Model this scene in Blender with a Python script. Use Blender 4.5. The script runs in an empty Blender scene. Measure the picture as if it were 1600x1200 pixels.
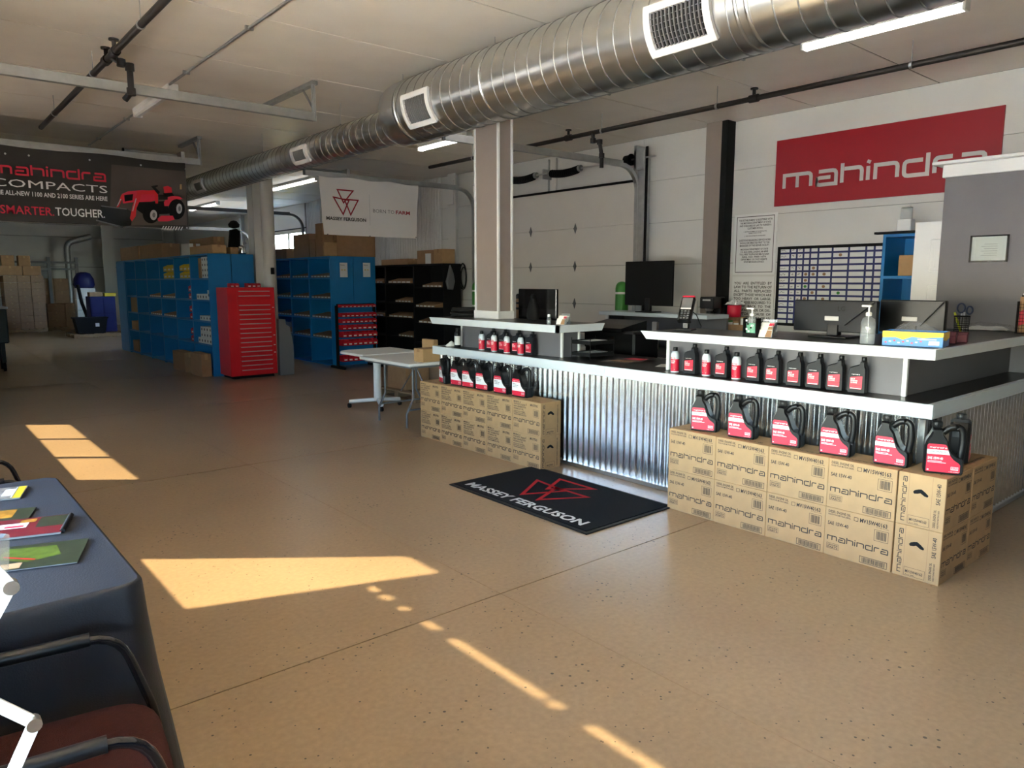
import bpy, bmesh, math, random
from mathutils import Vector, Matrix, noise
random.seed(7)
scene = bpy.context.scene
PI = math.pi

# ------------------------------------------------------------------ camera
EYE = Vector((0.0, 0.0, 1.65))
YAW, PITCH, FPX = math.radians(40.13), math.atan(160 / 1140.0), 1140.0
cam_data = bpy.data.cameras.new('camera')
cam_data.sensor_fit = 'HORIZONTAL'
cam_data.sensor_width = 36.0
cam_data.lens = FPX / 1600 * 36.0
cam_data.clip_start, cam_data.clip_end = 0.05, 300
cam = bpy.data.objects.new('camera', cam_data)
cam.location = EYE
cam.rotation_euler = (PI / 2 - PITCH, 0, -YAW)
scene.collection.objects.link(cam)
scene.camera = cam

# ------------------------------------------------------------------ daylight
SUN_EL = math.radians(45.5)
sun_dir = Vector((0.783 * math.cos(SUN_EL), -0.622 * math.cos(SUN_EL), -math.sin(SUN_EL)))
sd = bpy.data.lights.new('sun', 'SUN')
sd.energy = 33.0
sd.angle = math.radians(0.53)
sd.color = (1.0, 0.80, 0.47)
sun = bpy.data.objects.new('sun', sd)
sun.rotation_euler = sun_dir.to_track_quat('-Z', 'Y').to_euler()
sun.location = (-6, 8, 9)
scene.collection.objects.link(sun)

world = bpy.data.worlds.new('sky')
scene.world = world
world.use_nodes = True
wn = world.node_tree.nodes
wn.clear()
sky = wn.new('ShaderNodeTexSky')
sky.sky_type = 'NISHITA'
sky.sun_disc = False
sky.sun_elevation = SUN_EL
sky.sun_rotation = math.radians(-52)
sky.air_density, sky.dust_density, sky.ozone_density = 1.0, 0.8, 2.0
bg = wn.new('ShaderNodeBackground')
bg.inputs['Strength'].default_value = 2.6
wo = wn.new('ShaderNodeOutputWorld')
world.node_tree.links.new(sky.outputs[0], bg.inputs['Color'])
world.node_tree.links.new(bg.outputs[0], wo.inputs['Surface'])

def portal(name, loc, sx, sy, rot):
    d = bpy.data.lights.new(name, 'AREA')
    d.shape = 'RECTANGLE'
    d.size, d.size_y = sx, sy
    d.cycles.is_portal = True
    o = bpy.data.objects.new(name, d)
    o.location = loc
    o.rotation_euler = rot
    scene.collection.objects.link(o)
# sky portals in the openings of the left wall (they add no light of their own)
portal('sky_portal_storefront', (-0.47, 2.6, 2.15), 2.8, 6.5, (0, -PI / 2, 0))
portal('sky_portal_door', (-0.47, 9.6, 2.13), 0.6, 3.3, (0, -PI / 2, 0))

vs = scene.view_settings
vs.view_transform = 'Standard'
vs.look = 'None'
vs.gamma = 1.0
vs.use_curve_mapping = False
vs.exposure = 1.7
scene.cycles.max_bounces = 8
scene.cycles.diffuse_bounces = 5
scene.cycles.glossy_bounces = 4
scene.cycles.transparent_max_bounces = 12
scene.cycles.sample_clamp_indirect = 6.0
scene.cycles.caustics_reflective = False
scene.cycles.caustics_refractive = False

# ------------------------------------------------------------------ measuring helpers (photo pixel -> point in the room)
_R = Vector((math.cos(YAW), -math.sin(YAW), 0))
_Fh = Vector((math.sin(YAW), math.cos(YAW), 0))
_F = _Fh * math.cos(PITCH) - Vector((0, 0, math.sin(PITCH)))
_U = _Fh * math.sin(PITCH) + Vector((0, 0, math.cos(PITCH)))
def _ray(px, py):
    return _F * FPX + _R * (px - 800) - _U * (py - 600)
def at_z(px, py, z):
    d = _ray(px, py); return EYE + d * ((z - EYE.z) / d.z)
def at_x(px, py, x):
    d = _ray(px, py); return EYE + d * (x / d.x)
def at_y(px, py, y):
    d = _ray(px, py); return EYE + d * (y / d.y)

# ------------------------------------------------------------------ materials
def _nodes(name):
    m = bpy.data.materials.new(name)
    m.use_nodes = True
    nt = m.node_tree
    return m, nt, nt.nodes['Principled BSDF']

def mat(name, col, rough=0.5, metal=0.0, var=0.0, scale=8.0, bump=0.0, bscale=60.0, stretch=None, spec=0.5, emit=0.0, alpha=1.0, trans=0.0, coat=0.0, rvar=0.0):
    """procedural material: base colour with noise variation, fine bump and roughness variation"""
    m, nt, b = _nodes(name)
    col4 = (col[0], col[1], col[2], 1)
    b.inputs['Base Color'].default_value = col4
    b.inputs['Roughness'].default_value = rough
    b.inputs['Metallic'].default_value = metal
    b.inputs['Specular IOR Level'].default_value = spec
    if coat: b.inputs['Coat Weight'].default_value = coat
    if trans:
        b.inputs['Transmission Weight'].default_value = trans
    if alpha < 1: b.inputs['Alpha'].default_value = alpha
    if emit:
        b.inputs['Emission Color'].default_value = col4
        b.inputs['Emission Strength'].default_value = emit
    tc = mp = None
    if var or bump or rvar:
        tc = nt.nodes.new('ShaderNodeTexCoord')
        mp = nt.nodes.new('ShaderNodeMapping')
        nt.links.new(tc.outputs['Object'], mp.inputs['Vector'])
        if stretch: mp.inputs['Scale'].default_value = stretch
    if var:
        n = nt.nodes.new('ShaderNodeTexNoise')
        n.inputs['Scale'].default_value = scale
        n.inputs['Detail'].default_value = 5
        nt.links.new(mp.outputs[0], n.inputs['Vector'])
        r = nt.nodes.new('ShaderNodeMapRange')
        r.inputs['From Min'].default_value, r.inputs['From Max'].default_value = 0.3, 0.7
        r.inputs['To Min'].default_value, r.inputs['To Max'].default_value = 1 - var, 1 + var
        nt.links.new(n.outputs['Fac'], r.inputs['Value'])
        mx = nt.nodes.new('ShaderNodeVectorMath'); mx.operation = 'SCALE'
        mx.inputs[0].default_value = col[:3]
        nt.links.new(r.outputs[0], mx.inputs['Scale'])
        nt.links.new(mx.outputs[0], b.inputs['Base Color'])
    if rvar:
        n2 = nt.nodes.new('ShaderNodeTexNoise')
        n2.inputs['Scale'].default_value = scale * 0.7
        n2.inputs['Detail'].default_value = 4
        nt.links.new(mp.outputs[0], n2.inputs['Vector'])
        r2 = nt.nodes.new('ShaderNodeMapRange')
        r2.inputs['From Min'].default_value, r2.inputs['From Max'].default_value = 0.3, 0.7
        r2.inputs['To Min'].default_value, r2.inputs['To Max'].default_value = max(0.02, rough - rvar), rough + rvar
        nt.links.new(n2.outputs['Fac'], r2.inputs['Value'])
        nt.links.new(r2.outputs[0], b.inputs['Roughness'])
    if bump:
        n3 = nt.nodes.new('ShaderNodeTexNoise')
        n3.inputs['Scale'].default_value = bscale
        n3.inputs['Detail'].default_value = 3
        nt.links.new(mp.outputs[0], n3.inputs['Vector'])
        bp = nt.nodes.new('ShaderNodeBump')
        bp.inputs['Strength'].default_value = bump
        bp.inputs['Distance'].default_value = 0.004
        nt.links.new(n3.outputs['Fac'], bp.inputs['Height'])
        nt.links.new(bp.outputs[0], b.inputs['Normal'])
    return m

def concrete_floor():
    m, nt, b = _nodes('polished_concrete')
    N, L = nt.nodes.new, nt.links.new
    tc = N('ShaderNodeTexCoord')
    big = N('ShaderNodeTexNoise'); big.inputs['Scale'].default_value = 0.9; big.inputs['Detail'].default_value = 6; big.inputs['Roughness'].default_value = 0.5
    fine = N('ShaderNodeTexNoise'); fine.inputs['Scale'].default_value = 38; fine.inputs['Detail'].default_value = 4
    spk = N('ShaderNodeTexVoronoi'); spk.inputs['Scale'].default_value = 24; spk.inputs['Randomness'].default_value = 1
    dens = N('ShaderNodeTexNoise'); dens.inputs['Scale'].default_value = 2.6; dens.inputs['Detail'].default_value = 3
    geo = N('ShaderNodeNewGeometry')
    for n in (big, fine, spk, dens): L(geo.outputs['Position'], n.inputs['Vector'])
    cr = N('ShaderNodeValToRGB')
    cr.color_ramp.elements[0].position, cr.color_ramp.elements[0].color = 0.25, (0.325, 0.228, 0.135, 1)
    cr.color_ramp.elements[1].position, cr.color_ramp.elements[1].color = 0.75, (0.40, 0.285, 0.172, 1)
    L(big.outputs['Fac'], cr.inputs['Fac'])
    fr = N('ShaderNodeMapRange'); fr.inputs['From Min'].default_value = 0.3; fr.inputs['From Max'].default_value = 0.7
    fr.inputs['To Min'].default_value = 0.9; fr.inputs['To Max'].default_value = 1.08
    L(fine.outputs['Fac'], fr.inputs['Value'])
    sc = N('ShaderNodeVectorMath'); sc.operation = 'SCALE'
    L(cr.outputs['Color'], sc.inputs[0]); L(fr.outputs[0], sc.inputs['Scale'])
    # scattered dark pinholes, denser in patches
    thr = N('ShaderNodeMapRange'); thr.inputs['From Min'].default_value = 0.35; thr.inputs['From Max'].default_value = 0.75
    thr.inputs['To Min'].default_value = 0.03; thr.inputs['To Max'].default_value = 0.20
    L(dens.outputs['Fac'], thr.inputs['Value'])
    lt = N('ShaderNodeMath'); lt.operation = 'LESS_THAN'
    L(spk.outputs['Distance'], lt.inputs[0]); L(thr.outputs[0], lt.inputs[1])
    mix = N('ShaderNodeMix'); mix.data_type = 'RGBA'
    L(lt.outputs[0], mix.inputs['Factor']); L(sc.outputs[0], mix.inputs[6])
    mix.inputs[7].default_value = (0.07, 0.05, 0.035, 1)
    L(mix.outputs[2], b.inputs['Base Color'])
    b.inputs['Roughness'].default_value = 0.29
    b.inputs['Specular IOR Level'].default_value = 0.55
    bp = N('ShaderNodeBump'); bp.inputs['Strength'].default_value = 0.06; bp.inputs['Distance'].default_value = 0.003
    L(fine.outputs['Fac'], bp.inputs['Height']); L(bp.outputs[0], b.inputs['Normal'])
    return m

M = {}
M['floor'] = concrete_floor()
M['joint'] = mat('floor_joint', (0.03, 0.025, 0.02), 0.8)
M['ceil'] = mat('ceiling_panel', (0.80, 0.74, 0.655), 0.42, var=0.03, scale=3, bump=0.25, bscale=220, spec=0.5)
M['gap'] = mat('panel_gap', (0.05, 0.045, 0.04), 0.9, spec=0.1)
M['wallw'] = mat('white_wall_panel', (0.66, 0.65, 0.62), 0.5, var=0.025, scale=2, bump=0.08, bscale=150)
M['doorw'] = mat('door_panel_white', (0.70, 0.67, 0.62), 0.5, var=0.02, scale=3, bump=0.1, bscale=180)
M['greyp'] = mat('grey_paint', (0.14, 0.135, 0.145), 0.6, var=0.04, scale=4, bump=0.12, bscale=120)
M['pillar'] = mat('taupe_paint', (0.27, 0.225, 0.20), 0.6, var=0.03, scale=4)
M['white'] = mat('white_paint', (0.78, 0.78, 0.77), 0.4, var=0.02, scale=6)
M['whitelam'] = mat('white_laminate', (0.64, 0.71, 0.76), 0.35, var=0.015, scale=9)
M['black'] = mat('black_plastic', (0.006, 0.006, 0.0065), 0.36, var=0.1, scale=20, spec=0.32)
M['blackm'] = mat('black_matte', (0.007, 0.007, 0.0075), 0.75, spec=0.2)
M['blackgl'] = mat('black_gloss', (0.008, 0.008, 0.009), 0.12)
M['lam'] = mat('black_laminate', (0.014, 0.012, 0.011), 0.3, var=0.15, scale=30)
M['galv'] = mat('galvanised_steel', (0.62, 0.635, 0.63), 0.30, 1.0, var=0.05, scale=7)
M['galvd'] = mat('galvanised_dull', (0.42, 0.43, 0.43), 0.45, 0.9, var=0.08, scale=12)
M['corr'] = mat('corrugated_steel', (0.70, 0.73, 0.76), 0.20, 1.0, var=0.12, scale=14)
M['seam'] = mat('duct_seam', (0.30, 0.31, 0.31), 0.5, 0.8)
M['hinge'] = mat('hinge_steel', (0.16, 0.16, 0.165), 0.5, 0.6)
M['chrome'] = mat('chrome', (0.75, 0.75, 0.76), 0.12, 1.0)
M['steel'] = mat('brushed_steel', (0.55, 0.55, 0.56), 0.3, 1.0)
M['pipe'] = mat('black_iron_pipe', (0.022, 0.018, 0.016), 0.5, 0.3)
M['kraft'] = mat('kraft_board', (0.44, 0.272, 0.128), 0.8, var=0.05, scale=14, bump=0.06, bscale=90)
M['kraftd'] = mat('brown_board', (0.33, 0.19, 0.095), 0.8, var=0.08, scale=10, bump=0.06, bscale=60)
M['ink'] = mat('black_ink', (0.03, 0.022, 0.018), 0.7)
M['red'] = mat('red_label', (0.64, 0.012, 0.045), 0.45)
M['signred'] = mat('sign_red', (0.31, 0.004, 0.014), 0.45, var=0.02, scale=3)
M['signsil'] = mat('sign_silver', (0.55, 0.54, 0.53), 0.5)
M['blue'] = mat('blue_enamel', (0.005, 0.18, 0.46), 0.38, var=0.05, scale=4)
M['toolred'] = mat('red_enamel', (0.62, 0.008, 0.018), 0.38, var=0.04, scale=4)
M['binred'] = mat('red_bin_plastic', (0.62, 0.01, 0.025), 0.4)
M['binyel'] = mat('yellow_bin', (0.72, 0.50, 0.02), 0.5)
M['binblu'] = mat('blue_bin', (0.006, 0.010, 0.085), 0.5, spec=0.3)
M['navy'] = mat('navy_cloth', (0.0075, 0.0085, 0.0135), 0.55, var=0.12, scale=5, bump=0.25, bscale=200, spec=0.5)
_b = M['navy'].node_tree.nodes['Principled BSDF']
_b.inputs['Sheen Weight'].default_value = 0.045; _b.inputs['Sheen Roughness'].default_value = 0.35; _b.inputs['Sheen Tint'].default_value = (0.45, 0.5, 0.68, 1)
M['maroon'] = mat('maroon_fabric', (0.045, 0.011, 0.008), 0.9, var=0.12, scale=60, bump=0.5, bscale=300, spec=0.2)
M['rubber'] = mat('rubber', (0.010, 0.010, 0.010), 0.65, spec=0.3)
M['mat'] = mat('mat_pile', (0.012, 0.013, 0.016), 0.95, var=0.2, scale=120, bump=0.6, bscale=400, spec=0.15)
M['matred'] = mat('mat_red', (0.42, 0.02, 0.03), 0.95, bump=0.4, bscale=400, spec=0.15)
M['matwhite'] = mat('mat_white', (0.72, 0.74, 0.75), 0.95, bump=0.4, bscale=400, spec=0.15)
M['paper'] = mat('paper', (0.75, 0.75, 0.73), 0.7)
M['bannerb'] = mat('banner_black', (0.022, 0.019, 0.018), 0.35, var=0.25, scale=1.2)
M['bannerg'] = mat('banner_brown', (0.075, 0.06, 0.05), 0.4, var=0.25, scale=1.5)
M['bannerw'] = mat('banner_white', (0.70, 0.68, 0.66), 0.5, var=0.02, scale=2)
M['green'] = mat('green_paint', (0.05, 0.26, 0.035), 0.4)
M['glass'] = None
M['yellow'] = mat('yellow_paint', (0.75, 0.55, 0.02), 0.4)
M['woodp'] = mat('pallet_wood', (0.30, 0.20, 0.11), 0.85, var=0.15, scale=12, stretch=(1, 6, 6))
M['grey'] = mat('grey_plastic', (0.15, 0.15, 0.155), 0.5)
M['darkgrey'] = mat('dark_grey_plastic', (0.011, 0.012, 0.015), 0.45, spec=0.22)
M['ltgrey'] = mat('light_grey', (0.45, 0.45, 0.45), 0.5)
M['purewhite'] = mat('white_ink', (0.82, 0.82, 0.82), 0.5)
M['bluelite'] = mat('sky_blue_print', (0.02, 0.22, 0.62), 0.4)
M['navyline'] = mat('navy_line', (0.012, 0.018, 0.12), 0.5)
M['asphalt'] = mat('outdoor_concrete', (0.80, 0.75, 0.66), 0.9, var=0.06, scale=1.5)
M['led'] = mat('led_diffuser', (1.0, 0.97, 0.92), 0.4, emit=2.8)
M['awning'] = mat('awning_cloth', (0.10, 0.10, 0.11), 0.8)

def glass_mat(name, col=(1, 1, 1), rough=0.0, mixf=0.06):
    """thin clear pane: transparent with a weak mirror reflection"""
    m = bpy.data.materials.new(name); m.use_nodes = True
    nt = m.node_tree; nt.nodes.clear()
    t = nt.nodes.new('ShaderNodeBsdfTransparent'); t.inputs[0].default_value = (col[0], col[1], col[2], 1)
    g = nt.nodes.new('ShaderNodeBsdfGlossy'); g.inputs['Roughness'].default_value = rough
    a = nt.nodes.new('ShaderNodeMixShader'); o = nt.nodes.new('ShaderNodeOutputMaterial')
    a.inputs[0].default_value = mixf; nt.links.new(t.outputs[0], a.inputs[1]); nt.links.new(g.outputs[0], a.inputs[2])
    nt.links.new(a.outputs[0], o.inputs[0])
    return m
M['glass'] = glass_mat('window_glass', (0.95, 0.97, 0.96))
M['sundim'] = glass_mat('sun_dimming_glass', (0.375, 0.375, 0.375))  # added grey tint, only there to weaken direct sun reaching the floor
M['film'] = mat('plastic_film', (0.45, 0.45, 0.46), 0.2, alpha=0.12, spec=0.8, bump=0.8, bscale=22)
M['gel'] = mat('green_gel', (0.10, 0.62, 0.34), 0.12, alpha=0.8)
M['clear'] = mat('clear_plastic', (0.42, 0.47, 0.50), 0.08, alpha=0.26, spec=0.9)

# ------------------------------------------------------------------ mesh builder
_TEXT = {}
def text_geo(s, bold=0.0, res=2):
    key = (s, bold)
    if key not in _TEXT:
        c = bpy.data.curves.new('t', 'FONT')
        c.body = s; c.size = 1.0; c.resolution_u = res; c.fill_mode = 'BOTH' if False else 'FRONT'
        c.offset = bold
        o = bpy.data.objects.new('t', c)
        scene.collection.objects.link(o)
        dg = bpy.context.evaluated_depsgraph_get(); dg.update()
        me = bpy.data.meshes.new_from_object(o.evaluated_get(dg))
        vs_ = [(v.co.x, v.co.y) for v in me.vertices]
        fs_ = [tuple(p.vertices) for p in me.polygons]
        bpy.data.objects.remove(o); bpy.data.curves.remove(c); bpy.data.meshes.remove(me)
        x0 = min([v[0] for v in vs_] or [0]); x1 = max([v[0] for v in vs_] or [1])
        _TEXT[key] = ([(v[0] - x0, v[1]) for v in vs_], fs_, x1 - x0)
    return _TEXT[key]

def arc_corner(pts, radii, n=4):
    """round the inner corners of a polyline"""
    out = [Vector(pts[0])]
    for i in range(1, len(pts) - 1):
        p, a, b = Vector(pts[i]), Vector(pts[i - 1]), Vector(pts[i + 1])
        r = radii[i] if isinstance(radii, (list, tuple)) else radii
        if r <= 0: out.append(p); continue
        da, db = (a - p).normalized(), (b - p).normalized()
        for k in range(n + 1):
            t = k / n
            out.append((p + da * r) * (1 - t) ** 2 + p * 2 * t * (1 - t) + (p + db * r) * t ** 2)
    out.append(Vector(pts[-1]))
    return out

class MB:
    def __init__(s):
        s.v, s.f, s.m, s.sm = [], [], [], []
    def add(s, vs_, fs_, m=0, smooth=False):
        b = len(s.v)
        s.v += [tuple(p) for p in vs_]
        for f in fs_:
            s.f.append(tuple(b + i for i in f)); s.m.append(m); s.sm.append(smooth)
        return s
    def box(s, x0, x1, y0, y1, z0, z1, m=0):
        return s.add([(x0, y0, z0), (x1, y0, z0), (x1, y1, z0), (x0, y1, z0), (x0, y0, z1), (x1, y0, z1), (x1, y1, z1), (x0, y1, z1)],
                     [(3, 2, 1, 0), (4, 5, 6, 7), (0, 1, 5, 4), (1, 2, 6, 5), (2, 3, 7, 6), (3, 0, 4, 7)], m)
    def cbox(s, x0, x1, y0, y1, z0, z1, c=0.004, m=0):
        """box with chamfered edges"""
        lo, hi = (x0, y0, z0), (x1, y1, z1)
        idx, vs_ = {}, []
        for sx in (0, 1):
            for sy in (0, 1):
                for sz in (0, 1):
                    S = (sx, sy, sz)
                    base = [hi[k] if S[k] else lo[k] for k in range(3)]
                    inn = [hi[k] - c if S[k] else lo[k] + c for k in range(3)]
                    for a in range(3):
                        p = list(inn); p[a] = base[a]
                        idx[(S, a)] = len(vs_); vs_.append(tuple(p))
        fs_ = []
        for a in range(3):
            b_, c_ = (a + 1) % 3, (a + 2) % 3
            for sgn in (0, 1):
                ring = []
                for (p, q) in ((0, 0), (1, 0), (1, 1), (0, 1)):
                    S = [0, 0, 0]; S[a] = sgn; S[b_] = p; S[c_] = q
                    ring.append(idx[(tuple(S), a)])
                fs_.append(tuple(ring if sgn else ring[::-1]))
        for a in range(3):          # edges parallel to axis a
            b_, c_ = (a + 1) % 3, (a + 2) % 3
            for p in (0, 1):
                for q in (0, 1):
                    S0 = [0, 0, 0]; S0[b_] = p; S0[c_] = q; S1 = list(S0); S1[a] = 1
                    S0, S1 = tuple(S0), tuple(S1)
                    f = (idx[(S0, b_)], idx[(S1, b_)], idx[(S1, c_)], idx[(S0, c_)])
                    fs_.append(f if p == q else f[::-1])
        for S in [(i, j, k) for i in (0, 1) for j in (0, 1) for k in (0, 1)]:
            f = (idx[(S, 0)], idx[(S, 1)], idx[(S, 2)])
            fs_.append(f if (sum(S) % 2) else f[::-1])
        return s.add(vs_, fs_, m)
    def cyl(s, p0, p1, r0, r1=None, n=12, m=0, caps=True):
        p0, p1 = Vector(p0), Vector(p1)
        if r1 is None: r1 = r0
        ax = (p1 - p0).normalized()
        u = ax.orthogonal().normalized(); w = ax.cross(u)
        vs_ = []
        for p, r in ((p0, r0), (p1, r1)):
            for k in range(n):
                a = 2 * PI * k / n
                vs_.append(p + u * (r * math.cos(a)) + w * (r * math.sin(a)))
        s.add(vs_, [(k, (k + 1) % n, n + (k + 1) % n, n + k) for k in range(n)], m, True)
        if caps:
            s.add(vs_[:n], [tuple(range(n))[::-1]], m); s.add(vs_[n:], [tuple(range(n))], m)
        return s
    def tube(s, pts, r, n=8, m=0, flat=1.0):
        pts = [Vector(p) for p in pts]
        vs_, prev = [], None
        for i, p in enumerate(pts):
            t = (pts[min(i + 1, len(pts) - 1)] - pts[max(i - 1, 0)]).normalized()
            if prev is None:
                u = t.orthogonal().normalized()
                if abs(t.z) < 0.9: u = Vector((0, 0, 1)).cross(t).normalized()
            else:
                u = (prev - t * prev.dot(t)).normalized()
            prev = u; w = t.cross(u)
            for k in range(n):
                a = 2 * PI * k / n
                vs_.append(p + u * (r * math.cos(a)) + w * (r * flat * math.sin(a)))
        fs_ = []
        for i in range(len(pts) - 1):
            for k in range(n):
                fs_.append((i * n + k, i * n + (k + 1) % n, (i + 1) * n + (k + 1) % n, (i + 1) * n + k))
        s.add(vs_, fs_, m, True)
        s.add(vs_[:n], [tuple(range(n))[::-1]], m); s.add(vs_[-n:], [tuple(range(n))], m)
        return s
    def lathe(s, prof, c=(0, 0, 0), n=16, m=0, sx=1.0, sy=1.0):
        vs_, fs_ = [], []
        for r, z in prof:
            for k in range(n):
                a = 2 * PI * k / n
                vs_.append((c[0] + r * sx * math.cos(a), c[1] + r * sy * math.sin(a), c[2] + z))
        for i in range(len(prof) - 1):
            for k in range(n):
                fs_.append((i * n + k, i * n + (k + 1) % n, (i + 1) * n + (k + 1) % n, (i + 1) * n + k))
        s.add(vs_, fs_, m, True)
        if prof[0][0] > 1e-5: s.add(vs_[:n], [tuple(range(n))[::-1]], m)
        if prof[-1][0] > 1e-5: s.add(vs_[-n:], [tuple(range(n))], m)
        return s
    def prism(s, poly, o, u, v, w, m=0, inset=None, smooth=False):
        """polygon (a,b) in plane o+a*u+b*v, extruded by vector w; inset=(amount, depth) rounds both ends"""
        o, u, v, w = Vector(o), Vector(u), Vector(v), Vector(w)
        n = len(poly)
        cx_ = sum(p[0] for p in poly) / n; cy_ = sum(p[1] for p in poly) / n
        L = w.length; wd = w.normalized()
        layers = [(0, 0), (L, 0)]
        if inset:
            a, d = inset
            layers = [(0, a), (d, 0), (L - d, 0), (L, a)]
        vs_ = []
        for t, ins in layers:
            for (a, b) in poly:
                dx, dy = cx_ - a, cy_ - b
                q = math.hypot(dx, dy) or 1
                vs_.append(o + u * (a + dx / q * ins) + v * (b + dy / q * ins) + wd * t)
        fs_ = []
        for i in range(len(layers) - 1):
            for k in range(n):
                fs_.append((i * n + k, i * n + (k + 1) % n, (i + 1) * n + (k + 1) % n, (i + 1) * n + k))
        s.add(vs_, fs_, m, smooth)
        s.add(vs_[:n], [tuple(range(n))[::-1]], m); s.add(vs_[-n:], [tuple(range(n))], m)
        return s
    def flat(s, poly, o, u, v, m=0):
        o, u, v = Vector(o), Vector(u), Vector(v)
        return s.add([o + u * a + v * b for a, b in poly], [tuple(range(len(poly)))], m)
    def rect(s, a0, a1, b0, b1, o, u, v, m=0):
        return s.flat([(a0, b0), (a1, b0), (a1, b1), (a0, b1)], o, u, v, m)
    def frame(s, a0, a1, b0, b1, t, o, u, v, m=0):
        s.rect(a0, a1, b0, b0 + t, o, u, v, m); s.rect(a0, a1, b1 - t, b1, o, u, v, m)
        s.rect(a0, a0 + t, b0 + t, b1 - t, o, u, v, m); s.rect(a1 - t, a1, b0 + t, b1 - t, o, u, v, m)
        return s
    def stroke(s, pts, t, o, u, v, m=0, closed=False):
        """flat line of width t along 2-D points, mitred"""
        o, u, v = Vector(o), Vector(u), Vector(v)
        P = [Vector((p[0], p[1])) for p in pts]
        n = len(P); Lf, Rt = [], []
        for i in range(n):
            a = P[i - 1] if (i > 0 or closed) else None
            b = P[(i + 1) % n] if (i < n - 1 or closed) else None
            d0 = (P[i] - a).normalized() if a is not None else (b - P[i]).normalized()
            d1 = (b - P[i]).normalized() if b is not None else d0
            n0 = Vector((-d0.y, d0.x)); n1 = Vector((-d1.y, d1.x))
            mm = (n0 + n1)
            mm = mm.normalized() if mm.length > 1e-6 else n0
            k = (t / 2) / max(0.35, mm.dot(n0))
            Lf.append(P[i] + mm * k); Rt.append(P[i] - mm * k)
        vs_ = [o + u * p.x + v * p.y for p in Lf] + [o + u * p.x + v * p.y for p in Rt]
        rng = range(n if closed else n - 1)
        return s.add(vs_, [(n + i, n + (i + 1) % n, (i + 1) % n, i) for i in rng], m)
    def text(s, txt, size, o, u, v, m=0, align='L', sx=1.0, bold=0.0, width=None):
        vs_, fs_, w = text_geo(txt, bold)
        o, u, v = Vector(o), Vector(u), Vector(v)
        if width: sx = width / (w * size)
        off = 0 if align == 'L' else (-w / 2 if align == 'C' else -w)
        return s.add([o + u * ((x + off) * size * sx) + v * (y * size) for x, y in vs_], fs_, m)
    def wordmark(s, width, o, u, v, m=0, t=0.19):
        """lower-case eight-letter wordmark of square rounded strokes, x-height about 0.13 of the width"""
        R = 0.22
        glyph = {
            'm': ([[(0, 0), (0, 1), (1.75, 1), (1.75, 0)], [(0.87, 1), (0.87, 0)]], 1.75),
            'a': ([[(0.12, 1), (1.2, 1), (1.2, 0), (0, 0), (0, 0.52), (0.86, 0.52)]], 1.2),
            'h': ([[(0, 0), (0, 1.42)], [(0.12, 1), (1.15, 1), (1.15, 0)]], 1.15),
            'i': ([[(0, 0), (0, 1)], [(-0.02, 1.2), (0.06, 1.42)]], 0.05),
            'n': ([[(0, 0), (0, 1), (1.2, 1), (1.2, 0)]], 1.2),
            'd': ([[(0.95, 1), (0, 1), (0, 0), (1.2, 0), (1.2, 1.42)]], 1.2),
            'r': ([[(0, 0), (0, 1), (0.85, 1)]], 0.8)}
        total = sum(glyph[c][1] for c in 'mahindra') + 7 * 0.36 + t
        k = width / total
        x = t / 2
        for c in 'mahindra':
            paths, w = glyph[c]
            for p in paths:
                q = [((a + x) * k, (b * (1 - t) + t / 2) * k) for a, b in p]
                rad = [0] * len(p)
                for i in range(1, len(p) - 1):
                    rad[i] = R * k
                if c in 'mn' : rad[1] = 0
                if c == 'a': rad[2] = 0
                if c == 'd': rad[-2] = 0
                s.stroke([tuple(z) for z in arc_corner(q, rad, 3)], t * k, o, u, v, m)
            x += w + 0.36
        return s
    def triangles(s, w, o, u, v, m=0, t=0.045):
        """emblem of three interlocked triangle outlines"""
        for tri in ([(0.16, 0.88), (0.80, 0.88), (0.40, 0.42)], [(0.0, 0.60), (0.62, 0.52), (0.37, 0.0)], [(0.38, 0.0), (0.80, 0.88), (0.82, 0.86)], [(0.44, 0.55), (1.0, 0.55), (0.68, 0.0)]):
            if tri[0] == (0.38, 0.0):
                continue
            s.stroke([(a * w, b * w) for a, b in tri], t * w, o, u, v, m, closed=True)
        return s
    def mesh(s, name, mats):
        me = bpy.data.meshes.new(name)
        me.from_pydata(s.v, [], s.f)
        for k in mats: me.materials.append(M[k] if isinstance(k, str) else k)
        me.polygons.foreach_set('material_index', s.m)
        me.polygons.foreach_set('use_smooth', s.sm)
        me.update()
        return me
    def build(s, name, mats, parent=None, loc=(0, 0, 0), rz=0.0):
        if not isinstance(mats, (list, tuple)): mats = [mats]
        o = bpy.data.objects.new(name, s.mesh(name, mats))
        scene.collection.objects.link(o)
        o.location = loc; o.rotation_euler = (0, 0, rz)
        if parent: o.parent = parent
        return o

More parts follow.
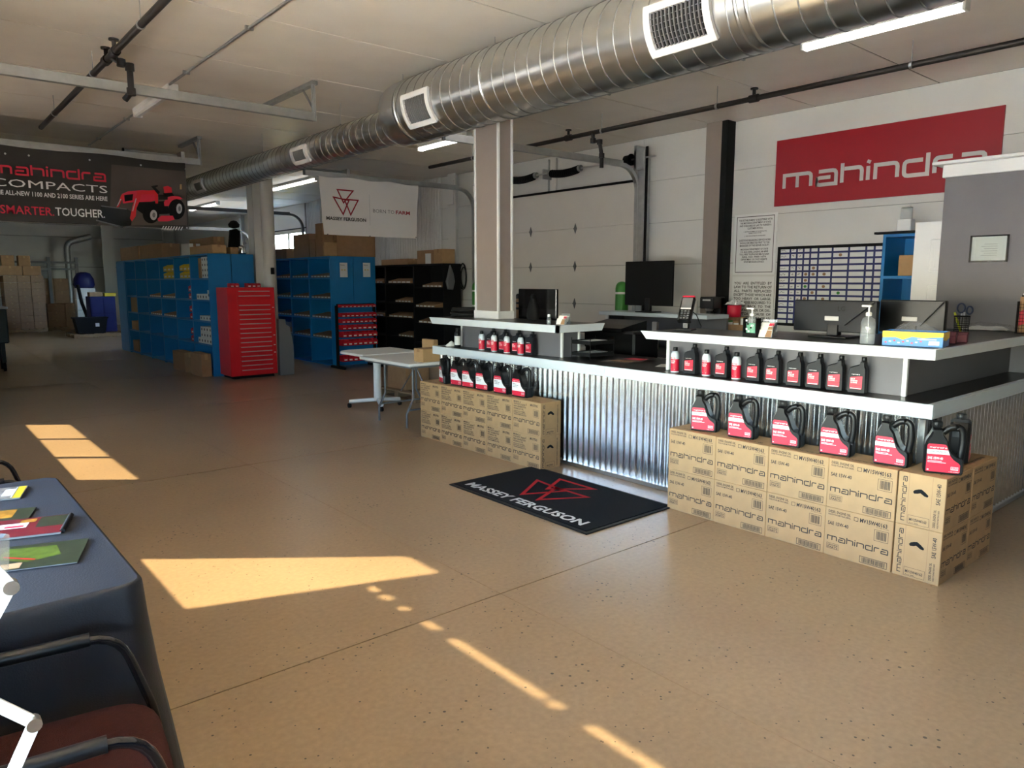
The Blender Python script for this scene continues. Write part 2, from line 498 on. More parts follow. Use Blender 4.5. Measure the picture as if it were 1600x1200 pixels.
def tag(o, label, cat, group=None, kind=None):
    o['label'] = label; o['category'] = cat
    if group: o['group'] = group
    if kind: o['kind'] = kind
    return o
def thing(name, label, cat, loc=(0, 0, 0), rz=0.0, group=None):
    o = bpy.data.objects.new(name, None)
    o.empty_display_size = 0.1
    scene.collection.objects.link(o)
    o.location = loc; o.rotation_euler = (0, 0, rz)
    return tag(o, label, cat, group)
def struct(o, label=None, cat=None):
    o['kind'] = 'structure'
    if label: o['label'] = label
    if cat: o['category'] = cat
    return o
def inst(name, me, parent=None, loc=(0, 0, 0), rz=0.0):
    o = bpy.data.objects.new(name, me)
    scene.collection.objects.link(o)
    o.location = loc; o.rotation_euler = (0, 0, rz)
    if parent: o.parent = parent
    return o
def dup(root, loc, rz=0.0, label=None, group=None):
    r = root.copy(); scene.collection.objects.link(r)
    r.location = loc; r.rotation_euler = (0, 0, rz)
    if label: r['label'] = label
    if group: r['group'] = group
    for ch in list(root.children):
        c = ch.copy(); scene.collection.objects.link(c); c.parent = r
        for g in list(ch.children):
            d = g.copy(); scene.collection.objects.link(d); d.parent = c
    return r
FX = -PI / 2        # turns a thing built with its front to -Y so that it faces -X
X3, Y3, Z3 = Vector((1, 0, 0)), Vector((0, 1, 0)), Vector((0, 0, 1))
ORD = ['first', 'second', 'third', 'fourth', 'fifth', 'sixth', 'seventh', 'eighth', 'ninth', 'tenth', 'eleventh']

# ================================================================== the setting
XL, XR, ZC, YB, YF = -0.35, 8.75, 3.75, -5.0, 32.0

# ---- floor: slabs divided by saw-cut joints
floor = struct(MB().box(XL - 0.15, XR + 0.2, YB, YF, -0.14, -0.02).build('floor', 'joint'), 'polished tan concrete floor with saw cut joints', 'floor')
xs = [XL, 2.34, 5.95, XR + 0.02]
ys = [YB, -0.75, 2.87, 6.49, 10.1, 13.72, 17.34, 20.96, 24.58, 28.2, YF]
for i in range(3):
    for j in range(len(ys) - 1):
        MB().box(xs[i] + 0.0015, xs[i + 1] - 0.0015, ys[j] + 0.004, ys[j + 1] - 0.004, -0.02, 0).build('slab', 'floor', floor)

# ---- ceiling: insulated panels across the hall
ceil = struct(MB().box(XL - 0.15, XR + 0.2, YB, YF, ZC + 0.006, ZC + 0.15).build('ceiling', 'gap'), 'off white insulated panel ceiling', 'ceiling')
y = 3.3 - 1.38 * 6
pm = MB().box(XL, XR, 0.008, 1.372, 0, 0.006).mesh('ceiling_panel', ['ceil'])
while y < YF:
    inst('panel', pm, ceil, (0, y, ZC)); y += 1.38

# ---- right wall
wr = MB()
wr.box(XR + 0.02, XR + 0.2, YB, 19.1, 0, ZC); wr.box(XR + 0.02, XR + 0.2, 22.75, YF, 0, ZC); wr.box(XR + 0.02, XR + 0.2, 19.1, 22.75, 3.1, ZC)
wall_right = struct(wr.build('wall_right', 'gap'), 'white panelled wall with the garage doors', 'wall')
rows = [0.0, 0.07, 0.68, 1.29, 1.90, 2.51, 3.12, ZC]
def wall_panels(y0, y1, lo=0.0):
    for a, b in zip(rows, rows[1:]):
        if b <= lo + 0.02: continue
        MB().box(XR, XR + 0.02, y0 + 0.002, y1 - 0.002, max(a, lo) + 0.0025, b - 0.0025).build('panel', 'wallw', wall_right)
for y0, y1 in ((-5, -1.3), (-1.3, 2.35), (2.35, 5.98), (5.98, 7.33), (11.33, 12.6)): wall_panels(y0, y1)
wall_panels(7.33, 11.33, 3.12)
wall_panels(19.1, 22.75, 3.12); wall_panels(22.75, 27.4); wall_panels(27.4, 32)
# ribbed metal cladding between the two garage doors
def ribbed(y0, y1):
    b = MB(); prof = []
    yy = y0
    while yy < y1 - 1e-6:
        for dy, dx in ((0, 0), (0.05, 0), (0.065, -0.02), (0.085, -0.02)): prof.append((min(yy + dy, y1), XR + dx))
        yy += 0.1
    prof.append((y1, XR))
    n = len(prof)
    b.add([(x, yv, 0) for yv, x in prof] + [(x, yv, ZC) for yv, x in prof], [(i, n + i, n + i + 1, i + 1) for i in range(n - 1)])
    return b
for y0 in (12.6, 14.2, 15.8, 17.4): ribbed(y0, min(y0 + 1.6, 19.1)).build('ribbed_sheet', 'wallw', wall_right)

# ---- far and near end walls
wb = MB().box(XL - 0.15, XR + 0.2, YF + 0.02, YF + 0.2, 0, ZC + 0.1)
wall_back = struct(wb.build('wall_back', 'gap'), 'far end wall of white horizontal panels', 'wall')
for a, b_ in ((0, 1.1), (1.1, 2.2), (2.2, 3.3), (3.3, ZC)):
    MB().box(XL, XR, YF, YF + 0.02, a + 0.006, b_ - 0.006).build('panel', 'wallw', wall_back)
struct(MB().box(XL - 0.15, XR + 0.2, YB - 0.15, YB, 0, ZC + 0.1).build('wall_front', 'greyp'), 'plain grey wall behind the viewer', 'wall')

# ---- left wall with a shaded shop window and a sectional door with a row of lights
wl = MB()
WX0, WX1 = XL - 0.15, XL
for y0, y1, z0, z1 in ((YB, -0.6, 0, ZC), (-0.6, 4.5, 0, 0.75), (4.5, 5.84, 0, 1.75), (-0.6, 5.84, 3.57, ZC), (5.84, 7.65, 0, ZC),
                       (7.65, 11.30, 3.05, ZC), (11.30, YF, 0, ZC)):
    wl.box(WX0, WX1, y0, y1, z0, z1)
wall_left = struct(wl.build('wall_left', 'wallw'), 'white wall with the shop windows beside the viewer', 'wall')
win = MB()
for yv in (-0.6, 0.6, 1.8, 3.05, 4.47): win.box(-0.47, -0.39, yv, yv + 0.06, 0.75, 3.57)
win.box(-0.47, -0.39, 5.80, 5.84, 1.75, 3.57)
win.box(-0.47, -0.39, -0.6, 4.5, 0.75, 0.81); win.box(-0.47, -0.39, -0.6, 5.84, 3.53, 3.57); win.box(-0.47, -0.39, -0.6, 4.5, 1.70, 1.76)
window_1 = struct(win.build('window_1', 'darkgrey'), 'large shop window with dark mullions', 'window')
for y0, y1 in ((-0.54, 0.6), (0.66, 1.8), (1.86, 3.05), (3.11, 4.47), (4.53, 5.80)):
    MB().box(-0.435, -0.43, y0, y1, 1.76, 3.53).build('pane', 'sundim' if y0 > 3 else 'glass', window_1)
    if y0 < 4.5: MB().box(-0.435, -0.43, y0, y1, 0.81, 1.70).build('pane', 'glass', window_1)

def sectional_door(name, xa, xb, y0, y1, zs, lites, label, inner, seal=0.02, group=None):
    """overhead door: stacked sections, some with a row of glass lights"""
    root = thing(name, label, 'door'); root['kind'] = 'structure'
    for k, (a, b_) in enumerate(zip(zs, zs[1:])):
        if k in lites:
            n, z0, z1, yy0, yy1, bar = lites[k]
            w = (yy1 - yy0 - bar * (n - 1)) / n
            m_ = MB()
            m_.box(xa, xb, y0, y1, a + 0.002, z0); m_.box(xa, xb, y0, y1, z1, b_ - 0.002)
            edges = [y0]
            for i in range(n): edges += [yy0 + i * (w + bar), yy0 + i * (w + bar) + w]
            edges.append(y1)
            for i in range(0, len(edges), 2): m_.box(xa, xb, edges[i], edges[i + 1], z0, z1)
            sec = m_.build('door_section', 'doorw', root)
            for i in range(n):
                MB().box((xa + xb) / 2 - 0.002, (xa + xb) / 2 + 0.002, edges[1 + 2 * i], edges[2 + 2 * i], z0, z1).build('pane', 'sundim' if name == 'door_2' else 'glass', sec)
        else:
            MB().cbox(xa, xb, y0, y1, a + 0.002, b_ - 0.002, 0.003).build('door_section', 'doorw', root)
    return root
zs_l = [0.0, 0.61, 1.22, 1.83, 2.50, 3.05]
sectional_door('door_2', -0.45, -0.40, 7.65, 11.30, zs_l, {3: (3, 1.88, 2.46, 8.06, 11.20, 0.05)}, 'closed sectional garage door with three lights in the left wall', 1)
zs_r = [0.0, 0.07, 0.68, 1.29, 1.90, 2.51, 3.13]
door1 = sectional_door('door_1', 8.66, 8.71, 7.42, 11.30, zs_r, {}, 'large closed white sectional garage door behind the counter', -1)
MB().box(8.655, 8.72, 7.42, 11.3, 3.13, 3.165).build('top_seal', 'blackm', door1)
hinge = MB()
hinge.prism([(0, 0.085), (0.022, 0.03), (0.035, 0), (0.022, -0.03), (0, -0.085), (-0.022, -0.03), (-0.035, 0), (-0.022, 0.03)], (0, 0, 0), (0, -1, 0), (0, 0, 1), (-0.008, 0, 0))
hinge.cyl((-0.014, -0.03, 0), (-0.014, 0.03, 0), 0.009, n=8)
hm = hinge.mesh('hinge', ['hinge'])
for yv in (8.66, 9.76, 10.85):
    for z in (0.68, 1.29, 1.90, 2.51): inst('hinge', hm, door1, (8.66, yv, z))
door3 = sectional_door('door_3', 8.80, 8.86, 19.1, 22.75, [0.0, 0.61, 1.22, 1.83, 2.44, 3.1],
                       {4: (3, 2.52, 3.0, 19.25, 22.6, 0.12), 3: (3, 1.92, 2.36, 19.25, 22.6, 0.12)}, 'far sectional garage door with two rows of bright lights', -1)

# ---- what stands outside
ground = struct(MB().box(-60, WX0, -40, 60, -0.2, -0.06).box(XR + 0.2, 60, -40, 60, -0.2, -0.06).build('ground', 'asphalt'), 'sunlit paved yard outside', 'ground')
aw = MB()
def slope(d0, d1, y0, y1):
    f = lambda d: (WX0 - d, 3.56 - 1.03 * d)
    (xa, za), (xb, zb) = f(d0), f(d1)
    aw.add([(xa, y0, za), (xa, y1, za), (xb, y1, zb), (xb, y0, zb), (xa, y0, za + 0.012), (xa, y1, za + 0.012), (xb, y1, zb + 0.012), (xb, y0, zb + 0.012)],
           [(0, 1, 2, 3), (7, 6, 5, 4), (0, 4, 5, 1), (1, 5, 6, 2), (2, 6, 7, 3), (3, 7, 4, 0)])
slope(0, 0.207, -3.6, 5.5); slope(0.233, 1.62, -3.6, 5.5)
for a, b_ in ((-3.6, 3.34), (3.79, 3.94), (4.0, 4.03), (4.90, 5.06), (5.12, 5.22), (5.30, 5.36), (5.44, 5.5)): slope(0.207, 0.233, a, b_)
tag(aw.build('window_awning', 'awning'), 'dark sloping awning outside the shop window', 'awning')
tr = thing('yellow_machine', 'yellow machine parked outside the far garage door', 'machine', (11.2, 24.6, -0.06))
MB().cbox(-0.8, 0.8, -2.2, 2.2, 1.2, 2.75, 0.15).build('body', 'yellow', tr)
MB().cbox(-0.85, -0.8, -1.6, 1.6, 2.2, 2.6, 0.01).build('grille', 'blackm', tr)
for yv in (-1.4, 1.4): MB().cyl((-0.9, yv, 0.62), (0.9, yv, 0.62), 0.62, n=24).build('wheel', 'rubber', tr)

# ---- columns
col = thing('column', 'taupe pillar with white corner trims rising from the counter', 'column'); col['kind'] = 'structure'
PX0, PX1, PY0, PY1 = 4.80, 4.975, 5.91, 6.29
MB().box(PX0, PX1, PY0, PY1, 1.262, ZC).build('shaft', 'pillar', col)
for x, yv in ((PX0, PY0), (PX0, PY1), (PX1, PY0), (PX1, PY1)):
    MB().cbox(x - 0.013, x + 0.013, yv - 0.013, yv + 0.013, 1.262, ZC - 0.001, 0.003).build('corner_trim', 'white', col)
b = MB()
b.cbox(PX0 - 0.02, PX1 + 0.02, PY0 - 0.02, PY1 + 0.02, 1.262, 1.345, 0.004)
b.build('base_trim', 'white', col)
hb = thing('column', 'cream steel column standing behind the red drawer cabinet', 'column'); hb['kind'] = 'structure'
b = MB()
b.box(5.05, 5.41, 13.16, 13.18, 0, ZC); b.box(5.05, 5.41, 13.42, 13.44, 0, ZC); b.box(5.22, 5.24, 13.18, 13.42, 0, ZC)
b.cyl((5.30, 13.14, 0), (5.30, 13.14, ZC), 0.115, n=20)
b.build('flanges', 'wallw', hb)
MB().cbox(5.27, 5.33, 12.995, 13.03, 1.78, 1.9, 0.004).build('switch_box', 'blackm', hb)
wc = thing('column', 'taupe wall pilaster with a black edge left of the notices', 'column'); wc['kind'] = 'structure'
MB().box(8.56, XR, 5.86, 6.10, 0, ZC).build('shaft', 'pillar', wc)
MB().box(8.565, XR, 5.775, 5.86, 0, ZC - 0.002).build('edge_strip', 'blackm', wc)
for i, (x, yv) in enumerate(((8.62, 12.05), (8.62, 17.9), (8.62, 23.6))):
    c = thing('column', ['white steel wall column beside the black shelves', 'white steel wall column before the far garage door', 'white steel wall column past the far garage door'][i], 'column'); c['kind'] = 'structure'
    MB().box(x - 0.02, x, yv - 0.13, yv + 0.13, 0, ZC).box(x, XR, yv - 0.01, yv + 0.01, 0, ZC).build('flanges', 'wallw', c)
    MB().cbox(x - 0.06, x - 0.02, yv - 0.10, yv + 0.10, 3.15, 3.62, 0.004).build('bracket', 'wallw', c)
for i, (px, yv) in enumerate(((173, 31.2), (268, 31.2))):
    p = at_y(px, 440, yv)
    c = thing('column', ['white column on the far wall beside the dark blue lockers', 'white column on the far wall behind the boxed top of the blue shelving'][i], 'column'); c['kind'] = 'structure'
    MB().box(p.x - 0.2, p.x + 0.2, yv, yv + 0.03, 0, ZC).box(p.x - 0.02, p.x + 0.02, yv + 0.03, YF, 0, ZC).build('flanges', 'wallw', c)

# ---- grey partition with a white cap at the end of the counter
pw = thing('partition_wall', 'grey half height partition with a white cap at the counter end', 'wall'); pw['kind'] = 'structure'
MB().box(6.75, 6.88, 0.6, 2.44, 0, 2.50).build('panel', 'greyp', pw)
MB().cbox(6.73, 6.90, 0.6, 2.46, 2.50, 2.60, 0.004).build('cap', 'white', pw)
MB().cbox(6.66, 6.97, 0.6, 2.52, 2.60, 2.625, 0.004).build('cap_board', 'white', pw)
# open door leaf behind the partition
dl = thing('door_4', 'white panelled door leaf standing open behind the partition', 'door'); dl['kind'] = 'structure'
MB().box(7.22, 7.26, 1.95, 2.83, 0.02, 2.185).build('leaf', 'white', dl)
for z0, z1 in ((0.15, 0.85), (0.98, 1.62), (1.74, 2.03)):
    for y0, y1 in ((2.07, 2.33), (2.43, 2.69)):
        b = MB()
        b.cbox(7.208, 7.22, y0, y1, z0, z1, 0.01)
        b.cbox(7.203, 7.21, y0 + 0.04, y1 - 0.04, z0 + 0.04, z1 - 0.04, 0.003)
        b.build('raised_panel', 'white', dl)

# ================================================================== overhead services
# ---- spiral duct
duct = thing('spiral_duct', 'large galvanised spiral duct running the length of the ceiling', 'duct')
DX, DZ, DR = 4.19, 3.35, 0.303
EX, EZ, ER = 4.25, 3.29, 0.18
def helix_duct(cx_, cz_, r, y0, y1, pitch, name):
    MB().cyl((cx_, y0, cz_), (cx_, y1, cz_), r, n=56, caps=True).build(name, 'galv', duct)
    # the folded lock seam winding round the duct
    b = MB(); n = 40; ang = 0.0; pts = []
    turns = (y1 - y0) / pitch
    steps = int(turns * n)
    prof = ((-0.0065, 0.0), (0.0, 0.006), (0.0065, 0.0))
    vs_, fs_ = [], []
    for i in range(steps + 1):
        a = 2 * PI * i / n; yy = y0 + pitch * i / n
        for dy, dr in prof: vs_.append((cx_ + (r + dr) * math.cos(a), yy + dy, cz_ + (r + dr) * math.sin(a)))
        if i:
            k = 3 * (i - 1)
            fs_ += [(k, k + 1, k + 4, k + 3), (k + 1, k + 2, k + 5, k + 4)]
    b.add(vs_, fs_, 0, True)
    b.build('lock_seam', 'seam', duct)
helix_duct(DX, DZ, DR, -4.9, 6.42, 0.147, 'large_duct')
helix_duct(EX, EZ, ER, 6.85, 15.5, 0.147, 'small_duct')
b = MB(); n = 48; rings = [(6.42, DR + 0.006, DX, DZ), (6.5, DR + 0.008, DX, DZ), (6.54, DR + 0.002, DX, DZ), (6.62, DR, DX, DZ), (6.70, DR - 0.004, DX, DZ - 0.004), (6.80, DR - 0.045, DX + 0.02, DZ - 0.02), (6.86, ER + 0.03, EX, EZ), (6.89, ER + 0.006, EX, EZ), (6.97, ER + 0.006, EX, EZ)]
vs_ = []
for yv, r, cx_, cz_ in rings:
    for k in range(n): vs_.append((cx_ + r * math.cos(2 * PI * k / n), yv, cz_ + r * math.sin(2 * PI * k / n)))
b.add(vs_, [(i * n + k, i * n + (k + 1) % n, (i + 1) * n + (k + 1) % n, (i + 1) * n + k) for i in range(len(rings) - 1) for k in range(n)], 0, True)
b.build('reducer', 'galv', duct)
for yv in (6.40, 5.05, 2.62, 2.55):
    b = MB(); b.lathe([(DR, -0.014), (DR + 0.008, -0.008), (DR + 0.008, 0.008), (DR, 0.014)], (0, 0, 0), 48)
    b.v = [(DX + p[0], yv + p[2], DZ + p[1]) for p in b.v]
    b.build('joint_band', 'galv', duct)
def register(yc, w, hgt, cx_, cz_, r, ang, tone='white'):
    """curved-frame grille on the flank of the duct facing the hall"""
    b = MB(); g = MB(); d = MB()
    def pt(a, yy, rr): return (cx_ + rr * math.cos(a), yy, cz_ + rr * math.sin(a))
    da = hgt / r / 2; fa = 0.045 / r
    def patch(q, a0, a1, y0, y1, r0, r1):
        n_ = 8
        for i in range(n_):
            t0, t1 = a0 + (a1 - a0) * i / n_, a0 + (a1 - a0) * (i + 1) / n_
            q.add([pt(t0, y0, r0), pt(t1, y0, r0), pt(t1, y1, r0), pt(t0, y1, r0), pt(t0, y0, r1), pt(t1, y0, r1), pt(t1, y1, r1), pt(t0, y1, r1)],
                  [(3, 2, 1, 0), (4, 5, 6, 7), (0, 1, 5, 4), (1, 2, 6, 5), (2, 3, 7, 6), (3, 0, 4, 7)])
    y0, y1 = yc - w / 2, yc + w / 2
    patch(b, ang - da, ang - da + fa, y0, y1, r + 0.002, r + 0.03); patch(b, ang + da - fa, ang + da, y0, y1, r + 0.002, r + 0.03)
    patch(b, ang - da + fa, ang + da - fa, y0, y0 + 0.05, r + 0.002, r + 0.03); patch(b, ang - da + fa, ang + da - fa, y1 - 0.05, y1, r + 0.002, r + 0.03)
    patch(d, ang - da + fa, ang + da - fa, y0 + 0.05, y1 - 0.05, r + 0.003, r + 0.006)
    root = d.build('register_throat', 'blackm', duct)
    b.build('register_frame', 'white', root)
    ny = 13
    for i in range(1, ny):
        yy = y0 + 0.05 + (w - 0.1) * i / ny
        g = MB(); patch(g, ang - da + fa, ang + da - fa, yy - 0.004, yy + 0.004, r + 0.008, r + 0.024); g.build('vane', 'grey', root)
    for i in range(1, 6):
        a = ang - da + fa + (2 * da - 2 * fa) * i / 6
        g = MB(); patch(g, a - 0.006, a + 0.006, y0 + 0.05, y1 - 0.05, r + 0.008, r + 0.016); g.build('vane', 'grey', root)
A0 = math.radians(200)
register(3.02, 0.50, 0.30, DX, DZ, DR, A0); register(6.0, 0.46, 0.30, DX, DZ, DR, A0)
register(8.98, 0.44, 0.20, EX, EZ, ER, A0); register(12.95, 0.44, 0.20, EX, EZ, ER, A0)
b = MB()
for yv, r, cx_, cz_ in ((5.2, DR, DX, DZ), (6.7, DR, DX, DZ), (8.2, ER, EX, EZ), (10.6, ER, EX, EZ), (3.7, DR, DX, DZ), (1.5, DR, DX, DZ)):
    b = MB(); b.cyl((cx_, yv, cz_ + r), (cx_, yv, ZC), 0.003, n=5); b.cyl((cx_, yv, cz_ + r), (cx_, yv, cz_ + r + 0.03), 0.012, n=8); b.build('hanger_wire', 'galvd', duct)
# ---- strip lights
def strip_light(x, y0, y1, label, on=True):
    t = thing('strip_light', label, 'light', (x, (y0 + y1) / 2, ZC), 0, 'ceiling strip lights')
    h = (y1 - y0) / 2
    MB().cbox(-0.055, 0.055, -h, h, -0.055, 0, 0.006).build('housing', 'white', t)
    MB().prism([(-0.048, 0), (-0.040, -0.03), (-0.02, -0.045), (0.02, -0.045), (0.040, -0.03), (0.048, 0)], (0, -h + 0.012, -0.055), (1, 0, 0), (0, 0, 1), (0, 2 * h - 0.024, 0)).build('diffuser', 'led' if on else 'white', t)
    for s in (-1, 1): MB().cbox(-0.052, 0.052, s * h - 0.012, s * h + 0.012, -0.105, -0.002, 0.005).build('end_cap', 'white', t)
strip_light(6.30, 2.23, 3.50, 'lit strip light above the red wall sign')
strip_light(5.84, 6.10, 7.35, 'lit strip light half hidden by the duct beside the pillar')
strip_light(6.45, 8.60, 9.85, 'lit strip light left of the taupe pillar')
strip_light(6.70, 14.0, 16.2, 'lit strip light above the white banner')
strip_light(6.75, 20.0, 22.25, 'far lit strip light beside the black banner')
strip_light(6.75, 26.0, 28.2, 'farthest strip light deep in the hall', False)
strip_light(2.50, 8.60, 10.1, 'unlit white strip light on the left of the ceiling', False)
strip_light(2.55, 20.0, 22.2, 'strip light deep in the hall above the pallets', False)
# ---- black iron pipes
def iron_pipe(x, z, y0, y1, label, hang, valves, drops):
    t = thing('iron_pipe', label, 'pipe')
    MB().cyl((x, y0, z), (x, y1, z), 0.028, n=14).build('run', 'pipe', t)
    for yv in hang:
        b = MB(); b.cyl((x, yv, z + 0.02), (x, yv, ZC), 0.004, n=6)
        b.cyl((x, yv - 0.012, z), (x, yv + 0.012, z), 0.034, n=14)
        b.build('hanger', 'galvd', t)
    for yv in valves:
        b = MB(); b.cyl((x, yv - 0.05, z), (x, yv + 0.05, z), 0.04, n=14); b.cyl((x, yv, z), (x, yv, z + 0.09), 0.018, n=10)
        b.cyl((x, yv, z + 0.09), (x, yv, z + 0.105), 0.04, n=12); b.build('valve', 'pipe', t)
    for pts in drops:
        b = MB(); b.tube(pts, 0.026, 12)
        for p in pts[1:-1]: b.cyl(Vector(p) - Vector((0, 0, 0.03)), Vector(p) + Vector((0, 0, 0.03)), 0.036, n=12)
        b.build('drop', 'pipe', t)
iron_pipe(1.60, 3.55, -4.8, 11.0, 'black iron pipe at the upper left with a short drop', (6.2, 7.9, 10.0, 3.0, -1.0), (7.35, 7.05), (((1.60, 7.2, 3.55), (1.66, 7.12, 3.49), (1.72, 7.10, 3.46), (1.72, 7.10, 3.26), (1.68, 7.16, 3.20)),))
iron_pipe(7.05, 3.54, -4.8, 10.5, 'black iron pipe along the ceiling above the counter', (2.9, 4.9, 6.6, 9.3, 0.5), (4.45, 7.2), (((7.05, 6.75, 3.54), (7.05, 6.75, 3.44), (7.1, 6.68, 3.42), (7.12, 6.66, 3.25), (7.12, 6.66, 3.1)),))
# ---- conduits on the ceiling
def conduit(x, y0, y1, label, z=3.732):
    t = thing('conduit', label, 'conduit')
    MB().cyl((x, y0, z), (x, y1, z), 0.013, n=8).build('tube', 'galvd', t)
    yy = y0 + 0.6
    while yy < y1:
        MB().cbox(x - 0.035, x + 0.035, yy - 0.012, yy + 0.012, z - 0.016, ZC - 0.001, 0.003).build('strap', 'galvd', t); yy += 1.7
conduit(2.46, -4.5, 8.58, 'thin steel conduit on the left of the ceiling, near run')
conduit(2.52, 10.12, 13.1, 'thin steel conduit beyond the unlit strip light')
conduit(6.32, 3.53, 8.58, 'thin steel conduit between the two right hand strip lights')
conduit(5.84, 7.4, 11.0, 'thin dark conduit behind the small duct')
# ---- door tracks
def door_track(yv, xw, sgn, xe, z, label, side, to_floor=True, brace=0.9, gm='galvd'):
    """overhead-door track: vertical rail, curve, horizontal rail and ceiling hanger. sgn=+1 runs from the wall towards +X"""
    t = thing('door_track', label, 'track')
    R = 0.36
    pts = [(xw, yv, 0.02), (xw, yv, z - R)] if to_floor else [(xw, yv, z - R)]
    for k in range(1, 9):
        a = PI / 2 * k / 8
        pts.append((xw + sgn * R * (1 - math.cos(a)), yv, z - R + R * math.sin(a)))
    pts.append((xe, yv, z))
    b = MB(); w, d = 0.03, 0.028
    P = [Vector(p) for p in pts]
    ring = []
    for i, p in enumerate(P):
        tg = (P[min(i + 1, len(P) - 1)] - P[max(i - 1, 0)]).normalized()
        nn = Vector((-tg.z, 0, tg.x))
        for (a, c) in ((-d, -w), (d, -w), (d, w), (-d, w)): ring.append(p + nn * a + Vector((0, c, 0)))
    fs_ = [(4 * i + k, 4 * i + (k + 1) % 4, 4 * i + 4 + (k + 1) % 4, 4 * i + 4 + k) for i in range(len(P) - 1) for k in range(4)]
    b.add(ring, fs_ + [(3, 2, 1, 0), tuple(4 * (len(P) - 1) + k for k in range(4))])
    b.build('rail', gm, t)
    # top angle on the rail
    b = MB(); b.box(min(xw + sgn * R, xe), max(xw + sgn * R, xe), yv + side * 0.032 - 0.002, yv + side * 0.032 + 0.002, z - 0.03, z + 0.055); b.build('stiffener', gm, t)
    # hanger of punched angle with a ceiling angle and a diagonal
    b = MB(); b.box(xe - sgn * 0.0 - 0.025, xe + 0.025, yv - 0.004, yv, z - 0.03, ZC); b.box(xe - 0.003, xe + 0.003, yv - 0.05, yv, z - 0.03, ZC); b.build('hanger', gm, t)
    if brace:
        b = MB(); b.box(xe - 0.03, xe + 0.03, yv - 0.05, yv + brace, ZC - 0.045, ZC - 0.004); b.build('ceiling_angle', gm, t)
        b = MB(); b.tube([(xe, yv + 0.01, z + 0.1), (xe, yv + 0.26, ZC - 0.03)], 0.016, 4); b.build('brace', gm, t)
    return t
door_track(7.54, -0.34, 1, 3.60, 3.37, 'galvanised door track crossing the upper left of the ceiling', -1, brace=1.5)
trk_bl = door_track(11.40, -0.34, 1, 3.62, 3.37, 'galvanised door track carrying the black banner', -1, brace=0.9)
trk = door_track(7.33, 8.62, -1, 5.12, 3.33, 'galvanised door track curving down right of the garage door', -1, brace=0)
trk_wh = door_track(11.36, 8.62, -1, 5.22, 3.37, 'galvanised door track carrying the white banner', -1, brace=0.5)
door_track(18.98, 8.62, -1, 4.6, 3.42, 'far door track left of the cream steel column, nearer one', -1, brace=0, gm='grey')
door_track(22.85, 8.62, -1, 4.8, 3.2, 'far door track left of the cream steel column, farther one', -1, brace=0, gm='grey')
# telescoping spring bumpers bolted to two of the tracks
for x, yv, t in ((3.0, 11.55, trk_bl), (5.6, 11.5, trk_wh)):
    MB().cyl((x - 0.35, yv, 3.47), (x + 0.45, yv, 3.47), 0.018, n=10).build('spring_bumper', 'galvd', t)
    MB().cyl((x - 0.37, yv, 3.47), (x - 0.35, yv, 3.47), 0.03, n=10).build('bumper_stop', 'blackm', t)
    MB().box(x + 0.35, x + 0.40, yv - 0.2, yv, 3.39, 3.5).build('bumper_bracket', 'galvd', t)
# vertical angle, drum and spring shaft of the large garage door
MB().box(8.60, 8.61, 7.20, 7.31, 0.0, 3.45).box(8.60, 8.74, 7.19, 7.20, 0.0, 3.45).build('wall_angle', 'galvd', trk)
MB().box(8.585, 8.60, 7.12, 7.16, 0.0, 3.6).build('chain_guide', 'blackm', trk)
sh = thing('spring_shaft', 'spring shaft with black torsion springs above the garage door', 'door part')
ZS = 3.44
MB().cyl((8.56, 6.95, ZS), (8.56, 11.3, ZS), 0.013, n=10).build('shaft', 'steel', sh)
for y0, y1 in ((8.50, 9.15), (9.55, 10.2)):
    b = MB(); n = 120; pts = []
    for i in range(n + 1):
        a = 2 * PI * 15 * i / n
        pts.append((8.56 + 0.05 * math.cos(a), y0 + (y1 - y0) * i / n, ZS - 0.01 - 0.03 * math.sin(PI * i / n) + 0.05 * math.sin(a)))
    b.tube(pts, 0.018, 5); b.build('torsion_spring', 'blackm', sh)
    b = MB(); b.cyl((8.56, y0 - 0.05, ZS), (8.56, y0, ZS), 0.05, n=14); b.cyl((8.56, y1, ZS), (8.56, y1 + 0.05, ZS), 0.05, n=14); b.build('winding_cone', 'galvd', sh)
b = MB(); b.cyl((8.56, 7.42, ZS), (8.56, 7.52, ZS), 0.07, n=18); b.cyl((8.56, 7.40, ZS), (8.56, 7.42, ZS), 0.085, n=18); b.build('cable_drum', 'blackm', sh)
b = MB(); b.cbox(8.50, 8.74, 7.26, 7.31, 3.28, 3.62, 0.004); b.cbox(8.50, 8.53, 7.12, 7.31, 3.26, 3.56, 0.004); b.build('end_bracket', 'galvd', sh)
for yv in (9.23, 9.42): MB().box(8.70, 8.745, yv - 0.05, yv + 0.05, 3.17, 3.7).build('mount_pad', 'wallw', sh)
b = MB(); b.box(8.54, 8.74, 9.32, 9.345, ZS - 0.08, ZS + 0.08); b.build('centre_bracket', 'steel', sh)

# ================================================================== the service counter
CB = thing('counter_base', 'counter base clad in shiny corrugated steel sheets', 'counter')
def corrugated(length, z0, z1, name, loc, rz, parent):
    """sheet of sinusoidal steel, front to -Y"""
    pitch, amp = 0.0676, 0.011
    n = int(length / pitch * 10)
    vs_ = []
    for z in (z0, z1):
        for i in range(n + 1):
            x = length * i / n
            vs_.append((x, -amp * math.cos(2 * PI * x / pitch), z))
    b = MB().add(vs_, [(i, i + 1, n + 2 + i, n + 1 + i) for i in range(n)], 0, True)
    return b.build(name, 'corr', parent, loc, rz)
